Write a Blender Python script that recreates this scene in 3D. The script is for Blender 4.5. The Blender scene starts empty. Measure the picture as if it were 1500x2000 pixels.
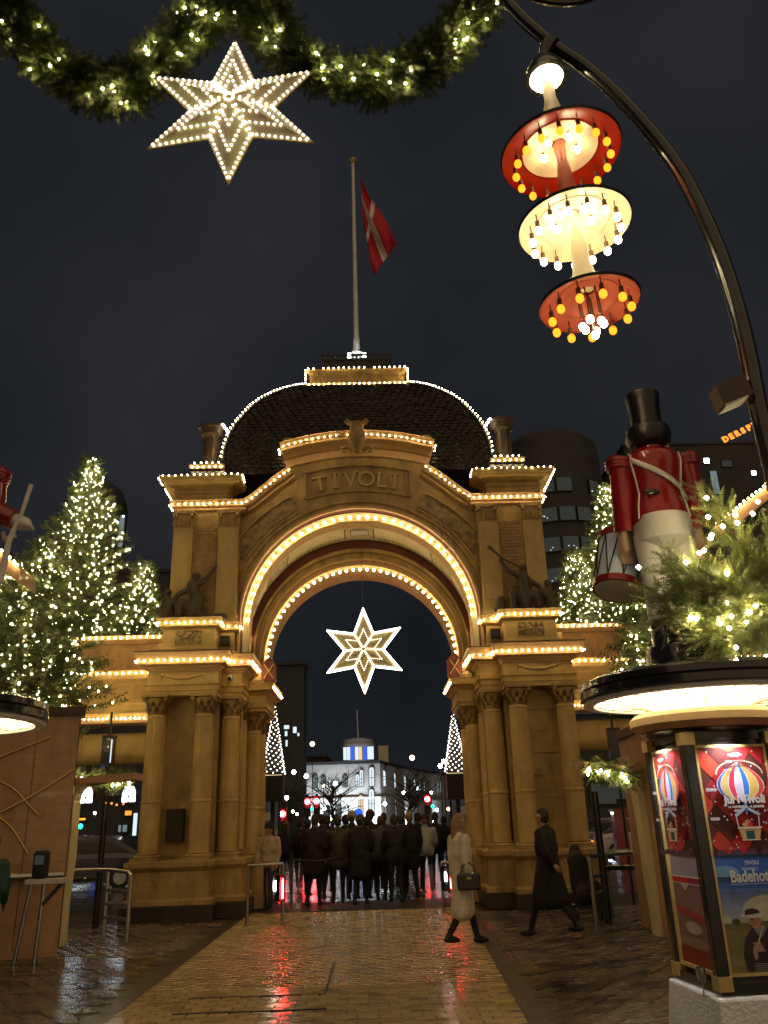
import bpy, math, random
import numpy as np
from mathutils import Vector, Matrix, noise
R = random.Random(7)
NR = np.random.RandomState(5)
scene = bpy.context.scene
COL = scene.collection
PI = math.pi

# ---------------------------------------------------------------- camera
FPX = 1600.0; EYE = 1.65
_dY = np.array([732 - 750, -(1603 - 1000), -FPX]); _dY /= np.linalg.norm(_dY)
_dZ = np.array([-133.0, (18 * 133 + FPX * FPX) / 603, -FPX]); _dZ /= np.linalg.norm(_dZ)
_dX = np.cross(_dY, _dZ)
CAMM = np.array([_dX, _dY, _dZ])
cam_data = bpy.data.cameras.new('camera')
cam_data.sensor_fit = 'HORIZONTAL'; cam_data.sensor_width = 36.0
cam_data.lens = 36.0 * FPX / 1500.0
cam_data.clip_start = 0.05; cam_data.clip_end = 2000
cam = bpy.data.objects.new('camera', cam_data); COL.objects.link(cam)
_m = Matrix([[CAMM[i][j] for j in range(3)] for i in range(3)]).to_4x4()
_m.translation = Vector((0, 0, EYE)); cam.matrix_world = _m
scene.camera = cam

def at(px, py, Y):
    """world point seen at photo pixel (px,py) at distance Y along the walk"""
    v = CAMM @ np.array([px - 750.0, -(py - 1000.0), -FPX])
    t = Y / v[1]
    return Vector((v[0] * t, Y, EYE + v[2] * t))

# ---------------------------------------------------------------- world (overcast night sky over a lit city)
world = bpy.data.worlds.new('World'); scene.world = world; world.use_nodes = True
wn = world.node_tree; wn.nodes.clear()
wo = wn.nodes.new('ShaderNodeOutputWorld'); wb = wn.nodes.new('ShaderNodeBackground')
wt = wn.nodes.new('ShaderNodeTexCoord'); wz = wn.nodes.new('ShaderNodeTexNoise')
wr = wn.nodes.new('ShaderNodeValToRGB')
wz.inputs['Scale'].default_value = 2.1; wz.inputs['Detail'].default_value = 4; wz.inputs['Roughness'].default_value = 0.5
wr.color_ramp.elements[0].position = 0.3; wr.color_ramp.elements[0].color = (0.0068, 0.0088, 0.0118, 1)
wr.color_ramp.elements[1].position = 0.75; wr.color_ramp.elements[1].color = (0.0215, 0.0230, 0.0265, 1)
wn.links.new(wt.outputs['Generated'], wz.inputs['Vector']); wn.links.new(wz.outputs['Fac'], wr.inputs['Fac'])
wn.links.new(wr.outputs['Color'], wb.inputs['Color']); wb.inputs['Strength'].default_value = 1.0
wn.links.new(wb.outputs['Background'], wo.inputs['Surface'])
# soft warm glow of the lit garden behind the viewer (one very weak, very wide sun)
sun_d = bpy.data.lights.new('sun', 'SUN'); sun_d.energy = 0.72; sun_d.angle = math.radians(100); sun_d.color = (1.0, 0.70, 0.38)
sun = bpy.data.objects.new('sun', sun_d); COL.objects.link(sun)
sun.rotation_euler = (math.radians(48), 0, math.radians(8))
vs = scene.view_settings
vs.view_transform = 'Standard'; vs.look = 'None'; vs.exposure = 0.0; vs.gamma = 1.0; vs.use_curve_mapping = False
try:
    scene.cycles.use_denoising = True
    scene.cycles.use_light_tree = True
    scene.cycles.sample_clamp_indirect = 8.0
    scene.cycles.max_bounces = 5; scene.cycles.diffuse_bounces = 2; scene.cycles.glossy_bounces = 3
    scene.cycles.transmission_bounces = 4; scene.cycles.transparent_max_bounces = 6
    scene.cycles.caustics_reflective = False; scene.cycles.caustics_refractive = False
except Exception:
    pass

# ---------------------------------------------------------------- materials
def mat(name, col, rough=0.6, metal=0.0, col2=None, nscale=3.0, bump=0.0, bscale=20.0, emit=None, es=0.0,
        spec=0.5, trans=0.0, alpha=1.0, coat=0.0, detail=5.0, rough2=None, stretch=None, grime=0.0):
    m = bpy.data.materials.new(name); m.use_nodes = True
    nt = m.node_tree; b = nt.nodes['Principled BSDF']
    b.inputs['Base Color'].default_value = (*col, 1); b.inputs['Roughness'].default_value = rough
    b.inputs['Metallic'].default_value = metal; b.inputs['Specular IOR Level'].default_value = spec
    b.inputs['Transmission Weight'].default_value = trans; b.inputs['Alpha'].default_value = alpha
    b.inputs['Coat Weight'].default_value = coat
    tc = None
    if col2 or bump:
        tc = nt.nodes.new('ShaderNodeTexCoord'); mp = nt.nodes.new('ShaderNodeMapping')
        g = nt.nodes.new('ShaderNodeNewGeometry')
        nt.links.new(g.outputs['Position'], mp.inputs['Vector'])
        if stretch: mp.inputs['Scale'].default_value = stretch
    if col2:
        n = nt.nodes.new('ShaderNodeTexNoise'); n.inputs['Scale'].default_value = nscale; n.inputs['Detail'].default_value = detail
        n.inputs['Roughness'].default_value = 0.6
        r = nt.nodes.new('ShaderNodeValToRGB'); r.color_ramp.elements[0].position = 0.33; r.color_ramp.elements[1].position = 0.67
        r.color_ramp.elements[0].color = (*col, 1); r.color_ramp.elements[1].color = (*col2, 1)
        nt.links.new(mp.outputs['Vector'], n.inputs['Vector']); nt.links.new(n.outputs['Fac'], r.inputs['Fac'])
        nt.links.new(r.outputs['Color'], b.inputs['Base Color'])
        if grime:
            m2 = nt.nodes.new('ShaderNodeMapping'); m2.inputs['Scale'].default_value = (1.8, 1.8, 0.75); nt.links.new(g.outputs['Position'], m2.inputs['Vector'])
            ng = nt.nodes.new('ShaderNodeTexNoise'); ng.inputs['Scale'].default_value = 1.4; ng.inputs['Detail'].default_value = 7; ng.inputs['Roughness'].default_value = .65
            rg = nt.nodes.new('ShaderNodeMapRange'); rg.inputs['From Min'].default_value = .38; rg.inputs['From Max'].default_value = .60; rg.inputs['To Min'].default_value = 1 - grime; rg.inputs['To Max'].default_value = 1.0
            mx = nt.nodes.new('ShaderNodeMixRGB'); mx.blend_type = 'MULTIPLY'; mx.inputs['Fac'].default_value = 1.0
            nt.links.new(m2.outputs['Vector'], ng.inputs['Vector']); nt.links.new(ng.outputs['Fac'], rg.inputs['Value']); nt.links.new(r.outputs['Color'], mx.inputs['Color1']); nt.links.new(rg.outputs['Result'], mx.inputs['Color2']); nt.links.new(mx.outputs['Color'], b.inputs['Base Color'])
        if rough2 is not None:
            mr = nt.nodes.new('ShaderNodeMapRange'); mr.inputs['From Min'].default_value = 0.35; mr.inputs['From Max'].default_value = 0.65
            mr.inputs['To Min'].default_value = rough; mr.inputs['To Max'].default_value = rough2
            nt.links.new(n.outputs['Fac'], mr.inputs['Value']); nt.links.new(mr.outputs['Result'], b.inputs['Roughness'])
    if bump:
        n2 = nt.nodes.new('ShaderNodeTexNoise'); n2.inputs['Scale'].default_value = bscale; n2.inputs['Detail'].default_value = 4
        bp = nt.nodes.new('ShaderNodeBump'); bp.inputs['Strength'].default_value = bump; bp.inputs['Distance'].default_value = 0.02
        nt.links.new(mp.outputs['Vector'], n2.inputs['Vector']); nt.links.new(n2.outputs['Fac'], bp.inputs['Height'])
        nt.links.new(bp.outputs['Normal'], b.inputs['Normal'])
    if emit:
        b.inputs['Emission Color'].default_value = (*emit, 1); b.inputs['Emission Strength'].default_value = es
    return m

M = {}
M['stone'] = mat('ochre_stone', (0.68, 0.48, 0.17), 0.6, grime=.25, col2=(0.56, 0.385, 0.135), nscale=2.2, bump=0.35, bscale=26)
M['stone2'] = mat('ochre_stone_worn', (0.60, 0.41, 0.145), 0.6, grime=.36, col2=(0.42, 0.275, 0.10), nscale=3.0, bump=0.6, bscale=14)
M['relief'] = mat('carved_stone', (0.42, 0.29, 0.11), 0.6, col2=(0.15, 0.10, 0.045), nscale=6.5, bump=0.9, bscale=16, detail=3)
M['redstone'] = mat('red_painted_stone', (0.20, 0.050, 0.030), 0.6, col2=(0.14, 0.035, 0.022), nscale=4, bump=0.3)
M['brick'] = mat('dull_brick', (0.50, 0.31, 0.12), 0.7, grime=.3, col2=(0.36, 0.21, 0.085), nscale=7, bump=0.4)
M['base'] = mat('dark_granite_plinth', (0.055, 0.045, 0.035), 0.35, col2=(0.03, 0.025, 0.02), nscale=9, bump=0.3)
M['cream'] = mat('cream_plaster', (0.80, 0.70, 0.42), 0.6, col2=(0.72, 0.62, 0.36), nscale=4, bump=0.15)
M['peach'] = mat('peach_plaster', (0.66, 0.43, 0.20), 0.6, col2=(0.56, 0.36, 0.16), nscale=5, bump=0.2)
M['darktrim'] = mat('dark_green_trim', (0.03, 0.035, 0.02), 0.5)
M['lead'] = mat('dark_lead', (0.035, 0.032, 0.03), 0.35, col2=(0.02, 0.02, 0.02), nscale=8, bump=0.3)
M['tile'] = mat('glazed_dark_roof_tile', (0.016, 0.012, 0.009), 0.08, col2=(0.009, 0.007, 0.006), nscale=5, bump=0.4, bscale=30, spec=.4)
M['gold'] = mat('gilded', (0.75, 0.50, 0.16), 0.35, metal=0.8, col2=(0.6, 0.38, 0.12), nscale=9)
M['goldpaint'] = mat('gold_paint', (0.62, 0.45, 0.17), 0.4, col2=(0.5, 0.35, 0.12), nscale=9, bump=0.2)
M['steel'] = mat('brushed_steel', (0.55, 0.55, 0.53), 0.28, metal=1.0, col2=(0.42, 0.42, 0.41), nscale=20)
M['black'] = mat('black_paint', (0.012, 0.012, 0.012), 0.22, col2=(0.02, 0.02, 0.02), nscale=9, coat=0.5)
M['blackmatte'] = mat('black_matte', (0.014, 0.014, 0.014), 0.6, col2=(0.02, 0.019, 0.017), nscale=12, bump=0.2)
M['bronze'] = mat('dark_bronze', (0.055, 0.040, 0.026), 0.45, col2=(0.10, 0.07, 0.04), nscale=8, bump=0.5)
M['red'] = mat('glossy_red_paint', (0.30, 0.010, 0.013), 0.20, col2=(0.22, 0.008, 0.011), nscale=4, coat=0.5, bump=0.05, bscale=7)
M['white'] = mat('white_paint', (0.74, 0.72, 0.68), 0.28, col2=(0.62, 0.60, 0.56), nscale=4, coat=0.4)
M['skinwood'] = mat('painted_flesh', (0.70, 0.50, 0.34), 0.35, col2=(0.6, 0.42, 0.28), nscale=6)
M['drumblue'] = mat('pale_blue_paint', (0.64, 0.76, 0.98), 0.35, col2=(0.56, 0.68, 0.92), nscale=5)
M['wood'] = mat('varnished_wood', (0.60, 0.36, 0.19), 0.4, grime=.25, col2=(0.50, 0.28, 0.14), nscale=2.0, bump=0.12, bscale=6, stretch=(1, 1, 8), coat=0.2)
M['wooddark'] = mat('dark_wood', (0.10, 0.05, 0.025), 0.45, col2=(0.06, 0.03, 0.015), nscale=3)
M['concrete'] = mat('pale_concrete', (0.74, 0.72, 0.68), 0.55, col2=(0.62, 0.60, 0.56), nscale=5, bump=0.4, bscale=40)
M['asphalt'] = mat('wet_asphalt', (0.022, 0.022, 0.024), 0.10, col2=(0.035, 0.034, 0.033), nscale=2.2, bump=0.35, bscale=9, rough2=0.32)
M['joint'] = mat('paving_joint', (0.075, 0.055, 0.032), 0.4, col2=(0.055, 0.04, 0.025), nscale=10, bump=0.5)
M['bark'] = mat('bark', (0.07, 0.045, 0.03), 0.85, col2=(0.04, 0.025, 0.018), nscale=12, bump=0.6)
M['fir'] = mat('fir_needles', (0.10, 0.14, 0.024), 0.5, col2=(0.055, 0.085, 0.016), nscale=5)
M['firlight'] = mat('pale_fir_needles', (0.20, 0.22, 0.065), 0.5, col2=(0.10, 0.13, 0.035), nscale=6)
M['glass'] = mat('clear_glass', (0.75, 0.85, 0.82), 0.03, trans=0.92, alpha=0.22)
M['skin'] = mat('skin', (0.52, 0.33, 0.24), 0.5)
M['rope'] = mat('wire', (0.05, 0.045, 0.04), 0.5)
# pavers: three tones, wet
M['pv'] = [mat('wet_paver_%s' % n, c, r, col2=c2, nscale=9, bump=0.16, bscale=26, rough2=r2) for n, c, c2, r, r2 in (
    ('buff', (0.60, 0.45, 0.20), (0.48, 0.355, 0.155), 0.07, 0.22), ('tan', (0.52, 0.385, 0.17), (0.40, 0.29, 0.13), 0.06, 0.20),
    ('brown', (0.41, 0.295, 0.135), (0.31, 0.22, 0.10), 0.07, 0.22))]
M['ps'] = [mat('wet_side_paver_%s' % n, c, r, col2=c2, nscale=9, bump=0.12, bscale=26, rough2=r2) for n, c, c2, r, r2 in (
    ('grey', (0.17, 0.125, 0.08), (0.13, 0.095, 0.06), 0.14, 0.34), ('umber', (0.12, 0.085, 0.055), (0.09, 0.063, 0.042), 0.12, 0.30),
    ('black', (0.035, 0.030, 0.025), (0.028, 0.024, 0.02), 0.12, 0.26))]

def emitter(name, col, s):
    m = bpy.data.materials.new(name); m.use_nodes = True; nt = m.node_tree; nt.nodes.clear()
    o = nt.nodes.new('ShaderNodeOutputMaterial'); e = nt.nodes.new('ShaderNodeEmission')
    e.inputs['Color'].default_value = (*col, 1); e.inputs['Strength'].default_value = s
    nt.links.new(e.outputs['Emission'], o.inputs['Surface']); return m
M['bulb'] = emitter('bulb_warm', (1.0, 0.72, 0.36), 62.0)
M['bulb_arch'] = emitter('bulb_arch', (1.0, 0.74, 0.38), 30.0)
M['fairy'] = emitter('fairy_light', (1.0, 0.78, 0.38), 150.0)
M['garlandbulb'] = emitter('garland_bulb', (1.0, 0.80, 0.38), 210.0)
M['boughbulb'] = emitter('bough_bulb', (1.0, 0.80, 0.42), 170.0)
M['winbright'] = emitter('window_bright', (0.82, 0.93, 1.0), 14.0)
M['fairycool'] = emitter('fairy_light_cool', (1.0, 0.86, 0.72), 6.0)
M['led'] = emitter('star_led', (1.0, 0.93, 0.80), 7.0)
M['lampwarm'] = emitter('lamp_warm', (1.0, 0.78, 0.42), 9.0)
M['bulbclear'] = emitter('bulb_clear', (1.0, 0.80, 0.45), 27.0)
M['bulbred'] = emitter('bulb_red', (1.0, 0.18, 0.010), 4.2)
M['redlight'] = emitter('red_signal', (1.0, 0.012, 0.018), 200.0)
M['redadded'] = emitter('added_red_strip', (1.0, 0.012, 0.015), 330.0)  # glow for the strips added to redden the wet path
M['whiteadded'] = emitter('added_white_strip', (1.0, 0.85, 0.7), 120.0)  # glow for the strips added for pale glints on the path
M['greenlight'] = emitter('green_signal', (0.02, 1.0, 0.55), 6.0)
M['bluewin'] = emitter('blue_window', (0.03, 0.10, 1.0), 1.4)
M['winwhite'] = emitter('window_white', (0.80, 0.95, 1.0), 1.0)
M['wincool'] = emitter('window_cool', (0.45, 0.60, 0.62), 0.35)
M['winwarm'] = emitter('window_warm', (1.0, 0.75, 0.4), 0.9)
M['windim'] = emitter('window_dim', (0.35, 0.36, 0.30), 0.10)
M['orange'] = emitter('orange_letters', (1.0, 0.32, 0.04), 1.5)
M['lampwhite'] = emitter('street_lamp_light', (0.85, 0.95, 1.0), 40.0)
M['lampyellow'] = emitter('street_lamp_yellow', (1.0, 0.72, 0.35), 10.0)
M['disc'] = emitter('roof_disc_light', (1.0, 0.84, 0.52), 3.6)
M['spot'] = emitter('spot_lens', (0.9, 0.95, 1.0), 30.0)

# ---------------------------------------------------------------- mesh helpers
class MB:
    def __init__(s): s.v = []; s.f = []; s.mi = []
    def add(s, v, f, mi=0):
        o = len(s.v); s.v += [tuple(p) for p in v]; s.f += [tuple(i + o for i in q) for q in f]; s.mi += [mi] * len(f); return s
    def box(s, x0, x1, y0, y1, z0, z1, mi=0):
        if x0 > x1: x0, x1 = x1, x0
        v = [(x, y, z) for z in (z0, z1) for x, y in ((x0, y0), (x1, y0), (x1, y1), (x0, y1))]
        return s.add(v, [(0, 3, 2, 1), (4, 5, 6, 7), (0, 1, 5, 4), (1, 2, 6, 5), (2, 3, 7, 6), (3, 0, 4, 7)], mi)
    def lathe(s, prof, c=(0, 0, 0), n=24, mi=0, M4=None, a0=0.0, cap=True):
        v = []
        for r, z in prof:
            for k in range(n):
                a = a0 + 2 * PI * k / n; v.append((c[0] + r * math.cos(a), c[1] + r * math.sin(a), c[2] + z))
        if M4 is not None: v = [tuple(M4 @ Vector(p)) for p in v]
        f = []
        for j in range(len(prof) - 1):
            for k in range(n):
                k2 = (k + 1) % n; f.append((j * n + k, j * n + k2, (j + 1) * n + k2, (j + 1) * n + k))
        if cap:
            if prof[0][0] > 1e-4: f.append(tuple(range(n))[::-1])
            if prof[-1][0] > 1e-4: f.append(tuple(range((len(prof) - 1) * n, len(prof) * n)))
        return s.add(v, f, mi)
    def tube(s, pts, r, n=8, mi=0, cap=True):
        pts = [Vector(p) for p in pts]; rs = r if isinstance(r, (list, tuple)) else [r] * len(pts)
        v = []; up = None
        for i, p in enumerate(pts):
            t = (pts[min(i + 1, len(pts) - 1)] - pts[max(i - 1, 0)]).normalized()
            if up is None:
                up = Vector((0, 0, 1)) if abs(t.z) < 0.9 else Vector((0, 1, 0))
            a = t.cross(up).normalized(); b = a.cross(t).normalized(); up = b
            for k in range(n):
                g = 2 * PI * k / n; v.append(p + (a * math.cos(g) + b * math.sin(g)) * rs[i])
        f = [(i * n + k, i * n + (k + 1) % n, (i + 1) * n + (k + 1) % n, (i + 1) * n + k) for i in range(len(pts) - 1) for k in range(n)]
        if cap: f += [tuple(range(n))[::-1], tuple(range((len(pts) - 1) * n, len(pts) * n))]
        return s.add(v, f, mi)
    def ball(s, c, r, n=10, m=6, mi=0, sc=(1, 1, 1)):
        prof = [(max(r * math.sin(PI * j / m), 1e-5), -r * math.cos(PI * j / m)) for j in range(m + 1)]
        v = [(c[0] + pr * math.cos(2 * PI * k / n) * sc[0], c[1] + pr * math.sin(2 * PI * k / n) * sc[1], c[2] + pz * sc[2]) for pr, pz in prof for k in range(n)]
        f = [(j * n + k, j * n + (k + 1) % n, (j + 1) * n + (k + 1) % n, (j + 1) * n + k) for j in range(m) for k in range(n)]
        return s.add(v, f, mi)
    def octa(s, c, r, mi=0):
        x, y, z = c
        return s.add([(x + r, y, z), (x, y + r, z), (x - r, y, z), (x, y - r, z), (x, y, z + r), (x, y, z - r)],
                     [(0, 1, 4), (1, 2, 4), (2, 3, 4), (3, 0, 4), (1, 0, 5), (2, 1, 5), (3, 2, 5), (0, 3, 5)], mi)
    def mold(s, path, prof, mi=0, side=1, zc=True):
        """sweep profile [(out,z)] along plan polyline [(x,y)] with mitred corners; out is to the right of travel * side"""
        n = len(path); P = [Vector(p) for p in path]; offs = []
        for i in range(n):
            d0 = (P[i] - P[i - 1]).normalized() if i else None
            d1 = (P[i + 1] - P[i]).normalized() if i < n - 1 else None
            n0 = Vector((d0.y, -d0.x)) if d0 else None; n1 = Vector((d1.y, -d1.x)) if d1 else None
            if n0 is None: o = n1
            elif n1 is None: o = n0
            else:
                o = (n0 + n1); k = 1 + n0.dot(n1); o = o / max(k, 0.2)
            offs.append(o * side)
        v = []
        for i in range(n):
            for o, z in prof: v.append((P[i].x + offs[i].x * o, P[i].y + offs[i].y * o, z))
        m = len(prof); f = []
        for i in range(n - 1):
            for j in range(m - 1):
                q = (i * m + j, (i + 1) * m + j, (i + 1) * m + j + 1, i * m + j + 1)
                f.append(q if side > 0 else q[::-1])
        f.append(tuple(range(m)) if side < 0 else tuple(range(m))[::-1]); f.append(tuple(range((n - 1) * m, n * m)) if side > 0 else tuple(range((n - 1) * m, n * m))[::-1])
        return s.add(v, f, mi)
    def prism(s, poly, y0, y1, mi=0):
        """polygon in XZ extruded along Y"""
        n = len(poly); v = [(x, y0, z) for x, z in poly] + [(x, y1, z) for x, z in poly]
        f = [tuple(range(n)), tuple(range(n, 2 * n))[::-1]] + [(i, i + n, (i + 1) % n + n, (i + 1) % n) for i in range(n)]
        return s.add(v, f, mi)
    def hprism(s, poly, z0, z1, mi=0):
        n = len(poly); v = [(x, y, z0) for x, y in poly] + [(x, y, z1) for x, y in poly]
        f = [tuple(range(n))[::-1], tuple(range(n, 2 * n))] + [(i, (i + 1) % n, (i + 1) % n + n, i + n) for i in range(n)]
        return s.add(v, f, mi)
    def build(s, name, mats, parent=None, smooth=False, kind=None, loc=None):
        me = bpy.data.meshes.new(name); 
        v = s.v
        if loc is not None: v = [(a - loc[0], b - loc[1], c - loc[2]) for a, b, c in v]
        elif parent is not None:
            pl = wloc(parent); v = [(a - pl[0], b - pl[1], c - pl[2]) for a, b, c in v]
        me.from_pydata(v, [], s.f)
        if not isinstance(mats, (list, tuple)): mats = [mats]
        for m in mats: me.materials.append(m)
        if len(mats) > 1: me.polygons.foreach_set('material_index', s.mi)
        if smooth: smooth_mesh(me)
        me.update()
        return link(name, me, parent, kind, loc)

def smooth_mesh(me, ang=38):
    me.polygons.foreach_set('use_smooth', [True] * len(me.polygons))
    try: me.set_sharp_from_angle(angle=math.radians(ang))
    except Exception: pass

def wloc(o):
    p = Vector((0, 0, 0))
    while o is not None: p = p + o.location; o = o.parent
    return p

def link(name, me, parent=None, kind=None, loc=None):
    o = bpy.data.objects.new(name, me); COL.objects.link(o)
    if parent is not None: o.parent = parent
    if loc is not None: o.location = loc
    if kind: o['kind'] = kind
    return o

def tag(o, label, cat, group=None):
    o['label'] = label; o['category'] = cat
    if group: o['group'] = group
    return o

def thing(name, loc, label, cat, group=None):
    o = bpy.data.objects.new(name, None); COL.objects.link(o); o.location = loc; o.empty_display_size = 0.2
    return tag(o, label, cat, group)

def np_mesh(name, V, F, mats, parent=None, kind=None, mi=None):
    me = bpy.data.meshes.new(name); V = np.asarray(V, dtype=np.float32); F = np.asarray(F, dtype=np.int32)
    if parent is not None: V = V - np.array(wloc(parent), dtype=np.float32)
    k = F.shape[1]
    me.vertices.add(len(V)); me.vertices.foreach_set('co', V.ravel())
    me.loops.add(F.size); me.loops.foreach_set('vertex_index', F.ravel())
    me.polygons.add(len(F)); me.polygons.foreach_set('loop_start', np.arange(0, F.size, k, dtype=np.int32))
    try: me.polygons.foreach_set('loop_total', np.full(len(F), k, dtype=np.int32))
    except Exception: pass
    if not isinstance(mats, (list, tuple)): mats = [mats]
    for m in mats: me.materials.append(m)
    if mi is not None: me.polygons.foreach_set('material_index', np.asarray(mi, dtype=np.int32))
    me.update(calc_edges=True); me.validate()
    return link(name, me, parent, kind)

def along(pts, step, start=0.5):
    """points spaced along a 3D polyline"""
    pts = [Vector(p) for p in pts]; L = sum((pts[i + 1] - pts[i]).length for i in range(len(pts) - 1))
    n = max(1, round(L / step)); out = []; i = 0; acc = 0.0
    for k in range(n):
        d = (k + start) * L / n
        while i < len(pts) - 2 and acc + (pts[i + 1] - pts[i]).length < d:
            acc += (pts[i + 1] - pts[i]).length; i += 1
        seg = (pts[i + 1] - pts[i]); out.append(pts[i] + seg * ((d - acc) / max(seg.length, 1e-6)))
    return out

def string(name, lines, step, r, m, parent):
    b = MB()
    for ln in lines:
        for p in along(ln, step):
            if R.random() > .012: b.octa(p + Vector((R.uniform(-.006, .006), 0, R.uniform(-.006, .006))), r * R.uniform(.86, 1.12))
    return b.build(name, m, parent, kind='stuff', smooth=False)

def text_mesh(txt, size, depth=0.02, bold=0.0, spacing=1.0):
    cu = bpy.data.curves.new('txt', 'FONT'); cu.body = txt; cu.size = size; cu.extrude = depth; cu.offset = bold
    cu.align_x = 'CENTER'; cu.space_character = spacing; cu.resolution_u = 3
    o = bpy.data.objects.new('txt', cu); COL.objects.link(o)
    dg = bpy.context.evaluated_depsgraph_get(); me = bpy.data.meshes.new_from_object(o.evaluated_get(dg))
    bpy.data.objects.remove(o); bpy.data.curves.remove(cu)
    return me

# ================================================================ GROUND
g = MB(); g.add([(-400, -30, -0.03), (400, -30, -0.03), (400, 900, -0.03), (-400, 900, -0.03)], [(0, 1, 2, 3)])
road = g.build('road', M['asphalt'], kind='structure')

def paver_field(x0f, x1f, y0, y1, sx, sy, mats, name, near_n, prob, parent, rnd, skew=0.0, zt=0.0, gap=0.0045):
    """running bond of single pavers; the nearest ones are parts, the rest one mesh"""
    meshes = []
    for mi in range(3):
        for q in range(2):
            b = MB(); hx, hy = sx / 2 - gap, sy / 2 - gap; c = 0.006
            k = skew * sy / 2
            bt = [(-hx - k, -hy, -0.03), (hx - k, -hy, -0.03), (hx + k, hy, -0.03), (-hx + k, hy, -0.03)]
            tp = [(-hx + c - k, -hy + c, 0), (hx - c - k, -hy + c, 0.0015 * q), (hx - c + k, hy - c, 0.002), (-hx + c + k, hy - c, 0.001)]
            b.add(bt + tp, [(4, 5, 6, 7), (0, 1, 5, 4), (1, 2, 6, 5), (2, 3, 7, 6), (3, 0, 4, 7)])
            me = bpy.data.meshes.new('paver'); me.from_pydata(b.v, [], b.f); me.materials.append(mats[mi]); meshes.append((me, mi, b))
    rows = int((y1 - y0) / sy); cnt = 0; V = []; F = []; MI = []
    for j in range(rows):
        y = y0 + (j + 0.5) * sy; xa, xb = x0f(y), x1f(y)
        x = xa + sx / 2 - (sx / 2 if j % 2 else 0)
        while x + sx / 2 <= xb + sx * 0.5:
            xx = min(max(x, xa + sx / 2), xb - sx / 2)
            r = rnd.random(); mi = 0 if r < prob[0] else (1 if r < prob[1] else 2)
            me, mi, b = meshes[mi * 2 + rnd.randrange(2)]
            tx, ty, dz = rnd.gauss(0, 0.009 if skew else .015), rnd.gauss(0, 0.009 if skew else .015), rnd.uniform(-0.0025, 0.0025) + zt
            infr = True
            c = CAMM.T @ np.array([xx, y, -EYE]); px = 750 + FPX * c[0] / -c[2]; py = 1000 - FPX * c[1] / -c[2]
            infr = -20 < px < 1520 and py < 2010
            if infr and cnt < near_n:
                o = bpy.data.objects.new('paver', me); COL.objects.link(o); o.parent = parent
                o.location = (xx, y, dz + 0.0); o.rotation_euler = (tx, ty, 0); cnt += 1
            elif -30 < px < 1530 or y < 8:
                n0 = len(V)
                for (a, bb, cc) in b.v: V.append((xx + a, y + bb, dz + cc + bb * tx - a * ty))
                F += [tuple(i + n0 for i in q) for q in b.f]; MI += [mi] * len(b.f)
            x += sx
    np_mesh('pavers', V, F, mats, parent, 'stuff', MI)

pxl = lambda y: -2.50 - 0.004 * (y - 8)
pxr = lambda y: 1.27 + 0.045 * (y - 8)
b = MB(); b.add([(-2.75, 2, -0.012), (1.35, 2, -0.012), (2.0, 20.2, -0.012), (-2.75, 20.2, -0.012)], [(0, 1, 2, 3)])
path = b.build('path', M['joint'], kind='structure')
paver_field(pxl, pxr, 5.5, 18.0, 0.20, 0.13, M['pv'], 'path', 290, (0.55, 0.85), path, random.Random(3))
b = MB(); b.add([(-14, 2, -0.018), (14, 2, -0.018), (14, 20.0, -0.018), (-14, 20.0, -0.018)], [(0, 1, 2, 3)])
pave = b.build('paving', M['joint'], kind='structure')
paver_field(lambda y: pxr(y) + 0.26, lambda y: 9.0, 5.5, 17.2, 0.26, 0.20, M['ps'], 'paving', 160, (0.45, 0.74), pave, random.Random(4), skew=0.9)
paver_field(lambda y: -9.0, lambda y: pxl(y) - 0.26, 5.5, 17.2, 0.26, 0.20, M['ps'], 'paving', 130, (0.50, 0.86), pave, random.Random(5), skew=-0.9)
for nm, f, w in (('l', lambda y: pxl(y) - 0.13, 0.12), ('r', lambda y: pxr(y) + 0.13, 0.12)):
    y = 5.5
    bb = MB()
    while y < 18.0:
        bb.box(f(y + .45) - w, f(y + .45) + w, y + 0.006, y + 0.894, -0.03, -0.006 + R.uniform(-.001, .001)); y += 0.9
    o = bb.build('drain_channel', M['base'], kind='structure')
# stone threshold across the arch
b = MB(); b.box(-2.45, 2.1, 18.02, 18.35, -0.02, 0.012); b.build('threshold', M['base'], kind='structure')
# manhole frame in the path
b = MB()
for a, c in (((-1.95, 9.62), (-0.55, 9.62)), ((-0.55, 9.62), (-0.55, 11.6)), ((-1.95, 8.9), (-0.5, 8.9))):
    if a[1] == c[1]: b.box(a[0], c[0], a[1] - .012, a[1] + .012, -0.01, 0.007)
    else: b.box(a[0] - .012, a[0] + .012, a[1], c[1], -0.01, 0.0065)
b.build('service_channel', M['blackmatte'], kind='structure')

# ================================================================ GATE
XG = -0.21
gate = thing('entrance_gate', (XG, 18.5, 0), 'ochre stone triumphal entrance gate with lit round arch, dark tiled dome and strings of bulbs', 'gate')
def U(s, u): return XG + s * u
def plan(s, pts): return [(U(s, u), y) for u, y in pts]

def mold_xz(b, path, prof, Yw, mi=0):
    """profile [(out toward viewer, up)] swept along a polyline [(x,z)] in a vertical plane at Y=Yw"""
    P = [Vector(p) for p in path]; n = len(P); v = []; m = len(prof)
    for i in range(n):
        d = (P[min(i + 1, n - 1)] - P[max(i - 1, 0)]).normalized(); nn = Vector((-d.y, d.x))
        if nn.y < 0: nn = -nn
        for o, up in prof: q = P[i] + nn * up; v.append((q.x, Yw - o, q.y))
    f = [(i * m + j, (i + 1) * m + j, (i + 1) * m + j + 1, i * m + j + 1) for i in range(n - 1) for j in range(m - 1)]
    f += [tuple(range(m))[::-1], tuple(range((n - 1) * m, n * m))]
    b.add(v, f, mi)

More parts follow.
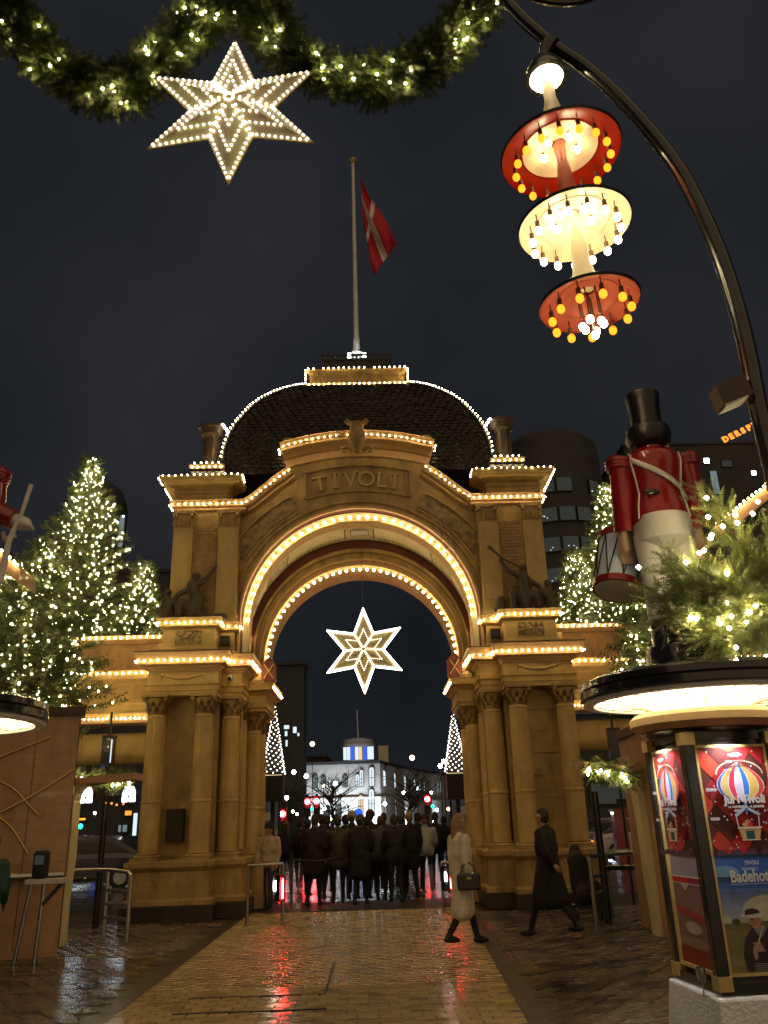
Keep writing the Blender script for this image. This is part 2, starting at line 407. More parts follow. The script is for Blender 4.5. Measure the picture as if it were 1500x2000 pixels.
def column(s, u, y, z0, z1, r, parent):
    x = U(s, u); n = 24
    b = MB(); hz = z1 - z0; zc = z1 - 0.40
    prof = [(r * 1.0, z0 + 0.13), (r * 1.02, z0 + 0.5), (r * 1.02, z0 + hz * .33), (r * 1.10, z0 + hz * .335), (r * 1.10, z0 + hz * .345), (r * .98, z0 + hz * .35),
            (r * 0.96, z0 + hz * .55), (r * 0.90, zc - 0.06), (r * 0.98, zc - 0.05), (r * 0.98, zc - 0.02), (r * 0.9, zc)]
    b.lathe(prof, (x, y, 0), n)
    c = b.build('column', M['stone'], parent, smooth=True)
    # fluting: slim raised fillets round the upper shaft
    fl = MB()
    for k in range(18):
        a = 2 * PI * k / 18
        if math.sin(a) > 0.35: continue
        r0, r1 = r * 0.975, r * 0.905
        p0 = (x + r0 * math.cos(a), y + r0 * math.sin(a), z0 + hz * .37); p1 = (x + r1 * math.cos(a), y + r1 * math.sin(a), zc - 0.08)
        fl.tube([p0, p1], 0.009, 4)
    fl.build('fluting', M['stone'], c)
    b = MB(); b.box(x - r * 1.4, x + r * 1.4, y - r * 1.4, y + r * 1.4, z0, z0 + 0.05)
    b.lathe([(r * 1.36, z0 + .05), (r * 1.42, z0 + .075), (r * 1.3, z0 + .095), (r * 1.12, z0 + .105), (r * 1.2, z0 + .125), (r * 1.03, z0 + .14)], (x, y, 0), n)
    b.build('column_base', M['stone2'], c, smooth=True)
    b = MB(); b.lathe([(r * .9, zc), (r * .96, zc + .1), (r * 1.12, zc + .22), (r * 1.3, zc + .33)], (x, y, 0), n)
    for ring, (zr, rr, k) in enumerate(((0.02, .95, 9), (0.14, 1.02, 9))):   # acanthus leaves
        for q in range(k):
            a = 2 * PI * (q + 0.5 * ring) / k
            ca, sa = math.cos(a), math.sin(a); w = r * .28; pts = []
            for t, o in ((0, 0), (.08, .02), (.13, .05), (.12, .08)):
                cx, cy = x + (r * rr + o) * ca, y + (r * rr + o) * sa
                ww = w * (1 - t * 4) if t < .13 else w * .3
                pts += [(cx - sa * ww, cy + ca * ww, zc + zr + t), (cx + sa * ww, cy - ca * ww, zc + zr + t)]
            b.add(pts, [(0, 1, 3, 2), (2, 3, 5, 4), (4, 5, 7, 6), (2, 3, 1, 0), (4, 5, 3, 2), (6, 7, 5, 4)])
    for sx in (-1, 1):
        for sy in (-1, 1): b.ball((x + sx * r * 1.12, y + sy * r * 1.12, zc + .31), r * .27, 8, 5)
    b.box(x - r * 1.42, x + r * 1.42, y - r * 1.42, y + r * 1.42, zc + .345, zc + .40)
    b.build('capital', M['stone2'], c, smooth=True)
    return c

for s in (-1, 1):
    sd = -s
    # pedestal
    pp = plan(s, [(4.43, 19.6), (4.43, 16.99), (2.98, 16.99), (2.98, 17.5), (2.46, 17.5), (2.46, 19.6)])
    b = MB(); b.mold(pp, [(-.5, 0), (.14, 0), (.14, .26), (.10, .28), (-.5, .28)], side=sd); b.build('plinth', M['base'], gate)
    b = MB(); b.mold(pp, [(-.5, .281), (.11, .281), (.11, .36), (.04, .40), (.04, .86), (.07, .88), (.12, .94), (.12, 1.03), (.03, 1.05), (-.7, 1.05)], side=sd)
    b.build('pedestal', M['stone2'], gate)
    # sunken fields on pedestal
    # pier core
    b = MB()
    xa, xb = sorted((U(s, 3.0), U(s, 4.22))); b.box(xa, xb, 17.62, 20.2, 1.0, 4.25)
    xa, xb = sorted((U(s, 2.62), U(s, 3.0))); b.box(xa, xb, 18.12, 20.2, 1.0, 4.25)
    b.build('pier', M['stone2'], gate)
    # ashlar courses on the niche wall between the columns
    for k in range(7):
        b = MB(); z = 1.10 + k * 0.44
        xa, xb = sorted((U(s, 3.02 if k % 2 else 3.45), U(s, 4.2 if not k % 2 else 3.8)))
        b.box(xa, xb, 17.59 + 0.004 * (k % 3), 17.63, z + 0.012, z + 0.428); b.build('stone_block', M['stone2'], gate)
    column(s, 4.20, 17.22, 1.05, 4.19, 0.195, gate); column(s, 3.22, 17.22, 1.05, 4.19, 0.195, gate)
    column(s, 2.78, 17.80, 1.05, 4.19, 0.195, gate); column(s, 2.72, 18.55, 1.05, 4.19, 0.18, gate)
    # entablature
    ep = plan(s, [(4.44, 19.6), (4.44, 17.2), (2.99, 17.2), (2.99, 17.62), (2.54, 17.62), (2.54, 19.3)])
    b = MB(); b.mold(ep, [(-.6, 4.19), (.0, 4.19), (.0, 4.28), (.025, 4.285), (.025, 4.38), (.06, 4.41), (.06, 4.44), (0, 4.45), (0, 4.69), (-.6, 4.69)], side=sd)
    b.build('entablature', M['stone'], gate)
    b = MB(); b.mold(ep, [(-.6, 4.69), (.02, 4.69), (.03, 4.72), (.07, 4.75), (.08, 4.78), (.19, 4.81), (.20, 4.88), (.225, 4.89), (.235, 5.03), (.25, 5.035), (.25, 5.06), (-.9, 5.10)], side=sd)
    b.build('cornice', M['peach'], gate)
    b = MB(); b.mold(ep, [(-.9, 5.101), (.26, 5.062), (.265, 5.075), (-.9, 5.125)], side=sd); b.build('cornice_flashing', M['lead'], gate)
    o_ = .235
    string('light_string', [[(U(s, 4.44 + o_), 18.45, 4.88), (U(s, 4.44 + o_), 16.97, 4.88)]], 0.085, 0.017, M['bulb'], gate)
    string('light_string', [[(U(s, 4.44 + o_), 16.95, 4.88), (U(s, 2.99 - o_), 16.95, 4.88)]], 0.142, 0.019, M['bulb'], gate)
    string('light_string', [[(U(s, 2.99 - o_), 16.96, 4.88), (U(s, 2.99 - o_), 17.38, 4.88)]], 0.085, 0.017, M['bulb'], gate)
    string('light_string', [[(U(s, 2.99 - o_), 17.37, 4.88), (U(s, 2.54 - o_), 17.37, 4.88)]], 0.142, 0.019, M['bulb'], gate)
    string('light_string', [[(U(s, 2.54 - o_), 17.37, 4.88), (U(s, 2.54 - o_), 19.1, 4.88)]], 0.085, 0.017, M['bulb'], gate)
    # swag relief on the frieze
    b = MB()
    for c0, wd in ((3.72, .42),):
        pts = [(U(s, c0 + wd * (t / 8 - 1)), 17.185, 4.62 - .09 * math.sin(PI * t / 16)) for t in range(17)]
        b.tube(pts, [.012 + .02 * math.sin(PI * t / 16) for t in range(17)], 6)
        for e in (-1, 1):
            b.ball((U(s, c0 + e * .42), 17.19, 4.61), .04, 8, 5)
            b.tube([(U(s, c0 + e * .42), 17.19, 4.6), (U(s, c0 + e * .46), 17.19, 4.5)], [.025, .008], 6)
    b.build('swag_relief', M['stone'], gate, smooth=True)
    # frame fillet round frieze field
    b = MB()
    xa, xb = sorted((U(s, 3.08), U(s, 4.34)))
    b.box(xa, xb, 17.185, 17.2, 4.665, 4.68); b.box(xa, xb, 17.185, 17.2, 4.46, 4.475); b.build('frieze_fillet', M['stone'], gate)
    # attic pedestal block
    apn = plan(s, [(4.19, 19.0), (4.19, 17.22), (3.09, 17.22), (3.09, 17.70), (2.75, 17.70), (2.75, 19.05)])
    b = MB(); b.mold(apn, [(-1.0, 5.08), (.07, 5.08), (.07, 5.16), (0, 5.19), (0, 5.58), (.03, 5.60), (.09, 5.63), (.10, 5.69), (.125, 5.70), (.13, 5.80), (.14, 5.805), (-1.0, 5.84)], side=sd)
    b.build('attic_block', M['stone'], gate)
    o_ = .135
    string('light_string', [[(U(s, 4.19 + o_), 18.0, 5.69), (U(s, 4.19 + o_), 17.09, 5.69)]], 0.085, 0.017, M['bulb'], gate)
    string('light_string', [[(U(s, 4.19 + o_), 17.07, 5.69), (U(s, 3.09 - o_), 17.07, 5.69)]], 0.142, 0.019, M['bulb'], gate)
    string('light_string', [[(U(s, 3.09 - o_), 17.08, 5.69), (U(s, 3.09 - o_), 17.55, 5.69)]], 0.085, 0.017, M['bulb'], gate)
    string('light_string', [[(U(s, 3.09 - o_), 17.55, 5.69), (U(s, 2.75 - o_), 17.55, 5.69)]], 0.142, 0.019, M['bulb'], gate)
    string('light_string', [[(U(s, 2.75 - o_), 17.56, 5.69), (U(s, 2.75 - o_), 19.0, 5.69)]], 0.085, 0.017, M['bulb'], gate)
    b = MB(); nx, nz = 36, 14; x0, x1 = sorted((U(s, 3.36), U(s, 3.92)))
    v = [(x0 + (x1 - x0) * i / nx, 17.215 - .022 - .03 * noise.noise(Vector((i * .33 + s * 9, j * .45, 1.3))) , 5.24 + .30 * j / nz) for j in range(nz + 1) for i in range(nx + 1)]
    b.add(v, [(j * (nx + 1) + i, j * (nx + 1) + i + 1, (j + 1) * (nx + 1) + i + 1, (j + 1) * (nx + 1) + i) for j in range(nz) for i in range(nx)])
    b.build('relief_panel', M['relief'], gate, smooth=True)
    # upper pier
    x0, x1 = sorted((U(s, 2.72), U(s, 4.22)))
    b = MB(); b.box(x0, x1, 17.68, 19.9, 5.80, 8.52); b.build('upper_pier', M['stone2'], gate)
    for ua, ub in ((3.74, 4.22), (2.72, 3.20)):
        x0, x1 = sorted((U(s, ua), U(s, ub)))
        b = MB(); b.box(x0 + .02, x1 - .02, 17.61, 17.69, 5.95, 8.02); b.box(x0 - .02, x1 + .02, 17.585, 17.69, 5.82, 5.95)
        b.box(x0 + .08, x1 - .08, 17.595, 17.612, 6.15, 7.9)
        c = b.build('pilaster', M['stone'], gate)
        b = MB(); b.box(x0 - .02, x1 + .02, 17.57, 17.69, 8.34, 8.42); b.box(x0 + .01, x1 - .01, 17.59, 17.69, 8.02, 8.06)
        for q in range(5):
            xx = x0 + .04 + (x1 - x0 - .08) * q / 4
            b.tube([(xx, 17.6, 8.06), (xx, 17.58, 8.16), (xx, 17.56, 8.2)], [.045, .035, .02], 6)
        for e in (x0 + .05, x1 - .05): b.ball((e, 17.58, 8.28), .055, 8, 6)
        b.box(x0 + .03, x1 - .03, 17.61, 17.69, 8.06, 8.34); b.build('capital', M['stone2'], c, smooth=True)
    # brick panel: single bricks
    bp = MB()
    for k in range(26):
        z = 5.98 + k * 0.078
        for q in range(4):
            ua = 3.22 + (q - (0.5 if k % 2 else 0)) * .14; ub = ua + .132; ua, ub = max(ua, 3.22), min(ub, 3.72)
            if ub - ua < .03: continue
            bp.box(U(s, ua), U(s, ub), 17.655 + R.uniform(0, .008), 17.70, z + .005, z + .073)
    bp.build('brickwork', M['brick'], gate, kind='stuff')
    # string-course cornice of pier
    cp = plan(s, [(4.22, 19.9), (4.22, 17.66), (2.6, 17.66)])
    b = MB(); b.mold(cp, [(-.3, 8.40), (.0, 8.41), (.03, 8.44), (.03, 8.49), (.07, 8.52), (.08, 8.56), (.10, 8.565), (.11, 8.655), (.12, 8.66), (-.3, 8.68)], side=sd)
    b.build('string_course', M['peach'], gate)
    string('light_string', [[(U(s, 4.335), 18.0, 8.565), (U(s, 4.335), 17.56, 8.565)]], 0.10, 0.020, M['bulb'], gate)
    string('light_string', [[(U(s, 4.33), 17.545, 8.565), (U(s, 2.6), 17.545, 8.565)]], 0.142, 0.019, M['bulb'], gate)
    # crowning flared cornice
    fp = plan(s, [(4.22, 19.9), (4.22, 17.68), (3.0, 17.68), (3.0, 18.2)])
    b = MB(); b.mold(fp, [(-.9, 8.66), (.0, 8.66), (.0, 8.86), (.035, 8.87), (.045, 8.91), (.02, 8.92), (.02, 8.97), (.10, 9.00), (.12, 9.04), (.24, 9.07), (.27, 9.10), (.31, 9.105), (.325, 9.20), (.34, 9.205), (-.9, 9.30)], side=sd)
    b.build('crown_cornice', M['stone'], gate)
    string('light_string', [[(U(s, 4.575), 19.0, 9.12), (U(s, 4.575), 17.34, 9.16)]], 0.13, 0.019, M['bulb'], gate)
    string('light_string', [[(U(s, 4.54), 17.35, 9.21), (U(s, 2.68), 17.35, 9.21)]], 0.142, 0.019, M['bulb'], gate)
    string('light_string', [[(U(s, 2.66), 17.38, 9.21), (U(s, 2.66), 17.9, 9.21)]], 0.13, 0.019, M['bulb'], gate)
    # roof step and turret
    x0, x1 = sorted((U(s, 3.05), U(s, 4.3)))
    b = MB(); b.add([(x0, 17.7, 9.26), (x1, 17.7, 9.26), (x1, 19.9, 9.26), (x0, 19.9, 9.26), (x0 + .12, 17.95, 9.55), (x1 - .12, 17.95, 9.55), (x1 - .12, 19.6, 9.55), (x0 + .12, 19.6, 9.55)],
                    [(0, 1, 5, 4), (1, 2, 6, 5), (2, 3, 7, 6), (3, 0, 4, 7), (4, 5, 6, 7)]); b.build('pier_roof', M['lead'], gate)
    cx, cy = U(s, 3.62), 18.45
    tur = MB(); tur.box(cx - .36, cx + .36, cy - .36, cy + .36, 9.5, 9.66, 0); tur.box(cx - .42, cx + .42, cy - .42, cy + .42, 9.66, 9.78, 1)
    tr = tur.build('turret', [M['lead'], M['peach']], gate)
    t2 = MB(); t2.lathe([(.30, 9.78), (.26, 9.9), (.21, 9.95), (.19, 10.0), (.18, 10.6), (.22, 10.66), (.27, 10.7), (.29, 10.84), (.33, 10.88), (.33, 10.93), (.27, 10.98)], (cx, cy, 0), 18)
    for k in range(10):
        a = 2 * PI * k / 10; t2.tube([(cx + .195 * math.cos(a), cy + .195 * math.sin(a), 10.0), (cx + .185 * math.cos(a), cy + .185 * math.sin(a), 10.6)], .018, 5)
    t2.build('turret_shaft', M['bronze'], tr, smooth=True)
    string('light_string', [[(cx - .42, cy - .43, 9.70), (cx + .42, cy - .43, 9.70)]], .14, .022, M['bulb'], tr)
    string('light_string', [[(cx - .36, cy - .40, 9.82), (cx + .36, cy - .40, 9.82)]], .14, .022, M['bulb'], tr)
    b = MB()
    for k in range(7):   # crumpled light tube hooked on the turret's inner side
        b.ball((cx - s * (.30 + .03 * k), cy - .2, 10.93 - .045 * k + .02 * (k % 2)), .035, 6, 4)
    b.build('torch_light', M['led'], tr)

# ---- front wall with arch hole
RING0 = (5.80, 2.70)
def ring(c, r, Y, n=64, zj=4.95):
    pts = [(XG - r, Y, zj)] + [(XG - r * math.cos(PI * k / n), Y, c + r * math.sin(PI * k / n)) for k in range(n + 1)] + [(XG + r, Y, zj)]
    return pts
def topz(u):
    u = abs(u)
    if u < 1.62: return 10.22 - .30 * (u / 1.85) ** 2 - 0.06
    pts = [(1.62, 9.36), (1.83, 9.24), (2.1, 8.98), (2.4, 8.70), (2.6, 8.58), (3.0, 8.56)]
    for (a, za), (c, zc) in zip(pts, pts[1:]):
        if u <= c: return za + (zc - za) * (u - a) / (c - a)
    return 8.56
wall = MB(); n = 160; inner = []; outer = []
for k in range(n + 1):
    a = PI * k / n; dx, dz = -math.cos(a), math.sin(a)
    t = RING0[1]
    while abs(t * dx) < 2.98 and RING0[0] + t * dz < topz(t * dx): t += 0.01
    inner.append((XG + dx * RING0[1], 17.9, RING0[0] + dz * RING0[1])); outer.append((XG + dx * t, 17.9, RING0[0] + dz * t))
wall.add(inner + outer, [(k, k + 1, n + 2 + k, n + 1 + k) for k in range(n)])
for s in (-1, 1):
    xa, xb = sorted((U(s, 2.70), U(s, 2.98))); wall.add([(xa, 17.9, 4.95), (xb, 17.9, 4.95), (xb, 17.9, 5.81), (xa, 17.9, 5.81)], [(0, 1, 2, 3)])
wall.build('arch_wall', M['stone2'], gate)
b = MB(); pr = [(XG + u, topz(u) - .01) for u in [x * .05 - 3.0 for x in range(121)]] + [(XG + 3.0, 8.2), (XG - 3.0, 8.2)]
b.prism(pr, 17.98, 18.9); b.build('arch_wall_back', M['stone2'], gate)
def loft(rings, name, m, parent, smooth=True):
    b = MB(); N = len(rings[0]); b.add([p for r_ in rings for p in r_], [(i * N + j, i * N + j + 1, (i + 1) * N + j + 1, (i + 1) * N + j) for i in range(len(rings) - 1) for j in range(N - 1)])
    return b.build(name, m, parent, smooth=smooth)
loft([ring(5.80, 2.72, 17.9), ring(5.80, 2.72, 17.80), ring(5.80, 2.66, 17.78), ring(5.80, 2.65, 17.84)], 'archivolt', M['peach'], gate)
loft([ring(5.80, 2.65, 17.84), ring(5.79, 2.62, 17.90), ring(5.78, 2.61, 17.90)], 'archivolt_groove', M['redstone'], gate)
band = loft([ring(5.78, 2.61, 17.90), ring(5.75, 2.50, 18.02)], 'guilloche_band', M['cream'], gate)
loft([ring(5.75, 2.50, 18.02), ring(5.74, 2.485, 18.0), ring(5.68, 2.46, 18.22)], 'reveal', M['peach'], gate)
sof0, sof1 = (5.68, 2.46, 18.22), (5.41, 2.655, 18.98)
loft([ring(*sof0), ring(*sof1)], 'soffit', M['cream'], gate)
def soff(t, a, off=0.0):
    c = sof0[0] + (sof1[0] - sof0[0]) * t; r = sof0[1] + (sof1[1] - sof0[1]) * t - off; Y = sof0[2] + (sof1[2] - sof0[2]) * t
    return (XG - r * math.cos(a), Y, c + r * math.sin(a))
# painted coffers and lines on the soffit, each a thin raised strip
def sstrip(b, a0, a1, t0, t1, n=10):
    v = []; 
    for k in range(n + 1):
        a = a0 + (a1 - a0) * k / n; v += [soff(t0, a, .006), soff(t1, a, .006)]
    b.add(v, [(2 * k, 2 * k + 1, 2 * k + 3, 2 * k + 2) for k in range(n)])
rd = MB(); dk = MB()
for c in (90, 40, 140, 65 - 25, 115 + 25, 12, 168):
    c = math.radians(c); w = .085
    for t0, t1 in ((.18, .21), (.60, .63)): sstrip(rd, c - w, c + w, t0, t1)
    for e in (-1, 1):
        sstrip(rd, c + e * w - .004, c + e * w + .004, .18, .63, 2); sstrip(rd, c + e * .135 - .006, c + e * .135 + .006, .05, .80, 2)
        sstrip(dk, c + e * .11 - .002, c + e * .11 + .002, .1, .75, 2)
    sstrip(dk, c - .045, c + .045, .28, .29, 3); sstrip(dk, c - .045, c + .045, .52, .53, 3)
    for e in (-1, 1): sstrip(dk, c + e * .045 - .0015, c + e * .045 + .0015, .28, .53, 1)
    for q in range(10):
        a = 2 * PI * q / 10; sstrip(rd, c + .018 * math.cos(a) - .006, c + .018 * math.cos(a) + .006, .40 + .06 * math.sin(a), .42 + .06 * math.sin(a), 1)
sstrip(dk, 0.02, PI - .02, .70, .712, 80); sstrip(dk, 0.02, PI - .02, .93, 1.0, 80)
for k in range(70):
    a = .1 + (PI - .2) * k / 69
    if min(abs(a - math.radians(q)) for q in (90, 40, 140, 12, 168)) > .15: sstrip(dk, a - .008, a + .008, .77 + .02 * (k % 2), .82 + .02 * (k % 2), 1)
rd.build('painted_coffer', M['redstone'], gate, kind='stuff'); dk.build('painted_lines', M['darktrim'], gate, kind='stuff')
# guilloche: interlaced rings on the band
gb = MB()
for k in range(38):
    a = PI * (k + .5) / 38
    cx, cz = XG - 2.555 * math.cos(a), 5.765 + 2.555 * math.sin(a); cyy = 17.955
    er = (-math.cos(a), .75, math.sin(a)); et = (math.sin(a), 0, math.cos(a))
    for rr in (.066, .034):
        v = []
        for q in range(12):
            g_ = 2 * PI * q / 12
            for o in (rr - .009, rr + .009):
                p = [cx, cyy, cz]
                for d in range(3): p[d] += o * (1.0 * math.cos(g_) * er[d] * .75 + 1.35 * math.sin(g_) * et[d])
                p[1] -= .008; v.append(tuple(p))
        gb.add(v, [(2 * q, 2 * q + 1, (2 * q + 3) % 24, (2 * q + 2) % 24) for q in range(12)])
gb.build('guilloche', M['stone2'], gate, kind='stuff')
# ---- second (inner) arch
sec = [ring(5.41, 2.655, 18.98), ring(5.39, 2.62, 18.99)]
loft(sec, 'inner_arch_red_band', M['redstone'], gate)
loft([ring(5.39, 2.62, 18.99), ring(5.33, 2.52, 19.0)], 'inner_arch_red_band', M['redstone'], gate)
loft([ring(5.33, 2.52, 19.0), ring(5.33, 2.52, 18.93), ring(5.29, 2.47, 18.93), ring(5.29, 2.47, 19.0), ring(5.22, 2.37, 19.0)], 'inner_archivolt', M['stone2'], gate)
loft([ring(5.22, 2.37, 19.0), ring(5.22, 2.37, 18.94), ring(5.20, 2.34, 18.94), ring(5.20, 2.34, 18.98), ring(5.17, 2.28, 18.98)], 'inner_archivolt', M['peach'], gate)
loft([ring(5.17, 2.28, 18.98), ring(5.17, 2.275, 18.90), ring(5.16, 2.245, 18.90), ring(5.16, 2.235, 18.96), ring(5.15, 2.225, 18.96), ring(5.15, 2.22, 20.1)], 'inner_archivolt', M['peach'], gate)
# lattice ornament ring between the mouldings
lb = MB()
for k in range(90):
    a = PI * (k + .5) / 90
    for e in (-1, 1):
        p0 = (XG - 2.355 * math.cos(a - .017 * e), 18.99, 5.21 + 2.355 * math.sin(a - .017 * e)); p1 = (XG - 2.29 * math.cos(a + .017 * e), 18.975, 5.175 + 2.29 * math.sin(a + .017 * e))
        lb.tube([p0, p1], .006, 4)
for k in range(60):
    a = PI * (k + .5) / 60; lb.ball((XG - 2.42 * math.cos(a), 18.99, 5.255 + 2.42 * math.sin(a)), .026, 5, 4, sc=(1, .5, 1))
lb.build('lattice_ornament', M['stone2'], gate, kind='stuff')
# body of the rear arch building behind (closes the vault)
for s in (-1, 1):
    x0, x1 = sorted((U(s, 2.68), U(s, 4.2))); b = MB(); b.box(x0, x1, 19.9, 20.3, 5.0, 9.0); b.build('rear_wall', M['stone2'], gate)
b = MB(); n = 40; rr = ring(5.15, 2.22, 20.1, n); N = len(rr)
ot = [(XG + (-4.2 if k < N / 2 else 4.2), 20.1, p[2]) if (k < N * .3 or k > N * .7) else (p[0] * 1.0, 20.1, 9.0) for k, p in enumerate(rr)]
b.add(rr + ot, [(k + 1, k, N + k, N + k + 1) for k in range(N - 1)]); b.build('rear_wall', M['stone2'], gate)
# arch bulbs: one object each, mesh shared
def bulb_mesh(name, r, m):
    b = MB(); b.ball((0, 0, 0), r, 8, 6, 0, (1, 1, 1.15)); b.lathe([(r * .5, r * .8), (r * .45, r * 1.6)], n=6, mi=1)
    me = bpy.data.meshes.new(name); me.from_pydata(b.v, [], b.f); me.materials.append(m); me.materials.append(M['blackmatte']); me.polygons.foreach_set('material_index', b.mi); smooth_mesh(me); return me
bm = bulb_mesh('light_bulb', .031, M['bulb_arch'])
gl = wloc(gate)
def put_bulb(me, p, parent, rot=(0, 0, 0)):
    o = bpy.data.objects.new('light_bulb', me); COL.objects.link(o); o.parent = parent; o.location = Vector(p) - wloc(parent); o.rotation_euler = rot; return o
for k in range(39):
    a = math.radians(3.0 + 174.0 * k / 38); put_bulb(bm, (XG - 2.50 * math.cos(a), 17.92, 5.78 + 2.50 * math.sin(a)), gate, (0, 0, 0) if 50 < math.degrees(a) < 130 else (0, (PI / 2 if a < PI / 2 else -PI / 2) * .6, 0))
for k in range(41):
    a = math.radians(3.0 + 174.0 * k / 40); put_bulb(bm, (XG - 2.175 * math.cos(a), 18.93, 5.14 + 2.175 * math.sin(a)), gate, (0, 0, 0) if 50 < math.degrees(a) < 130 else (0, (PI / 2 if a < PI / 2 else -PI / 2) * .6, 0))
# ---- swan neck and raised cornices
for s in (-1, 1):
    us = [2.62, 2.55, 2.4, 2.2, 2.0, 1.8, 1.55]
    zs = [8.565, 8.60, 8.71, 8.88, 9.05, 9.21, 9.40]
    p = [(U(s, a), z) for a, z in zip(us, zs)]
    if s > 0: p = p[::-1]
    b = MB(); mold_xz(b, p, [(0, -.16), (.12, -.13), (.12, -.08), (.24, -.05), (.30, -.01), (.335, .0), (.34, .09), (.35, .095), (0, .12)], 17.893); b.build('swan_neck_cornice', M['peach'], gate)
    string('light_string', [[(x, 17.545, z + .004) for x, z in p]], .142, .019, M['bulb'], gate)
    string('light_string', [[(U(s, 1.85), 17.52, 9.90), (U(s, 1.85), 17.9, 9.90)]], .085, .02, M['bulb'], gate)
p = [(XG + u, 10.22 - .30 * (u / 1.85) ** 2) for u in [x * .1 for x in range(-18, 19)]]
b = MB(); mold_xz(b, p, [(0, -.42), (.03, -.40), (.03, -.36), (0, -.34), (0, -.2), (.06, -.18), (.10, -.12), (.12, -.10), (.28, -.06), (.30, -.01), (.37, 0), (.38, .11), (.40, .115), (-.5, .16)], 17.892)
b.build('raised_cornice', M['peach'], gate)
string('light_string', [[(x, 17.51, z + .002) for x, z in p]], .142, .019, M['bulb'], gate)
# ---- tablet with letters
tb = MB()
def arcz(u, base, sag): return base - sag * (u / 1.25) ** 2
up = [x * .1 for x in range(-13, 14)]
mold_xz(tb, [(XG + u, arcz(u, 9.58, .17)) for u in up], [(0, -.03), (.05, -.025), (.06, 0), (.05, .025), (0, .03)], 17.9)
mold_xz(tb, [(XG + u * .95, arcz(u, 8.93, .17)) for u in up], [(0, -.025), (.04, -.02), (.04, .02), (0, .025)], 17.9)
for e in (-1, 1):
    tb.box(XG + e * 1.22, XG + e * 1.27, 17.85, 17.9, 8.76, 9.42); tb.box(XG + e * 1.13, XG + e * 1.16, 17.87, 17.9, 8.80, 9.40)
tb.build('name_tablet', M['stone2'], gate)
for ch, u, z, rot in zip('TIVOLI', (-.86, -.52, -.17, .20, .54, .84), (8.95, 9.01, 9.045, 9.045, 9.01, 8.96), (9, 6, 3, -2, -6, -9)):
    me = text_mesh(ch, .54, .02, 0.004); xs = [v.co.x for v in me.vertices]; x0_, x1_, hgt = min(xs), max(xs), max(v.co.y for v in me.vertices)
    lb_ = MB(); lb_.add([tuple(v.co) for v in me.vertices], [tuple(p.vertices) for p in me.polygons]); bpy.data.meshes.remove(me); mid = (x0_ + x1_) / 2
    def serif(x, y, w=.075): lb_.box(x - w, x + w, y - .012, y + .012, -.022, .024)
    if ch in 'TI': serif(mid, .012)
    if ch == 'I': serif(mid, hgt - .012)
    if ch == 'T': lb_.box(x0_ - .01, x0_ + .015, hgt - .07, hgt, -.022, .024); lb_.box(x1_ - .015, x1_ + .01, hgt - .07, hgt, -.022, .024)
    if ch == 'V': serif(x0_ + .03, hgt - .01, .06); serif(x1_ - .03, hgt - .01, .06)
    if ch == 'L': serif(x0_ + .03, hgt - .012, .06); lb_.box(x1_ - .015, x1_ + .008, 0, .08, -.022, .024)
    o = lb_.build('letter', M['goldpaint']); o.parent = gate; o.location = Vector((XG + u, 17.87, z)) - gl; o.rotation_euler = (PI / 2, math.radians(-rot), 0)
# curved relief panels left and right of the tablet
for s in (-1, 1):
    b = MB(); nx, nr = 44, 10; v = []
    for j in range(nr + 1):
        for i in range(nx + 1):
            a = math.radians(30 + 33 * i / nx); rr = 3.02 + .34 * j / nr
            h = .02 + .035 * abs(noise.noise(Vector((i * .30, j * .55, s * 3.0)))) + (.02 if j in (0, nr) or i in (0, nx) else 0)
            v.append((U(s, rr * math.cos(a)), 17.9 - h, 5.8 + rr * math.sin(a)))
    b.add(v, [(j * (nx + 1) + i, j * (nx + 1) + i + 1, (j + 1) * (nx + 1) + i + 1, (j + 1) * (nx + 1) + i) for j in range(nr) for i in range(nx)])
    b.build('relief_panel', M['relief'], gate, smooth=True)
    b = MB()
    for rr in (2.97, 3.41): b.tube([(U(s, rr * math.cos(math.radians(t))), 17.88, 5.8 + rr * math.sin(math.radians(t))) for t in range(29, 65, 3)], .022, 6)
    b.build('panel_frame', M['stone'], gate, smooth=True)
b = MB(); b.tube([(XG - 2.86 * math.cos(PI * k / 60), 17.89, 5.8 + 2.86 * math.sin(PI * k / 60)) for k in range(61)], .03, 6); b.build('outer_archivolt', M['stone2'], gate, smooth=True)
# ---- lyre ornament on top
b = MB(); lx, ly = XG, 17.42
b.lathe([(.07, 9.72), (.10, 9.78), (.17, 9.9), (.225, 10.05), (.215, 10.18), (.17, 10.3), (.155, 10.42), (.17, 10.47)], (lx, ly, 0), 16)
for e in (-1, 1):
    b.tube([(lx + e * .15, ly, 10.42), (lx + e * .17, ly, 10.52), (lx + e * .23, ly, 10.56), (lx + e * .27, ly, 10.52), (lx + e * .24, ly, 10.48)], [.035, .035, .035, .03, .02], 8)
    b.tube([(lx + e * .12, ly + .1, 9.80), (lx + e * .26, ly + .06, 9.88), (lx + e * .36, ly + .06, 9.84), (lx + e * .34, ly + .06, 9.76), (lx + e * .27, ly + .06, 9.78)], [.05, .045, .04, .035, .03], 8)
b.box(lx - .24, lx + .24, ly - .05, ly + .05, 10.455, 10.50)
for q in range(-2, 3): b.tube([(lx + q * .045, ly - .2, 9.98), (lx + q * .05, ly - .15, 10.44)], .009, 4)
b.build('lyre_ornament', M['stone2'], gate, smooth=True)
for s in (-1, 1):   # scrolls behind the raised cornice ends
    b = MB(); x = U(s, 1.68); b.lathe([(.05, 9.9), (.20, 10.15), (.21, 10.3), (.12, 10.43), (.03, 10.46)], (x, 18.15, 0), 12); b.build('acroterion', M['stone2'], gate, smooth=True)
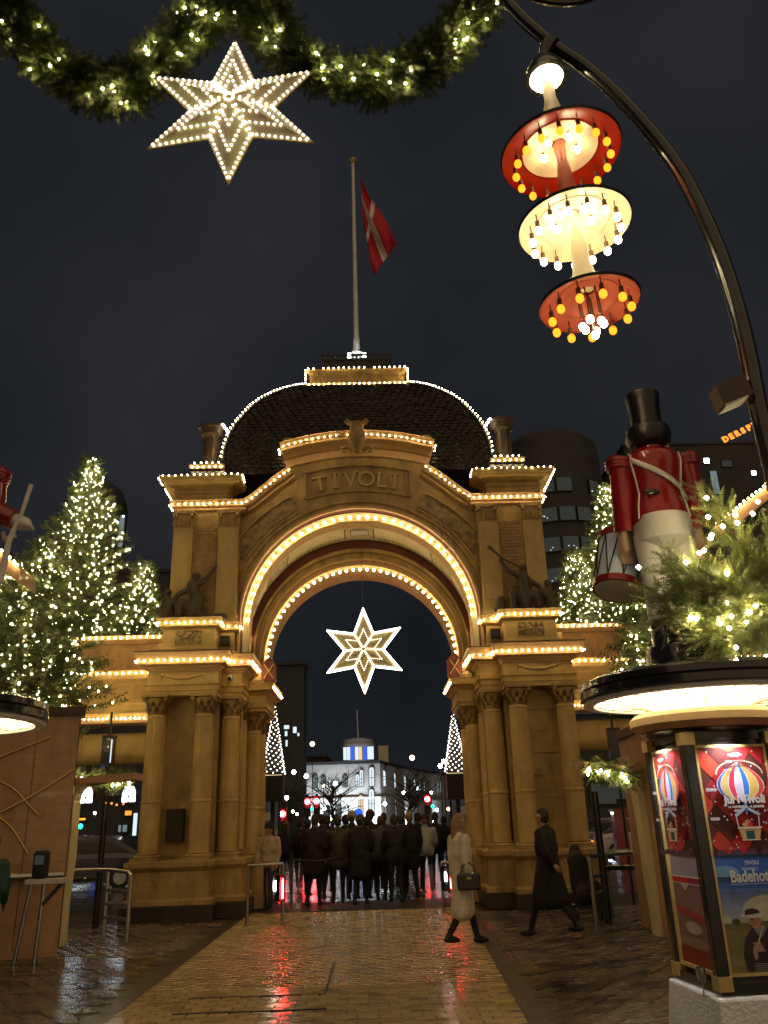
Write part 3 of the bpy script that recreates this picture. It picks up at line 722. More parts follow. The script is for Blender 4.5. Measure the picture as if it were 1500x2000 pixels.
# ---- dome: tiled square dome
HIP = [(3.23, 9.55), (3.23, 9.9), (3.21, 10.2), (3.16, 10.44), (3.09, 10.72), (2.99, 10.99), (2.83, 11.32), (2.65, 11.67), (2.43, 11.99), (2.18, 12.28), (1.93, 12.54), (1.59, 12.83), (1.38, 12.97)]
YC = 21.4
dm = MB(); v = []
for w, z in HIP: v += [(XG - w, YC - w, z), (XG + w, YC - w, z), (XG + w, YC + w, z), (XG - w, YC + w, z)]
dm.add(v, [(4 * i + k, 4 * i + (k + 1) % 4, 4 * i + 4 + (k + 1) % 4, 4 * i + 4 + k) for i in range(len(HIP) - 1) for k in range(4)])
dome = dm.build('dome', M['blackmatte'], gate)
lens = [0]
for (a, z), (c, z2) in zip(HIP, HIP[1:]): lens.append(lens[-1] + math.hypot(c - a, z2 - z))
def hip(t):
    d = t * lens[-1]
    for i in range(len(HIP) - 1):
        if d <= lens[i + 1] + 1e-9:
            k = (d - lens[i]) / (lens[i + 1] - lens[i]); return HIP[i][0] + (HIP[i + 1][0] - HIP[i][0]) * k, HIP[i][1] + (HIP[i + 1][1] - HIP[i][1]) * k
    return HIP[-1]
rows = 36; tV = []; tF = []
for side in range(3):
    for j in range(rows):
        w0, z0 = hip(j / rows); w1, z1 = hip(min(1, (j + 1.25) / rows)); nT = max(6, int(2 * w0 / .20))
        for k in range(nT):
            ua = -1 + 2 * (k + (.5 if j % 2 else 0)) / nT; ub = ua + 2 / nT - .012
            ub = min(ub, 1)
            if ua >= .99: continue
            lift = .045 + NR.uniform(-.015, .02); tl = NR.uniform(-.008, .008); sag = NR.uniform(-.016, .016)
            q = [(ua * w0, -w0 - lift, z0 + sag), (ub * w0, -w0 - lift - tl, z0 - sag), (ub * w1, -w1 - .006, z1), (ua * w1, -w1 - .006, z1), (ua * w0, -w0, z0 - .02 + sag), (ub * w0, -w0, z0 - .02 - sag)]
            n0 = len(tV)
            for (x, y, z) in q:
                if side == 1: x, y = -y, x
                elif side == 2: x, y = y, -x
                tV.append((XG + x, YC + y, z))
            tF += [(n0, n0 + 1, n0 + 2, n0 + 3), (n0 + 4, n0 + 5, n0 + 1, n0)]
np_mesh('roof_tiles', tV, tF, M['tile'], dome, 'stuff')
for sx in (-1, 1):
    pts = [(XG + sx * (w + .03), YC - w - .03, z) for w, z in HIP[1:]]
    b = MB(); b.tube(pts, .05, 8); b.build('hip_ridge', M['lead'], dome, smooth=True)
    string('light_string', [[(XG + sx * (w + .07), YC - w - .09, z + .03) for w, z in HIP[1:]]], .128, .021, M['bulb'], dome)
# top platform
cap = MB(); w = 1.30
cp = [(XG - w, YC + w), (XG - w, YC - w), (XG + w, YC - w), (XG + w, YC + w)]
cap.mold(cp, [(-1.2, 12.95), (.10, 12.96), (.12, 13.03), (.02, 13.05), (0.0, 13.07), (.0, 13.34), (.04, 13.38), (.09, 13.42), (.10, 13.48), (-1.2, 13.5)])
cap.build('platform', M['stone2'], dome)
string('light_string', [[(XG - 1.4, YC - 1.43, 12.99), (XG + 1.4, YC - 1.43, 12.99)]], .142, .021, M['bulb'], dome)
string('light_string', [[(XG - 1.42, YC - 1.42, 13.50), (XG + 1.42, YC - 1.42, 13.50)]], .142, .019, M['bulb'], dome)
for sx in (-1, 1): string('light_string', [[(XG + sx * 1.42, YC - 1.42, 13.48), (XG + sx * 1.42, YC - 1.42, 13.0)]], .085, .022, M['bulb'], dome)
rl = MB()
for k in range(7):
    x = XG - .95 + 1.9 * k / 6; rl.box(x - .03, x + .03, YC - .98, YC - .92, 13.48, 14.18); rl.box(x - .03, x + .03, YC + .92, YC + .98, 13.48, 14.18)
for z in (13.62, 14.0, 14.15): rl.box(XG - 1.03, XG + 1.03, YC - .985, YC - .955, z, z + .06); rl.box(XG - 1.03, XG + 1.03, YC + .925, YC + .955, z, z + .06)
for sx in (-1, 1): rl.box(XG + sx * .95 - .02, XG + sx * .95 + .02, YC - .95, YC + .95, 14.0, 14.2)
rl.box(XG - .95, XG + .95, YC - .955, YC - .93, 13.66, 14.0)
rl.build('railing', M['blackmatte'], dome)

# shadow gap: red side shields, small inner entablatures, rear columns
for s in (-1, 1):
    column(s, 2.47, 19.0, .95, 4.0, .175, gate); column(s, 2.45, 19.9, .95, 4.0, .165, gate)
    ip = plan(s, [(2.72, 18.62), (2.16, 18.62), (2.16, 20.3)])
    b = MB(); b.mold(ip, [(-.5, 4.0), (0, 4.0), (0, 4.07), (.03, 4.08), (.03, 4.14), (0, 4.15), (0, 4.34), (.05, 4.38), (.09, 4.42), (.17, 4.45), (.18, 4.55), (.20, 4.60), (-.5, 4.62)], side=-s)
    b.build('inner_entablature', M['stone'], gate)
    string('light_string', [[(U(s, 1.97), 18.45, 4.5), (U(s, 1.97), 20.2, 4.5)]], .075, .022, M['bulb'], gate)
    b = MB(); xa, xb = sorted((U(s, 2.25), U(s, 2.75))); b.box(xa, xb, 18.7, 20.2, 4.60, 5.02); b.lathe([(.26, 4.6), (.25, 4.68), (.15, 4.76), (.03, 4.79)], (U(s, 2.42), 18.72, 0), 14)
    b.build('impost', M['stone2'], gate, smooth=False)
    b = MB(); xa, xb = sorted((U(s, 2.22), U(s, 2.55))); b.box(xa, xb, 18.9, 20.2, 0.6, .95); b.box(xa - .05, xb + .05, 18.75, 20.2, 0.3, .60); xa, xb = sorted((U(s, 2.14), U(s, 2.7))); b.box(xa, xb, 18.7, 20.2, 0.02, .28); b.box(xa + .01, xb - .01, 18.72, 20.2, .281, .95); b.build('rear_pedestal', M['stone2'], gate)
    b = MB(); x = U(s, 2.10); b.prism([(x - .17, 4.64), (x + .17, 4.64), (x + .17, 5.02), (x, 5.22), (x - .17, 5.02)], 18.60, 18.64, 0)
    for e in (-1, 1): b.tube([(x - e * .11, 18.59, 4.70), (x + e * .11, 18.59, 5.04)], .014, 5, 1)
    b.build('red_shield', [M['redstone'], M['goldpaint']], gate)
    # small pale spot lamp high on the pier and black dome camera
    b = MB(); xa = U(s, 2.93); b.box(xa - .1, xa + .1, 17.50, 17.66, 5.28, 5.48); b.build('loudspeaker', M['blackmatte'], gate)
b = MB(); b.ball((U(-1, 2.80), 17.56, 4.57), .07, 12, 8, 0); b.ball((U(-1, 2.80), 17.52, 4.56), .045, 10, 6, 1); b.build('dome_camera', [M['white'], M['black']], gate, smooth=True)
b = MB(); x = U(-1, 3.75); b.box(x - .17, x + .17, 17.35, 17.58, 1.38, 1.98); b.build('loudspeaker', M['blackmatte'], gate)
b = MB(); b.box(XG - .17, XG + .17, 18.3, 18.42, 8.02, 8.07); b.build('soffit_box', M['white'], gate)
# pediment cables from the arch wall (three slanting wires)
b = MB()
for k in range(3): b.tube([at(838 + 10 * k, 990, 17.7), at(875 + 12 * k, 1085 + 12 * k, 17.4)], .007, 4)
b.build('stay_wire', M['steel'], gate)

# ---- wings
for s in (-1, 1):
    wing = thing('side_wing', (U(s, 7), 18.5, 0), 'low ochre wing wall %s of the gate with brick parapet and light strings' % ('left' if s < 0 else 'right'), 'wall', 'low wings beside the gate')
    wp = plan(s, [(11.0, 18.45), (4.4, 18.45)]) if s < 0 else plan(s, [(11.0, 18.45), (4.4, 18.45)])
    sd = -s
    b = MB(); b.mold(wp, [(-.5, 3.92), (.03, 3.92), (.03, 4.02), (.0, 4.03), (0, 4.20), (.04, 4.22), (.04, 4.30), (.0, 4.32), (0, 4.62), (.05, 4.66), (.06, 4.70), (.16, 4.74), (.18, 4.82), (.19, 4.92), (.20, 4.925), (-.5, 4.97)], side=sd); b.build('entablature', M['stone'], wing)
    b = MB(); b.mold(wp, [(-.5, 3.80), (.06, 3.80), (.08, 3.90), (.06, 3.92), (-.5, 3.92)], side=sd); b.build('lower_moulding', M['peach'], wing)
    b = MB(); b.mold(wp, [(-.5, 4.96), (-.06, 4.96), (-.06, 5.56), (-.5, 5.56)], side=sd); b.build('parapet', M['brick'], wing)
    bk = MB()
    for r_ in range(8):
        z = 4.99 + r_ * .071
        for q in range(26):
            ua = 4.62 + q * .25 + (.12 if r_ % 2 else 0); bk.box(U(s, ua), U(s, ua + .238), 18.498 + R.uniform(0, .006), 18.52, z + .004, z + .066)
    bk.build('brickwork', M['brick'], wing, kind='stuff')
    b = MB(); xa, xb = sorted((U(s, 4.38), U(s, 4.58))); b.box(xa, xb, 18.44, 18.7, 4.96, 5.56); b.build('parapet_pier', M['stone'], wing)
    b = MB(); b.mold(wp, [(-.5, 5.56), (-.02, 5.56), (.02, 5.60), (.06, 5.64), (.07, 5.72), (.08, 5.73), (-.5, 5.76)], side=sd); b.build('coping', M['peach'], wing)
    string('light_string', [[(U(s, 11), 18.36, 5.68), (U(s, 4.35), 18.36, 5.68)]], .142, .019, M['bulb'], wing)
    string('light_string', [[(U(s, 11), 18.24, 4.86), (U(s, 4.5), 18.24, 4.86)]], .142, .019, M['bulb'], wing)
    string('light_string', [[(U(s, 11), 18.36, 3.90), (U(s, 4.42), 18.36, 3.90)]], .10, .020, M['bulb'], wing)
    b = MB(); b.lathe([(.30, 0), (.30, 0.001)], n=4)  # placeholder ring replaced below
    b = MB()
    prof = [(-.3, 2.98), (.02, 2.98), (.10, 3.05), (.13, 3.2), (.13, 3.4), (.09, 3.55), (0, 3.62), (-.3, 3.62)]
    b.mold(plan(s, [(11.0, 18.7), (4.4, 18.7)]), prof, side=sd); b.build('beam', M['stone'], wing, smooth=True)
    for uu in (7.6, 10.6):
        b = MB(); b.lathe([(.2, 0), (.2, .4), (.15, .42), (.14, 3.8), (.2, 3.92)], (U(s, uu), 18.7, 0), 14); b.build('post', M['stone2'], wing, smooth=True)
    hl = thing('hanging_loudspeaker', at(214 if s < 0 else 1197, 1440 if s < 0 else 1425, 17.2), 'long dark loudspeaker on a pole before the %s wing beam' % ('left' if s < 0 else 'right'), 'loudspeaker', 'loudspeakers before the wings')
    p = hl.location; b = MB(); b.box(p.x - .12, p.x + .12, p.y - .08, p.y + .08, p.z - .55, p.z); b.build('speaker_box', M['black'], hl)
    b = MB(); b.box(p.x - .12, p.x + .12, p.y - .1, p.y + .1, p.z, p.z + .03); b.box(p.x - .02, p.x + .02, p.y, p.y + .04, 0, p.z + .5); b.build('mounting_pole', M['blackmatte'], hl)
    b = MB(); b.box(p.x + .07, p.x + .09, p.y - .095, p.y - .08, p.z - .5, p.z - .05); b.build('light_strip', M['winwhite'], hl)

# ================================================================ FLAG
fp = thing('flagpole', (XG, YC, 13.5), 'tall pale flagpole standing on top of the dark dome', 'flagpole')
b = MB(); b.lathe([(.13, 13.5), (.13, 14.25), (.10, 14.3), (.085, 15.0), (.08, 15.6), (.055, 22.1)], (XG, YC, 0), 14); b.build('pole', M['white'], fp, smooth=True)
b = MB(); b.lathe([(.10, 14.22), (.28, 14.32), (.30, 14.36), (.12, 14.42), (.11, 14.7), (.18, 14.75), (.18, 14.82), (.1, 14.86), (.1, 15.3)], (XG, YC, 0), 14); b.build('collar', M['concrete'], fp, smooth=True)
b = MB(); b.lathe([(.06, 22.1), (.14, 22.2), (.14, 22.25), (.02, 22.32)], (XG, YC, 0), 12); b.build('finial', M['goldpaint'], fp, smooth=True)
b = MB()
for s in (-1, 1): b.box(XG + .22 * s - .05, XG + .22 * s + .05, YC - .38, YC - .3, 14.5, 14.6)
b.build('floodlight', M['lampwhite'], fp)
ftop = [(704, 347), (722, 385), (735, 402), (757, 435), (774, 476)]; fbot = [(708, 425), (713, 457), (719, 480), (723, 512), (731, 537)]
def flagp(u, v):
    def pl(P, t):
        t *= len(P) - 1; i = min(int(t), len(P) - 2); t -= i; return P[i][0] + (P[i + 1][0] - P[i][0]) * t, P[i][1] + (P[i + 1][1] - P[i][1]) * t
    a, c = pl(ftop, u), pl(fbot, u); x = a[0] + (c[0] - a[0]) * v; y = a[1] + (c[1] - a[1]) * v
    return at(x, y, YC + .35 * u * math.sin(v * 7 + u * 5) * .6 + .1 * math.sin(v * 13))
nu, nv = 37, 28; b = MB(); vv = [flagp(i / nu, j / nv) for j in range(nv + 1) for i in range(nu + 1)]
for j in range(nv):
    for i in range(nu):
        w = 12 <= i <= 16 or 11 <= j <= 16
        b.f.append((j * (nu + 1) + i, j * (nu + 1) + i + 1, (j + 1) * (nu + 1) + i + 1, (j + 1) * (nu + 1) + i)); b.mi.append(1 if w else 0)
b.v = [tuple(p) for p in vv]
M['flagred'] = mat('flag_red_cloth', (0.55, 0.015, 0.03), 0.7); M['flagwhite'] = mat('flag_white_cloth', (0.75, 0.75, 0.75), 0.7)
fo = b.build('flag', [M['flagred'], M['flagwhite']], smooth=True, loc=tuple(flagp(0, 0)))
md = fo.modifiers.new('s', 'SOLIDIFY'); md.thickness = .01
tag(fo, 'red flag with a white cross hanging limp from the flagpole', 'flag')

# ================================================================ FIR FOLIAGE
def spray_template(L=0.22, n=11, ln=0.045, w=0.009, two=True):
    V = [(0, -.003, 0), (0, .003, 0), (L, 0, 0)]; F = [(0, 1, 2)]
    for k in range(n):
        x = L * (k + .3) / n; l = ln * (1.0 - .35 * k / n)
        for sgn in (-1, 1):
            o = len(V); dz = (k % 3 - 1) * .008
            V += [(x - w * .5, 0, 0), (x + w * .5, 0, 0), (x + l * .62, sgn * l * .8, dz)]; F.append((o, o + 1, o + 2))
    V += [(L * .9, -.004, 0), (L * .9, .004, 0), (L * 1.12, 0, .004)]; F.append((len(V) - 3, len(V) - 2, len(V) - 1))
    return np.array(V), np.array(F)
def frames(D, roll):
    D = D / np.linalg.norm(D, axis=1, keepdims=True); up = np.tile([0, 0, 1.0], (len(D), 1)); up[np.abs(D[:, 2]) > .95] = [0, 1, 0]
    Y = np.cross(up, D); Y /= np.linalg.norm(Y, axis=1, keepdims=True); Z = np.cross(D, Y)
    c, s_ = np.cos(roll)[:, None], np.sin(roll)[:, None]; Y2 = Y * c + Z * s_; Z2 = Z * c - Y * s_
    return np.stack([D, Y2, Z2], axis=2)
def scatter(tmpl, P, D, roll, sc):
    V, F = tmpl; Rm = frames(D, roll); W = np.einsum('kij,nj->kni', Rm, V) * sc[:, None, None] + P[:, None, :]
    Fs = F[None] + (np.arange(len(P)) * len(V))[:, None, None]; return W.reshape(-1, 3), Fs.reshape(-1, 3)
T_FAR = spray_template(.26, 5, .10, .030); T_NEAR = spray_template(.24, 12, .05, .010); T_GAR = spray_template(.27, 13, .062, .016)
OV = np.array([(1, 0, 0), (0, 1, 0), (-1, 0, 0), (0, -1, 0), (0, 0, 1), (0, 0, -1)], float)
OF = np.array([(0, 1, 4), (1, 2, 4), (2, 3, 4), (3, 0, 4), (1, 0, 5), (2, 1, 5), (3, 2, 5), (0, 3, 5)])
def lights_mesh(name, P, r, m, parent):
    P = np.asarray(P); k = len(P); V = (OV[None] * r + P[:, None]).reshape(-1, 3); F = (OF[None] + (np.arange(k) * 6)[:, None, None]).reshape(-1, 3)
    return np_mesh(name, V, F, m, parent, 'stuff')
def fir_tree(base, h, rad, nl, label, group=None, seed=1, lr=.0155, light='fairy', lean=0.0, z0=.05, dens=1.0):
    rs = np.random.RandomState(seed); base = Vector(base)
    t = thing('fir_tree', base, label, 'tree', group)
    b = MB(); b.tube([base + Vector((lean * k * .1, 0, h * k / 10)) for k in range(11)], [max(.012, h * .016 * (1 - k / 10.3)) for k in range(11)], 8); b.build('trunk', M['bark'], t)
    P = []; D = []; SC = []; LP = []; br = MB()
    nb = int(230 * dens)
    for i in range(nb):
        f = z0 + (1 - z0) * ((i + rs.rand()) / nb) ** 0.85; az = i * 2.399 + rs.rand() * .5
        L = rad * (1 - f) ** 1.0 * (0.66 + .50 * rs.rand()) + .05
        p0 = np.array([base.x + lean * f, base.y, base.z + h * f]); d = np.array([math.cos(az), math.sin(az), 0])
        rise = .30 - .5 * (1 - f) ; q = []
        for k in range(6):
            s_ = k / 5; q.append(p0 + d * L * s_ + np.array([0, 0, L * (rise * s_ - .10 * s_ + .28 * s_ * s_)]))
        if i % 2 == 0: br.tube([Vector(x) for x in q[::2] + [q[-1]]], [.02 * (1 - f) + .006, .014, .008, .003], 4)
        m = max(3, int(L * 15)); ts = rs.rand(m) ** .75
        for s_ in ts:
            x = s_ * 5; k = min(int(x), 4); pp = q[k] + (q[k + 1] - q[k]) * (x - k); dirb = q[k + 1] - q[k]; dirb /= np.linalg.norm(dirb)
            sd = np.array([-d[1], d[0], 0]) * rs.choice([-1, 1]); P.append(pp + rs.randn(3) * .03); D.append(dirb * (.7 + .5 * rs.rand()) + sd * rs.rand() * .9 + np.array([0, 0, rs.randn() * .18])); SC.append(.75 + .6 * rs.rand())
            P.append(pp); D.append(dirb + sd * .5 + rs.randn(3) * .3); SC.append(.6 + .5 * rs.rand())
        P.append(q[-1]); D.append(q[-1] - q[-2]); SC.append(.7)
        for _ in range(max(1, int(round(nl / nb * (.35 + 1.5 * L / rad) * (.6 + .8 * rs.rand()))))):
            s_ = 1 - rs.rand() ** 1.7 * .7; x = s_ * 5; k = min(int(x), 4); pp = q[k] + (q[k + 1] - q[k]) * (x - k); LP.append(pp + rs.randn(3) * .05 + d * .05 + np.array([0, 0, .02]))
    for k in range(8): P.append(np.array([base.x + lean, base.y, base.z + h * (.95 + .006 * k)])); D.append(rs.randn(3) + np.array([0, 0, 1.2])); SC.append(.6)
    LP.append(np.array([base.x + lean, base.y, base.z + h * 1.02])); LP.append(np.array([base.x + lean, base.y, base.z + h * .985]))
    V, F = scatter(T_FAR, np.array(P), np.array(D), rs.randn(len(P)) * .6, np.array(SC)); np_mesh('crown', V, F, M['fir'], t)
    br.build('branches', M['bark'], t, kind='stuff'); lights_mesh('fairy_lights', LP, lr, M[light], t); return t

TG = 'lit fir trees behind and above the wings'
fir_tree((-7.6, 20.9, 5.0), 6.2, 2.15, 640, 'tall pointed fir tree covered in fairy lights behind the left wing', TG, 11)
fir_tree((-5.85, 20.6, 5.1), 2.95, .95, 170, 'small narrow fir with fairy lights between tall left fir and gate', TG, 12)
fir_tree((-5.5, 13.4, 3.4), 2.75, 1.25, 260, 'bushy fir with fairy lights standing over the left wooden kiosk', TG, 13, lr=.014)
fir_tree((-6.9, 15.4, 3.2), 3.3, 1.5, 300, 'broad fir at the left edge between the kiosk fir and tall fir', TG, 14)
fir_tree((6.55, 20.8, 5.1), 4.9, 1.5, 420, 'tall lit fir tree behind the right wing and wooden drummer', TG, 15)
fir_tree((5.4, 20.4, 5.1), 2.9, 1.1, 270, 'short lit fir tree just right of the gate behind the wing', TG, 16)
fir_tree((3.95, 11.2, 2.95), 2.6, .62, 150, 'slim fir with fairy lights behind the right advertising column', TG, 17, lr=.014)

# cone shaped light trees standing on dark boxes in the arch
for s, (px, top, bot) in ((-1, (534, 1377, 1512)), (1, (891, 1392, 1508))):
    Y = 22.0; p0 = at(px, bot, Y); p1 = at(px + (2 if s < 0 else 3), top, Y); h = p1.z - p0.z
    t = thing('cone_light_tree', p0, 'narrow cone of cool fairy lights on dark box at the %s inner side of arch' % ('left' if s < 0 else 'right'), 'light tree', 'cone light trees inside the arch')
    b = MB(); b.lathe([(.27, 0), (.015, h)], tuple(p0), 14); b.build('cone_net', mat('dark_cone_net_%d' % s, (.02, .02, .015), .8), t)
    L = [];
    for k in range(150):
        f = (k + .5) / 150; f = 1 - (1 - f) ** .6; a = k * 2.399; L.append((p0.x + (.285 * (1 - f) + .015) * math.cos(a), p0.y + (.285 * (1 - f) + .015) * math.sin(a), p0.z + h * f))
    lights_mesh('fairy_lights', L, .021, M['fairycool'], t)
    pl = thing('planter_box', (p0.x, Y, 0), 'dark square planter box on a post under the %s cone light tree' % ('left' if s < 0 else 'right'), 'planter', 'planter boxes inside the arch')
    b = MB(); b.box(p0.x - .27, p0.x + .27, Y - .27, Y + .27, p0.z - .66, p0.z - .03); b.build('box', M['blackmatte'], pl)
    b = MB(); b.box(p0.x - .25, p0.x + .25, Y - .29, Y - .275, p0.z - .045, p0.z - .03); b.build('light_edge', M['winwarm'], pl)
    b = MB(); b.box(p0.x - .05, p0.x + .05, Y - .05, Y + .05, 0, p0.z - .66); b.build('post', M['blackmatte'], pl)

# ================================================================ STARS
def star(c, Rr, yaw, label, dot, step, edge_strip, name='hanging_star'):
    c = Vector(c); t = thing(name, c, label, 'star', 'illuminated hanging stars')
    rv = .455; dep = .17 * Rr
    def P(k, r): a = PI / 2 + k * PI / 6; return Vector((math.cos(a) * r, 0, math.sin(a) * r))
    rot = Matrix.Rotation(yaw, 3, 'Z')
    W = lambda v: c + rot @ (v * Rr)
    for fb in (-1, 1):
        ctr = Vector((0, fb * dep / Rr, 0))
        for k in range(0, 12, 2):
            b = MB(); tip = P(k, 1.0)
            mats = [M['starA'], M['starB']]
            b.add([W(ctr), W(P(k - 1, rv)), W(tip)], [(0, 1, 2)], 0); b.add([W(ctr), W(tip), W(P(k + 1, rv))], [(0, 1, 2)], 1)
            b.build('star_point', mats, t)
    # seams
    b = MB()
    for k in range(12): b.tube([W(Vector((0, -dep / Rr - .004, 0))), W(P(k, 1.0 if k % 2 == 0 else rv))], .006 * Rr, 4)
    for k in range(12): b.tube([W(P(k, 1.0 if k % 2 == 0 else rv)), W(P(k + 1, 1.0 if k % 2 else rv))], .009 * Rr, 4)
    b.build('frame', M['goldpaint'], t)
    L = []
    def surf(u, w, k, e):   # u along centre->tip, w toward the valley, on facet e of point k
        ctr = Vector((0, -dep / Rr, 0)); tip = P(k, 1.0); val = P(k + e, rv)
        return ctr * (1 - u - w) + tip * u + val * w
    for k in range(0, 12, 2):
        for e in (-1, 1):
            for (u0, w0), (u1, w1) in (((0.0, .92), (.90, .045)), ((0, .62), (.60, .03)), ((.0, .34), (.32, .02)), ((.03, .04), (.03, .90))) if dot > .012 else (((0.05, .84), (.82, .04)), ((.03, .48), (.46, .02)), ((.025, .06), (.025, .90))):
                a, d_ = surf(u0, w0, k, e), surf(u1, w1, k, e); n = max(2, int((a - d_).length * Rr / step))
                for q in range(n + 1): p = a + (d_ - a) * (q / n); L.append(W(p + Vector((0, -.012, 0))))
    lights_mesh('star_lights', [tuple(p) for p in L], dot, M['led'], t)
    if edge_strip:
        b = MB()
        for k in range(12): b.tube([W(P(k, .985 if k % 2 == 0 else rv) + Vector((0, -.02, 0))), W(P(k + 1, .985 if k % 2 else rv) + Vector((0, -.02, 0)))], .013 * Rr, 5)
        b.build('edge_strip', M['led'], t)
    return t
M['starA'] = mat('star_panel_tan', (0.60, 0.46, 0.22), 0.42, col2=(0.50, 0.39, 0.22), nscale=3, emit=(1, .75, .4), es=0.0)
M['starB'] = mat('star_panel_yellow', (0.66, 0.58, 0.24), 0.42, col2=(0.54, 0.46, 0.24), nscale=3)
sc1 = at(453, 214, 6.5); star(sc1, .985, -.03, 'large dotted six pointed star hanging under the fir garland in front', .0145, .062, False)
sc2 = at(711, 1270, 18.3); star(sc2, .98, -.06, 'outlined six pointed star hanging on a wire inside the arch', .0095, .042, True)
w = MB(); w.tube([at(708, 1188, 18.3), at(706, 1066, 18.3)], .006, 5); wo_ = w.build('hanging_wire', M['rope'], loc=tuple(at(708, 1188, 18.3))); tag(wo_, 'thin wire from the arch crown down to the outlined star', 'wire')

# ================================================================ GARLANDS
def garland(pts, r, n, nl, label, seed, tmpl=None, m='fir', lr=.02, cat='garland', group=None, drape=.55, light='fairy', name='fir_garland', sc=1.0):
    rs = np.random.RandomState(seed); P3 = [Vector(p) for p in pts]
    t = thing(name, P3[0], label, cat, group)
    b = MB(); b.tube(P3, r * .16, 6); b.build('rope', M['bark'], t)
    L = along(P3, 1.0 / 40.0) if False else along(P3, .02); L = [np.array(x) for x in L]; P = []; D = []
    for _ in range(n):
        i = rs.randint(0, len(L) - 1); tg = L[min(i + 1, len(L) - 1)] - L[max(i - 1, 0)]; tg /= np.linalg.norm(tg); q = rs.randn(3); q -= tg * q.dot(tg); q /= np.linalg.norm(q)
        rr = r * rs.rand() ** .6 * (.7 + .3 * math.sin(i * .05) * math.sin(i * .021)); P.append(L[i] + q * rr * .75); D.append(q * .8 + tg * rs.choice([-1, 1]) * (.4 + .8 * rs.rand()) + np.array([0, 0, -drape * rs.rand()]) + rs.randn(3) * .25)
    V, F = scatter(tmpl or T_NEAR, np.array(P), np.array(D), rs.randn(n) * 1.2, (.6 + .55 * rs.rand(n)) * sc); np_mesh('needles', V, F, M[m], t, 'stuff')
    LP = []
    for _ in range(nl):
        i = rs.randint(0, len(L) - 1); q = rs.randn(3); q /= np.linalg.norm(q); q[2] = -abs(q[2]) * 1.1; q[1] = -abs(q[1]); LP.append(L[i] + q * r * (.75 + .3 * rs.rand()))
    lights_mesh('fairy_lights', LP, lr, M[light], t); return t
GY = 6.7
def swag(pix, Y): return [at(x, y, Y) for x, y in pix]
def smooth_path(P, n=6):
    out = []
    for i in range(len(P) - 1):
        p0, p1, p2, p3 = P[max(i - 1, 0)], P[i], P[i + 1], P[min(i + 2, len(P) - 1)]
        for k in range(n):
            t = k / n; out.append(.5 * ((2 * p1) + (p2 - p0) * t + (2 * p0 - 5 * p1 + 4 * p2 - p3) * t * t + (3 * p1 - p0 - 3 * p2 + p3) * t ** 3))
    return out + [P[-1]]
GG = 'fir garlands swagged overhead'
garland(smooth_path(swag([(-60, -40), (30, 45), (100, 120), (170, 165), (250, 165), (320, 110), (375, 50), (440, -15)], GY)), .255, 4200, 36, 'left swag of fir garland with warm lights at top left', 21, group=GG, tmpl=T_GAR, lr=.0135, light='garlandbulb')
garland(smooth_path(swag([(440, -25), (505, 20), (545, 80), (600, 125), (680, 150), (760, 150), (840, 115), (900, 60), (945, -10)], GY + .1)), .245, 4000, 38, 'right swag of fir garland running up to the lamp pole', 22, group=GG, tmpl=T_GAR, lr=.0135, light='garlandbulb')
garland(swag([(132, 1518), (200, 1520), (262, 1528)], 14.0), .10, 260, 16, 'short lit garland on the beam over the left side entrance', 23, lr=.022, group='garlands over the side entrances')
garland(swag([(1140, 1500), (1200, 1505), (1250, 1520)], 12.5), .10, 260, 16, 'short lit garland on the beam over the right side entrance', 24, lr=.018, group='garlands over the side entrances')

# ================================================================ CURVED POLE AND TIERED LAMP
LY = 5.5
pole = thing('lamp_pole', tuple(at(1500, 850, LY)[:2]) + (0,), 'tall black curved lamp pole arching in from the right edge', 'lamp post')
pp = [at(x, y, LY) for x, y in [(960, -60), (1000, 15), (1075, 85), (1140, 130), (1200, 182), (1265, 252), (1325, 330), (1370, 415), (1410, 510), (1440, 605), (1463, 700), (1480, 790)]]
pp = smooth_path(pp, 4); last = pp[-1]; pp += [Vector((last.x + .01, LY, z)) for z in (4.0, 2.0, 0.0)]
b = MB(); b.tube(pp, [.058 + .012 * min(1, k / 30) for k in range(len(pp))], 14); b.build('curved_mast', M['black'], pole, smooth=True)
b = MB(); c = at(1095, -38, LY); b.tube([c + Vector((.42 * math.cos(a / 10), 0, .30 * math.sin(a / 10))) for a in range(30, 66)], .035, 8); b.build('scroll', M['black'], pole, smooth=True)
b = MB(); b.tube([at(1075, 85, LY), at(1058, 118, LY)], [.10, .04], 10); b.build('lamp_bracket', M['black'], pole, smooth=True)
fl = thing('floodlight', at(1430, 760, LY), 'brown boxed floodlight clamped to the black curved pole', 'floodlight')
b = MB(); q = [at(1398, 752, LY - .1), at(1452, 727, LY - .1), at(1472, 766, LY - .1), at(1414, 790, LY - .1)]; b.add([tuple(x) for x in q] + [(x.x, LY + .05, x.z) for x in q], [(0, 1, 2, 3), (7, 6, 5, 4), (0, 4, 5, 1), (1, 5, 6, 2), (2, 6, 7, 3), (3, 7, 4, 0)]); b.build('housing', M['wooddark'], fl)
b = MB(); b.tube([at(1455, 755, LY), at(1476, 752, LY)], .03, 8); b.build('clamp', M['black'], fl)
b = MB(); q = [at(1416, 788, LY - .1), at(1460, 769, LY - .1), at(1462, 775, LY - .1), at(1418, 794, LY - .1)]; b.add([tuple(x) for x in q] + [(x.x, LY + .04, x.z) for x in q], [(0, 1, 2, 3), (0, 4, 5, 1), (2, 6, 7, 3), (4, 7, 6, 5)]); b.build('lens', M['concrete'], fl)

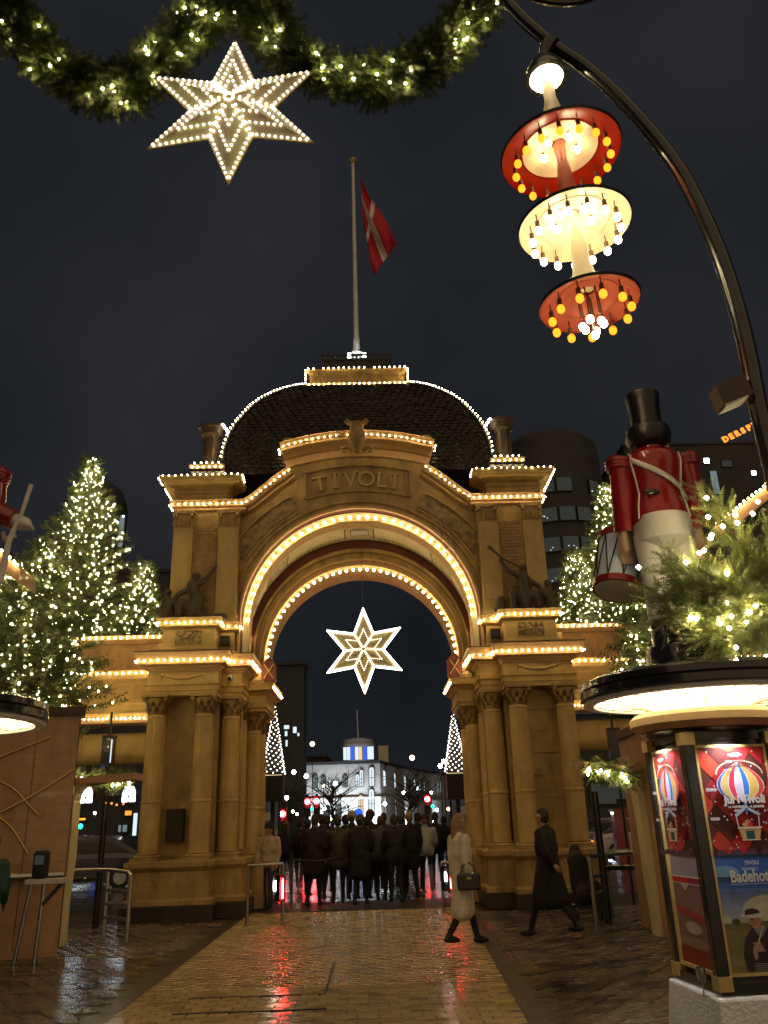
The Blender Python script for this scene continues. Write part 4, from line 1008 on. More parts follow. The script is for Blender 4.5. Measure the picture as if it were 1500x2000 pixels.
lp = at(1060, 150, LY); LX = lp.x + .03; LZ = lp.z
lamp = thing('tiered_lamp', (LX, LY, LZ), 'three tier hanging lamp with red and cream discs and coloured bulbs', 'lamp')
M['lampcream'] = mat('lamp_cream', (0.72, 0.62, 0.42), .4, col2=(.62, .52, .34), nscale=7)
M['lampred'] = mat('lamp_red', (0.62, 0.035, 0.02), .35, col2=(.5, .028, .018), nscale=6)
M['lamppink'] = mat('lamp_faded_red', (0.48, 0.12, 0.07), .4, col2=(.36, .08, .05), nscale=9)
b = MB(); b.lathe([(.03, .22), (.09, .20), (.15, .12), (.19, .02), (.20, -.02)], (LX, LY, LZ), 24); b.build('top_cap', M['black'], lamp, smooth=True)
b = MB(); b.lathe([(.19, -.02), (.15, .04), (.06, .06)], (LX, LY, LZ), 24, cap=False); b.build('top_reflector', M['lampcream'], lamp, smooth=True)
b = MB(); b.ball((LX, LY, LZ - .02), .15, 18, 8, 0, (1, 1, .35)); b.build('top_globe', M['bulbclear'], lamp, smooth=True)
rb = bulb_mesh('light_bulb', .033, M['bulbred']); cb = bulb_mesh('light_bulb', .031, M['bulbclear'])
TIER = [(at(1092, 300, LY).z + .0, .50, 'lampred', 'lampcream', 16, rb), (at(1116, 438, LY).z - .01, .45, 'lampcream', 'lampcream', 15, cb), (at(1143, 590, LY).z - .01, .385, 'lamppink', 'lamppink', 11, rb)]
zt = LZ - .05
for i, (z, r_, mo, mi_, nb_, bm_) in enumerate(TIER):
    ztop = z + .14
    b = MB(); b.lathe([(r_ + .012, z - .02), (r_ + .02, z), (r_ * .8, z + .07), (r_ * .45, z + .125), (.12, ztop)], (LX, LY, 0), 40, cap=False); tier = b.build('tier_disc', M['lead'], lamp, smooth=True)
    b = MB(); b.lathe([(r_ + .008, z - .022), (r_ - .012, z - .018), (r_ * .82, z + .025), (r_ * .66, z + .045)], (LX, LY, 0), 40, cap=False); b.build('outer_ring', M[mo], tier, smooth=True)
    b = MB(); b.lathe([(r_ * .66, z + .043), (r_ * .645, z + .04), (r_ * .60, z + .06), (r_ * .4, z + .095), (.06, z + .11)], (LX, LY, 0), 40, cap=False); b.build('inner_bowl', M[mi_], tier, smooth=True)
    ztn = TIER[i + 1][0] + .14 if i < 2 else z - .08
    if i < 2:
        b = MB(); zz = ztn; b.lathe([(.05, z + .11), (.055, z - .15), (.075, zz + .22), (.10, zz + .10), (.14, zz - .005)], (LX, LY, 0), 20); b.build('stem', M['lampcream' if i else 'lamppink'], tier, smooth=True)
    for k in range(nb_):
        a = 2 * PI * (k + .3) / nb_; x, y = LX + r_ * .80 * math.cos(a), LY + r_ * .80 * math.sin(a)
        bb = MB(); bb.tube([(x, y, z + .03), (x, y, z - .055)], .005, 5); bb.tube([(x, y, z - .045), (x, y, z - .10)], .019, 8); s_ = bb.build('socket', M['wooddark'], tier)
        put_bulb(bm_, (x, y, z - .135), tier)
    if i < 2:
        for k in range(5): a = 2 * PI * k / 5; put_bulb(cb, (LX + .15 * math.cos(a), LY + .15 * math.sin(a), z + .035), tier)
    else:
        for k in range(6): a = 2 * PI * k / 6; put_bulb(cb, (LX + .085 * math.cos(a), LY + .085 * math.sin(a), z - .20 - .02 * (k % 2)), tier); 
        put_bulb(cb, (LX, LY, z - .30), tier)
        bb = MB()
        for k in range(6): a = 2 * PI * k / 6; bb.tube([(LX + .085 * math.cos(a), LY + .085 * math.sin(a), z + .1), (LX + .085 * math.cos(a), LY + .085 * math.sin(a), z - .15)], .006, 5)
        bb.tube([(LX, LY, z + .1), (LX, LY, z - .26)], .008, 5); bb.build('pendant_rods', M['wooddark'], tier)
b = MB(); b.lathe([(.06, LZ - .05), (.05, LZ - .25), (.075, LZ - .38), (.10, TIER[0][0] + .22), (.14, TIER[0][0] + .135)], (LX, LY, 0), 20); b.build('stem', M['lampcream'], lamp, smooth=True)

lamp.rotation_euler = (0, math.radians(-2.5), 0)   # it hangs a little askew in the wind
# ================================================================ ORGANIC SHAPES, PEOPLE
def organic(name, caps, voxel, mats, fmat, parent=None, sm=6, loc=None, ell=(), world=False):
    """caps: list of (p0,r0,p1,r1) tapered limbs melted into one skin; ell: (centre, (rx,ry,rz))"""
    b = MB()
    for p0, r0, p1, r1 in caps:
        p0, p1 = Vector(p0), Vector(p1); b.ball(p0, r0, 10, 6); b.ball(p1, r1, 10, 6)
        if (p1 - p0).length > 1e-3: b.tube([p0, p1], [r0, r1], 10)
    for c, r in ell: b.ball(c, 1.0, 14, 10, 0, r)
    # ball() scales only the offsets, radius 1 * sc
    me = bpy.data.meshes.new('tmp'); me.from_pydata([tuple(v) for v in b.v], [], b.f); o = bpy.data.objects.new('tmp', me); COL.objects.link(o)
    m = o.modifiers.new('r', 'REMESH'); m.mode = 'VOXEL'; m.voxel_size = voxel
    s_ = o.modifiers.new('s', 'SMOOTH'); s_.iterations = sm; s_.factor = .5
    dg = bpy.context.evaluated_depsgraph_get(); nm = bpy.data.meshes.new_from_object(o.evaluated_get(dg)); bpy.data.objects.remove(o); bpy.data.meshes.remove(me)
    nm.name = name; nm.materials.clear()
    for m_ in mats: nm.materials.append(m_)
    if len(mats) > 1: nm.polygons.foreach_set('material_index', [fmat(p.center) for p in nm.polygons])
    nm.polygons.foreach_set('use_smooth', [True] * len(nm.polygons))
    if world: loc = -wloc(parent)
    return link(name, nm, parent, None, loc)
_cl = {}
def cloth(c, r=.8):
    k = tuple(c)
    if k not in _cl: _cl[k] = mat('cloth_%d' % len(_cl), c, r, col2=tuple(x * .65 for x in c), nscale=9, bump=.9, bscale=11)
    return _cl[k]
def person(x, y, face, h, coat, trousers, hair, label, long=.0, stride=0.0, hat=None, lean=0.0, bag=False, arms=(0, 0), fine=False, z=0.0, skin=None, hairlong=False, sw=1.0):
    """face: heading in radians (0 looks away from the camera along +Y)"""
    S = h / 1.75; t = thing('person', (x, y, z), label, 'person', 'people at the gate' if not fine else None)
    t.rotation_euler = (0, 0, face); C = lambda a, b_, c: Vector((a * S * (sw if c > .9 else 1), b_ * S + lean * max(0, c - .9) * S, c * S))
    caps = []; hands = []
    feet = ((-1, stride), (1, -stride))
    for sd, st in feet:
        kn = C(sd * .10, st * .30 + .03 + (.03 if st < 0 else 0), .50); an = C(sd * .10, st * .62 - (.05 if st < 0 else 0), .09 + (.06 if st < -.2 else 0))
        caps += [(C(sd * .09, 0, .92), .095 * S, kn, .062 * S), (kn, .062 * S, an, .042 * S), (an, .042 * S, an + Vector((0, .15 * S, -.045 * S)), .034 * S), (an + Vector((0, -.03 * S, -.03 * S)), .04 * S, an + Vector((0, .08 * S, -.045 * S)), .042 * S)]
    caps += [(C(0, 0, .95), .12 * S, C(0, 0, 1.15), .10 * S), (C(0, 0, 1.15), .10 * S, C(0, 0, 1.34), .09 * S), (C(-.09, 0, 1.38), .055 * S, C(.09, 0, 1.38), .055 * S), (C(0, .0, 1.42), .055 * S, C(0, .02, 1.58), .052 * S)]
    hd = C(0, .03, 1.645); face_ell = [(hd, (.078 * S, .096 * S, .112 * S))]
    caps += [(hd + Vector((0, .085 * S, -.005)), .012 * S, hd + Vector((0, .102 * S, -.022 * S)), .015 * S), (hd + Vector((0, .06 * S, -.085 * S)), .028 * S, hd + Vector((0, .05 * S, -.08 * S)), .03 * S)]
    for sd in (-1, 1): caps.append((hd + Vector((sd * .076 * S, -.005, -.01 * S)), .014 * S, hd + Vector((sd * .08 * S, -.012, .015 * S)), .016 * S))
    arm = []
    for sd, am in ((-1, arms[0]), (1, arms[1])):
        sh = C(sd * .185, 0, 1.40); el = C(sd * (.235), am * .16 - .02, 1.12 + abs(am) * .03); wr = C(sd * (.235 - abs(am) * .10), am * .42 + .04, .90 + abs(am) * .20)
        arm.append((sh, el, wr)); caps += [(sh, .052 * S, el, .042 * S), (el, .040 * S, wr, .028 * S)]
        d = (wr - el).normalized(); n2 = d.cross(Vector((sd, 0, 0))).normalized(); pc = wr + d * .055 * S; hands.append(pc)
        caps.append((wr, .026 * S, pc + d * .02 * S, .034 * S))
        for q, ln in enumerate((.062, .075, .07, .055)):
            off = n2 * ((q - 1.5) * .019 * S); k0 = pc + d * .03 * S + off; k1 = k0 + d * ln * .55 * S; k2 = k1 + (d * .8 - Vector((sd, 0, 0)) * .5) * ln * .5 * S
            caps += [(k0, .0105 * S, k1, .0095 * S), (k1, .0095 * S, k2, .008 * S)]
        caps.append((pc - n2 * .03 * S, .012 * S, pc - n2 * .05 * S + d * .035 * S, .009 * S))
    sk = cloth(skin or (.50, .32, .23), .5); shoe = cloth((.012, .011, .010), .5)
    def fm(c):
        if c.z > 1.49 * S: return 0
        if any((c - p).length < .12 * S for p in hands): return 0
        if c.z < .115 * S or (stride and c.z < .2 * S and c.y < -.2): return 2
        return 1
    organic('body', caps, .011 if fine else .017, [sk, cloth(trousers), shoe], fm, t, 4, None, face_ell)
    # coat or jacket
    hem = .96 - long; cc = []
    for a, b_ in ((C(0, 0, .98), C(0, .0, 1.2)),): cc.append((a, .18 * S, b_, .165 * S))
    cc += [(C(-.05, 0, 1.2), .165 * S, C(-.06, 0, 1.35), .135 * S), (C(.05, 0, 1.2), .165 * S, C(.06, 0, 1.35), .135 * S), (C(-.17, 0, 1.375), .09 * S, C(.17, 0, 1.375), .09 * S), (C(0, -.02, 1.46), .085 * S, C(0, 0, 1.42), .09 * S)]
    if long > .05:
        for sd, st in feet:
            cc.append((C(sd * .06, 0, .98), .15 * S, C(sd * (.085 + .02), st * .24 * long / .5, hem), (.125 + .03 * long) * S))
        cc.append((C(0, 0, .98), .16 * S, C(0, 0, hem), .15 * S))
    else:
        cc.append((C(-.07, 0, .98), .125 * S, C(-.08, 0, .90), .12 * S)); cc.append((C(.07, 0, .98), .125 * S, C(.08, 0, .90), .12 * S))
    for sh, el, wr in arm: cc += [(sh, .088 * S, el, .074 * S), (el, .064 * S, el + (wr - el) * .93, .048 * S)]
    organic('coat', cc, .013 if fine else .019, [cloth(coat)], None, t, 5)
    if hat:
        hc = MB(); hc.lathe([(.098 * S, -.03 * S), (.105 * S, .0), (.10 * S, .05 * S), (.07 * S, .10 * S), (.02 * S, .125 * S)], tuple(hd + Vector((0, -.01, .02 * S))), 14); hc.build('hat', cloth(hat), smooth=True).parent = t
    caps_h = [(hd + Vector((0, -.03 * S, .025 * S)), .088 * S, hd + Vector((0, -.035 * S, -.03 * S)), .08 * S), (hd + Vector((0, .01 * S, .055 * S)), .072 * S, hd + Vector((0, -.02 * S, .05 * S)), .08 * S)]
    if hairlong: caps_h += [(hd + Vector((0, -.06 * S, -.04 * S)), .085 * S, hd + Vector((0, -.085 * S, -.20 * S)), .06 * S)]
    organic('hair', caps_h, .015, [cloth(hair, .6)], None, t, 3)
    if fine:
        e = MB()
        for sd in (-1, 1): e.ball(hd + Vector((sd * .03 * S, .088 * S, .012 * S)), .010 * S, 8, 6)
        e.build('eyes', M['black']).parent = t
    return t

w_at = lambda px, Y: at(px, 1650, Y).x
wo = person(1.20, 12.6, math.radians(-68), 1.70, (.80, .70, .56), (.012, .011, .011), (.34, .21, .11), 'woman in long beige quilted coat and black boots walking right', long=.50, stride=.42, fine=True, arms=(.1, -.15), hairlong=True, lean=-.02)
b = MB(); bx, by = 1.27, 12.32
bag = thing('handbag', (bx, by, .72), 'black leather handbag hanging from the beige coated woman\'s hand', 'handbag')
b.box(bx - .16, bx + .16, by - .06, by + .06, .72, .94); bo = b.build('bag_body', M['black'], bag); mdf = bo.modifiers.new('b', 'BEVEL'); mdf.width = .03; mdf.segments = 3
b = MB(); b.tube([(bx - .10, by, .93), (bx - .08, by, 1.02), (bx, by + .01, 1.08), (bx + .08, by, 1.02), (bx + .10, by, .93)], .012, 6); b.build('handle', M['black'], bag, smooth=True)
b = MB(); b.box(bx - .03, bx + .03, by - .068, by - .06, .86, .89); b.build('clasp', M['goldpaint'], bag)
person(2.55, 13.2, math.radians(55), 1.74, (.012, .011, .011), (.010, .010, .010), (.02, .015, .012), 'person in long black coat striding beside the right gate pier', long=.46, stride=.5, fine=True, arms=(-.5, .2), hat=None)
CR = [(613, 19.0, 1.80, (.014, .008, .009), (.012, .011, .012), (.05, .03, .022), 'person in black coat with reddish hair at the left end of the crowd', dict(long=.3)),
      (660, 19.3, 1.77, (.060, .055, .028), (.010, .010, .011), (.05, .03, .02), 'person in dark olive parka seen from behind in the crowd', dict(long=.15, sw=1.1)),
      (688, 20.3, 1.86, (.016, .016, .015), (.02, .02, .022), (.08, .06, .04), 'tall person in black wearing a pale beige knitted cap', dict(hat=(.42, .34, .24))),
      (703, 18.9, 1.76, (.009, .009, .010), (.012, .011, .011), (.03, .02, .015), 'person in black long coat at the middle of the crowd', dict(long=.35)),
      (724, 21.4, 1.88, (.010, .010, .012), (.010, .010, .011), (.02, .015, .012), 'tall person with dark red pointed hood behind the crowd', dict(hat=(.10, .012, .018))),
      (743, 19.6, 1.74, (.060, .060, .066), (.012, .012, .014), (.05, .03, .02), 'person in charcoal jacket with legs apart right of the middle', dict(stride=.15)),
      (772, 19.2, 1.75, (.012, .013, .012), (.02, .018, .017), (.05, .03, .022), 'person in black jacket with yellow scarf glow right in crowd', dict(long=.1)),
      (800, 20.0, 1.82, (.013, .013, .013), (.010, .010, .011), (.30, .20, .10), 'blond person in black coat towards the right of the crowd', dict(long=.25, stride=.2)),
      (832, 21.6, 1.74, (.55, .52, .48), (.02, .02, .022), (.35, .22, .16), 'person in white puffer jacket at the right of the crowd', dict()),
      (852, 22.2, 1.80, (.014, .013, .015), (.012, .012, .013), (.03, .02, .02), 'person in black jacket at far right of the crowd', dict(sw=1.15)),
      (640, 22.4, 1.80, (.02, .018, .018), (.02, .02, .02), (.03, .02, .02), 'person half hidden behind the olive parka', dict()),
      (752, 22.8, 1.83, (.05, .06, .09), (.02, .02, .02), (.05, .03, .022), 'brown haired person deeper in the crowd between others', dict()),
      (784, 23.4, 1.78, (.02, .02, .03), (.02, .02, .03), (.10, .08, .06), 'person in navy jacket behind the right half of crowd', dict()),
      (524, 18.9, 1.66, (.52, .40, .26), (.06, .06, .07), (.30, .20, .12), 'person in cream hooded jacket beside the left inner column', dict()),
      (560, 23.0, 1.70, (.03, .025, .03), (.10, .13, .18), (.25, .10, .05), 'person with auburn hair and blue jeans left of the crowd', dict()),
      (584, 24.5, 1.72, (.015, .015, .018), (.03, .03, .04), (.04, .03, .03), 'small dark clothed person behind the left barrier', dict()),
      (868, 25.0, 1.70, (.05, .03, .03), (.03, .03, .04), (.04, .03, .03), 'small person in brown jacket right beyond the arch', dict()),
      (628, 20.6, 1.82, (.012, .011, .012), (.012, .012, .012), (.02, .016, .014), 'broad person in black jacket second from the crowd\'s left end', dict(sw=1.2)),
      (676, 21.8, 1.78, (.016, .014, .012), (.012, .012, .012), (.03, .02, .016), 'person in brown black coat behind the pale cap wearer', dict(sw=1.15, long=.2)),
      (716, 20.4, 1.74, (.010, .010, .011), (.012, .012, .012), (.02, .016, .014), 'short person in black between the long coat and pointed hood', dict(sw=1.2, long=.2)),
      (786, 21.2, 1.76, (.013, .012, .011), (.012, .012, .012), (.04, .03, .02), 'broad backed person in dark coat left of the blond one', dict(sw=1.25, long=.2)),
      (816, 22.6, 1.80, (.012, .012, .014), (.012, .012, .012), (.02, .02, .02), 'tall person in dark jacket just left of white puffer jacket', dict(sw=1.2)),
      (602, 21.6, 1.72, (.09, .022, .026), (.012, .012, .012), (.03, .02, .016), 'person in dark maroon jacket at the far left of crowd', dict(sw=1.1)),
      (12, 10.2, 1.62, (.03, .10, .075), (.02, .02, .02), (.03, .02, .02), 'person in green padded jacket cut by the left edge', dict(long=.1))]
for i, (px, Y, h, co, tr_, ha, lb, kw) in enumerate(CR):
    xx = w_at(px, Y) if px > 100 else at(px - 48, 1760, Y).x
    if 'stride' not in kw: kw['stride'] = R.choice([0, .08, -.12, .18])
    if i % 5 == 3 and 'hat' not in kw: kw['hat'] = R.choice([(.02, .02, .03), (.10, .08, .06), (.06, .02, .02)])
    kw['lean'] = R.uniform(-.12, .16)
    person(xx, Y, R.uniform(-.4, .4) + (math.radians(170) if px == 524 else 0), h, co, tr_, ha, lb, arms=(R.uniform(0, .9), R.uniform(0, .9)), **kw)

# statues on the attic blocks
for s, cx in ((-1, XG - 3.62), (1, XG + 3.58)):
    t = thing('statue_group', (cx, 17.45, 5.84), 'dark bronze figure group seated %s' % ('on the left attic block of the gate' if s < 0 else 'on the right attic block raising a long horn'), 'statue', 'bronze statue groups on the gate')
    y = 17.42; z = 5.82
    cp_ = [((cx, y, z + .12), .16, (cx + .05, y, z + .35), .14), ((cx + .05, y, z + .35), .13, (cx + .03 * s, y - .03, z + .62), .11), ((cx + .03, y - .04, z + .78), .085, (cx + .03, y - .04, z + .74), .08),
           ((cx, y, z + .2), .12, (cx + .22 * s, y - .14, z + .28), .085), ((cx + .22 * s, y - .14, z + .28), .08, (cx + .26 * s, y - .12, z + .04), .06), ((cx, y, z + .2), .12, (cx - .2, y - .15, z + .30), .085), ((cx - .2, y - .15, z + .3), .08, (cx - .22, y - .14, z + .04), .06),
           ((cx + .03, y, z + .60), .07, (cx - .24 * s, y - .1, z + .72), .05), ((cx - .24 * s, y - .1, z + .72), .05, (cx - .38 * s, y - .12, z + .92), .04), ((cx + .03, y, z + .60), .07, (cx + .28 * s, y - .05, z + .45), .05), ((cx + .28 * s, y - .05, z + .45), .05, (cx + .38 * s, y - .1, z + .25), .045),
           ((cx + .48 * s, y, z + .08), .14, (cx + .46 * s, y, z + .34), .11), ((cx + .46 * s, y - .02, z + .5), .075, (cx + .46 * s, y, z + .48), .07), ((cx - .42, y, z + .05), .10, (cx - .40, y, z + .22), .08), ((cx - .5, y, z + .04), .06, (cx + .55, y, z + .04), .08),
           ((cx + .46 * s, y, z + .3), .05, (cx + .60 * s, y - .1, z + .12), .05)]
    sc_ = lambda p: (cx + (p[0] - cx) * 1.22, p[1], z + (p[2] - z) * 1.25)
    cp_ = [(sc_(a), ra * 1.15, sc_(c_), rc * 1.15) for a, ra, c_, rc in cp_]
    organic('figures', cp_, .022, [M['bronze']], None, t, 3, world=True)
    if s > 0:
        b = MB(); hp_ = sc_((cx - .36 * s, y - .12, z + .90)); b.tube([at(958, 1070, 17.3), Vector(hp_) + Vector((.02, -.02, .05)), Vector(hp_) + Vector((.45, 0, -.18))], [.04, .022, .018], 8); b.ball(at(956, 1069, 17.3), .05, 8, 6); b.build('horn', M['bronze'], t, smooth=True)

# ================================================================ ADVERTISING COLUMNS
def rotp(c, a, p): return (c[0] + p[0] * math.cos(a) - p[1] * math.sin(a), c[1] + p[0] * math.sin(a) + p[1] * math.cos(a))
_pm = {}
def pm(c):
    k = tuple(c)
    if k not in _pm: _pm[k] = mat('poster_ink_%d' % len(_pm), c, .35, col2=tuple(min(1, x * .86) for x in c), nscale=14)
    return _pm[k]
class Poster:
    """flat printed sheet: coloured shapes in (x,z) units, each shape a hair above the one below"""
    def __init__(s, w, h): s.w, s.h = w, h; s.b = MB(); s.m = []; s.lay = 0; s.rect(0, 0, w, h, (.5, .5, .5))
    def mi(s, c):
        if c not in s.m: s.m.append(c)
        return s.m.index(c)
    def poly(s, pts, c):
        pts = [(min(max(x, 0), s.w), min(max(z, 0), s.h)) for x, z in pts]; y = -s.lay * .00035; s.lay += 1
        ar = sum(pts[i][0] * pts[(i + 1) % len(pts)][1] - pts[(i + 1) % len(pts)][0] * pts[i][1] for i in range(len(pts)))
        if ar < 0: pts = pts[::-1]
        s.b.add([(x, y, z) for x, z in pts], [tuple(range(len(pts)))], s.mi(c))
    def rect(s, x0, z0, x1, z1, c): s.poly([(x0, z0), (x1, z0), (x1, z1), (x0, z1)], c)
    def disc(s, x, z, rx, rz, c, n=16, a0=0, a1=2 * PI): s.poly([(x + rx * math.cos(a0 + (a1 - a0) * k / n), z + rz * math.sin(a0 + (a1 - a0) * k / n)) for k in range(n + (a1 - a0 < 6))], c)
    def text(s, t, x, z, size, c, bold=0.0, sq=1.0):
        me = text_mesh(t, size, 0, bold); y = -s.lay * .00035; s.lay += 1
        s.b.add([(x + v.co.x * sq, y, z + v.co.y) for v in me.vertices], [tuple(p.vertices) for p in me.polygons], s.mi(c)); bpy.data.meshes.remove(me)
    def build(s, name, parent, origin, ang, label=None):
        me = bpy.data.meshes.new(name); me.from_pydata(s.b.v, [], s.b.f)
        for c in s.m: me.materials.append(pm(c))
        me.polygons.foreach_set('material_index', s.b.mi); o = link(name, me, parent); o.location = Vector(origin) - wloc(parent); o.rotation_euler = (0, 0, ang)
        if label: o['label'] = label
        return o
WH = (.80, .76, .76)
def snow(p, rs, n, z0, z1):
    for _ in range(n): x, z = rs.uniform(.01, p.w - .01), rs.uniform(z0, z1); p.disc(x, z, .0055, .0055, WH, 7)
def jul_poster(w=.46, h=.655):
    p = Poster(w, h); rs = random.Random(3); p.rect(0, 0, w, h, (.50, .035, .035))
    reds = [(.62, .03, .035), (.40, .02, .03), (.10, .025, .022), (.52, .05, .03), (.30, .02, .03)]
    dw, dh = w / 3.2, h / 4.2
    for j in range(-1, 10):
        for i in range(-1, 5):
            x = (i + .5 * (j % 2)) * dw; z = j * dh * .5; p.poly([(x - dw / 2, z), (x, z - dh / 2), (x + dw / 2, z), (x, z + dh / 2)], reds[rs.choice([0, 0, 1, 2, 3, 4, 3]) if (i + j) % 3 else 2])
    snow(p, rs, 60, .02, h - .01)
    cx, cz = w * .54, h * .70; R0 = w * .34
    # balloon gores
    def gore(a0, a1, c, w0=0.0):
        L = [];
        for k in range(13):
            t = k / 12; wd = R0 * math.sin(PI * min(1, t * 1.02) ** .8) ** .75; L.append((t, wd))
        pts = [(cx + a0 * wd, cz - R0 * .95 + 1.62 * R0 * t - abs(a0) * R0 * .0) for t, wd in L] + [(cx + a1 * wd, cz - R0 * .95 + 1.62 * R0 * t) for t, wd in L[::-1]]
        p.poly(pts, c)
    edges = [-1.02, -.86, -.52, -.24, .10, .38, .78, 1.02]
    cols = [(.06, .14, .50), (.72, .50, .18), (.70, .05, .12), (.70, .62, .80), (.05, .20, .65), (.72, .48, .14), (.70, .08, .05)]
    for a, c_, col in zip(edges, edges[1:], cols): gore(a - .02, c_ + .02, WH); gore(a + .015, c_ - .015, col)
    for k in range(34):
        a = PI * (k + .5) / 34; p.disc(cx - R0 * 1.0 * math.cos(a), cz + R0 * .18 + R0 * .54 * math.sin(a), .006, .006, (.75, .60, .45), 6)
    for x, z, s_ in ((.075, .60, 1), (.06, .33, .9), (.42, .40, .7), (.40, .86, .6)):
        for d in (-.02, 0, .02): p.disc(w * x + d * s_ * 1.2, h * z, .018 * s_, .012 * s_, (.72, .66, .76), 10)
    # basket
    bz = h * .15; p.poly([(cx - .09, bz + .15), (cx, bz + .205), (cx + .10, bz + .15), (cx + .08, bz + .14), (cx, bz + .185), (cx - .075, bz + .135)], (.55, .68, .85))
    for e in (-1, 1): p.poly([(cx + e * .078, bz + .14), (cx + e * .07, bz + .06), (cx + e * .076, bz + .06), (cx + e * .085, bz + .14)], WH)
    p.disc(cx - .005, bz + .085, .024, .034, (.62, .30, .22), 12); p.disc(cx + .01, bz + .075, .018, .026, (.70, .05, .05), 12); p.disc(cx - .03, bz + .085, .014, .012, (.75, .45, .15), 10)
    p.poly([(cx - .08, bz + .065), (cx + .085, bz + .065), (cx + .062, bz - .01), (cx - .06, bz - .01)], (.68, .46, .20)); p.rect(cx - .03, bz - .008, cx + .03, bz + .045, (.02, .10, .14)); p.rect(cx - .065, bz - .016, cx + .068, bz - .008, (.75, .65, .45)); p.rect(cx - .085, bz + .06, cx + .09, bz + .07, WH)
    p.poly([(cx - .012, h * .47), (cx + .012, h * .47), (cx + .004, h * .36), (cx - .004, h * .36)], (.10, .25, .62))
    p.text('Jul i Tivoli', cx, h * .47, .074, WH, .0035, 1.0); p.text('14. NOVEMBER - 4. JANUAR', cx, h * .425, .022, WH, .001, .98)
    p.disc(cx - .02, h * .925, .052, .013, WH, 14); p.text('TIVOLI', cx - .02, h * .912, .030, (.45, .02, .03), .001, 1.0)
    for k in range(5): p.disc(w * (k + .3) / 4.5, .0, .05, .035, (.12, .06, .12), 12, 0, PI)
    return p
def hotel_poster(w=.46, h=.66):
    p = Poster(w, h); p.rect(0, 0, w, h, (.05, .13, .42))
    for k in range(10): p.rect(0, h * (.40 + .03 * k), w, h * (.435 + .03 * k), (.40 - .032 * k, .42 - .025 * k, .46 - .003 * k))
    p.disc(w * .72, h * .50, w * .42, h * .15, (.55, .50, .38), 24); p.disc(w * .80, h * .47, w * .40, h * .12, (.60, .55, .42), 24); p.disc(w * .12, h * .86, w * .22, h * .05, (.16, .34, .50), 18)
    p.rect(0, 0, w, h * .42, (.20, .17, .06)); p.rect(0, h * .36, w, h * .42, (.16, .15, .06)); p.rect(0, h * .05, w, h * .14, (.24, .20, .08))
    for x, ww in ((.02, .10), (.24, .12)): p.rect(w * x, h * .41, w * (x + ww), h * .47, (.50, .46, .38))
    p.disc(w * .19, h * .425, w * .06, h * .025, (.07, .07, .03), 12)
    p.lay += 1; _f0 = len(p.b.v)
    # man with brimmed hat
    p.poly([((w * .92) * .40, h * .02), ((w * .92) * .38, h * .14), ((w * .92) * .44, h * .28), ((w * .92) * .56, h * .36), ((w * .92) * .66, h * .385), ((w * .92) * .86, h * .36), (w, h * .30), (w, 0), ((w * .92) * .42, 0)], (.045, .02, .032))
    p.poly([((w * .92) * .60, h * .35), ((w * .92) * .70, h * .40), ((w * .92) * .80, h * .36), ((w * .92) * .70, h * .28)], (.28, .24, .26))
    p.disc((w * .92) * .64, h * .42, (w * .92) * .085, h * .065, (.50, .27, .17), 16); p.disc((w * .92) * .60, h * .405, (w * .92) * .05, h * .03, (.40, .20, .12), 12); p.poly([((w * .92) * .545, h * .42), ((w * .92) * .525, h * .405), ((w * .92) * .55, h * .402)], (.48, .26, .16)); p.rect((w * .92) * .57, h * .435, (w * .92) * .615, h * .44, (.10, .05, .04)); p.rect((w * .92) * .56, h * .385, (w * .92) * .60, h * .389, (.25, .06, .06))
    p.disc((w * .92) * .73, h * .425, (w * .92) * .018, h * .02, (.45, .24, .16), 8)
    p.disc((w * .92) * .61, h * .475, (w * .92) * .19, h * .026, (.62, .58, .52), 20); p.poly([((w * .92) * .49, h * .478), ((w * .92) * .51, h * .52), ((w * .92) * .62, h * .535), ((w * .92) * .72, h * .515), ((w * .92) * .73, h * .49), ((w * .92) * .60, h * .482)], (.035, .02, .02))
    p.poly([((w * .92) * .62, h * .24), ((w * .92) * .74, h * .39), ((w * .92) * .755, h * .385), ((w * .92) * .64, h * .235)], (.60, .55, .50))
    for k in range(4): p.disc((w * .92) * (.61 + .015 * k), h * (.235 - .02 * k), (w * .92) * .07, h * .010, (.52, .32, .22), 10)
    p.disc((w * .92) * .56, h * .16, (w * .92) * .035, h * .06, (.50, .30, .20), 12)
    for k in range(4): p.rect((w * .92) * (.50 + .03 * (k % 2)), h * (.012 + .017 * k), w, h * (.017 + .017 * k), (.42, .40, .36))
    for _i in range(_f0, len(p.b.v)):
        _v = p.b.v[_i]; p.b.v[_i] = (max(_v[0] - .065, 0) if _v[0] < w - .001 else _v[0], _v[1], _v[2])
    p.text('TIVOLI', w * .54, h * .915, .034, (.70, .74, .82), .001); p.text('SOMMER I', w * .50, h * .865, .026, (.42, .50, .62), .001); 
    p.text('Badehotellet', w * .62, h * .765, .105, (.74, .72, .56), .003, .78); p.rect(w * .18, h * .742, w, h * .748, (.5, .5, .48))
    return p
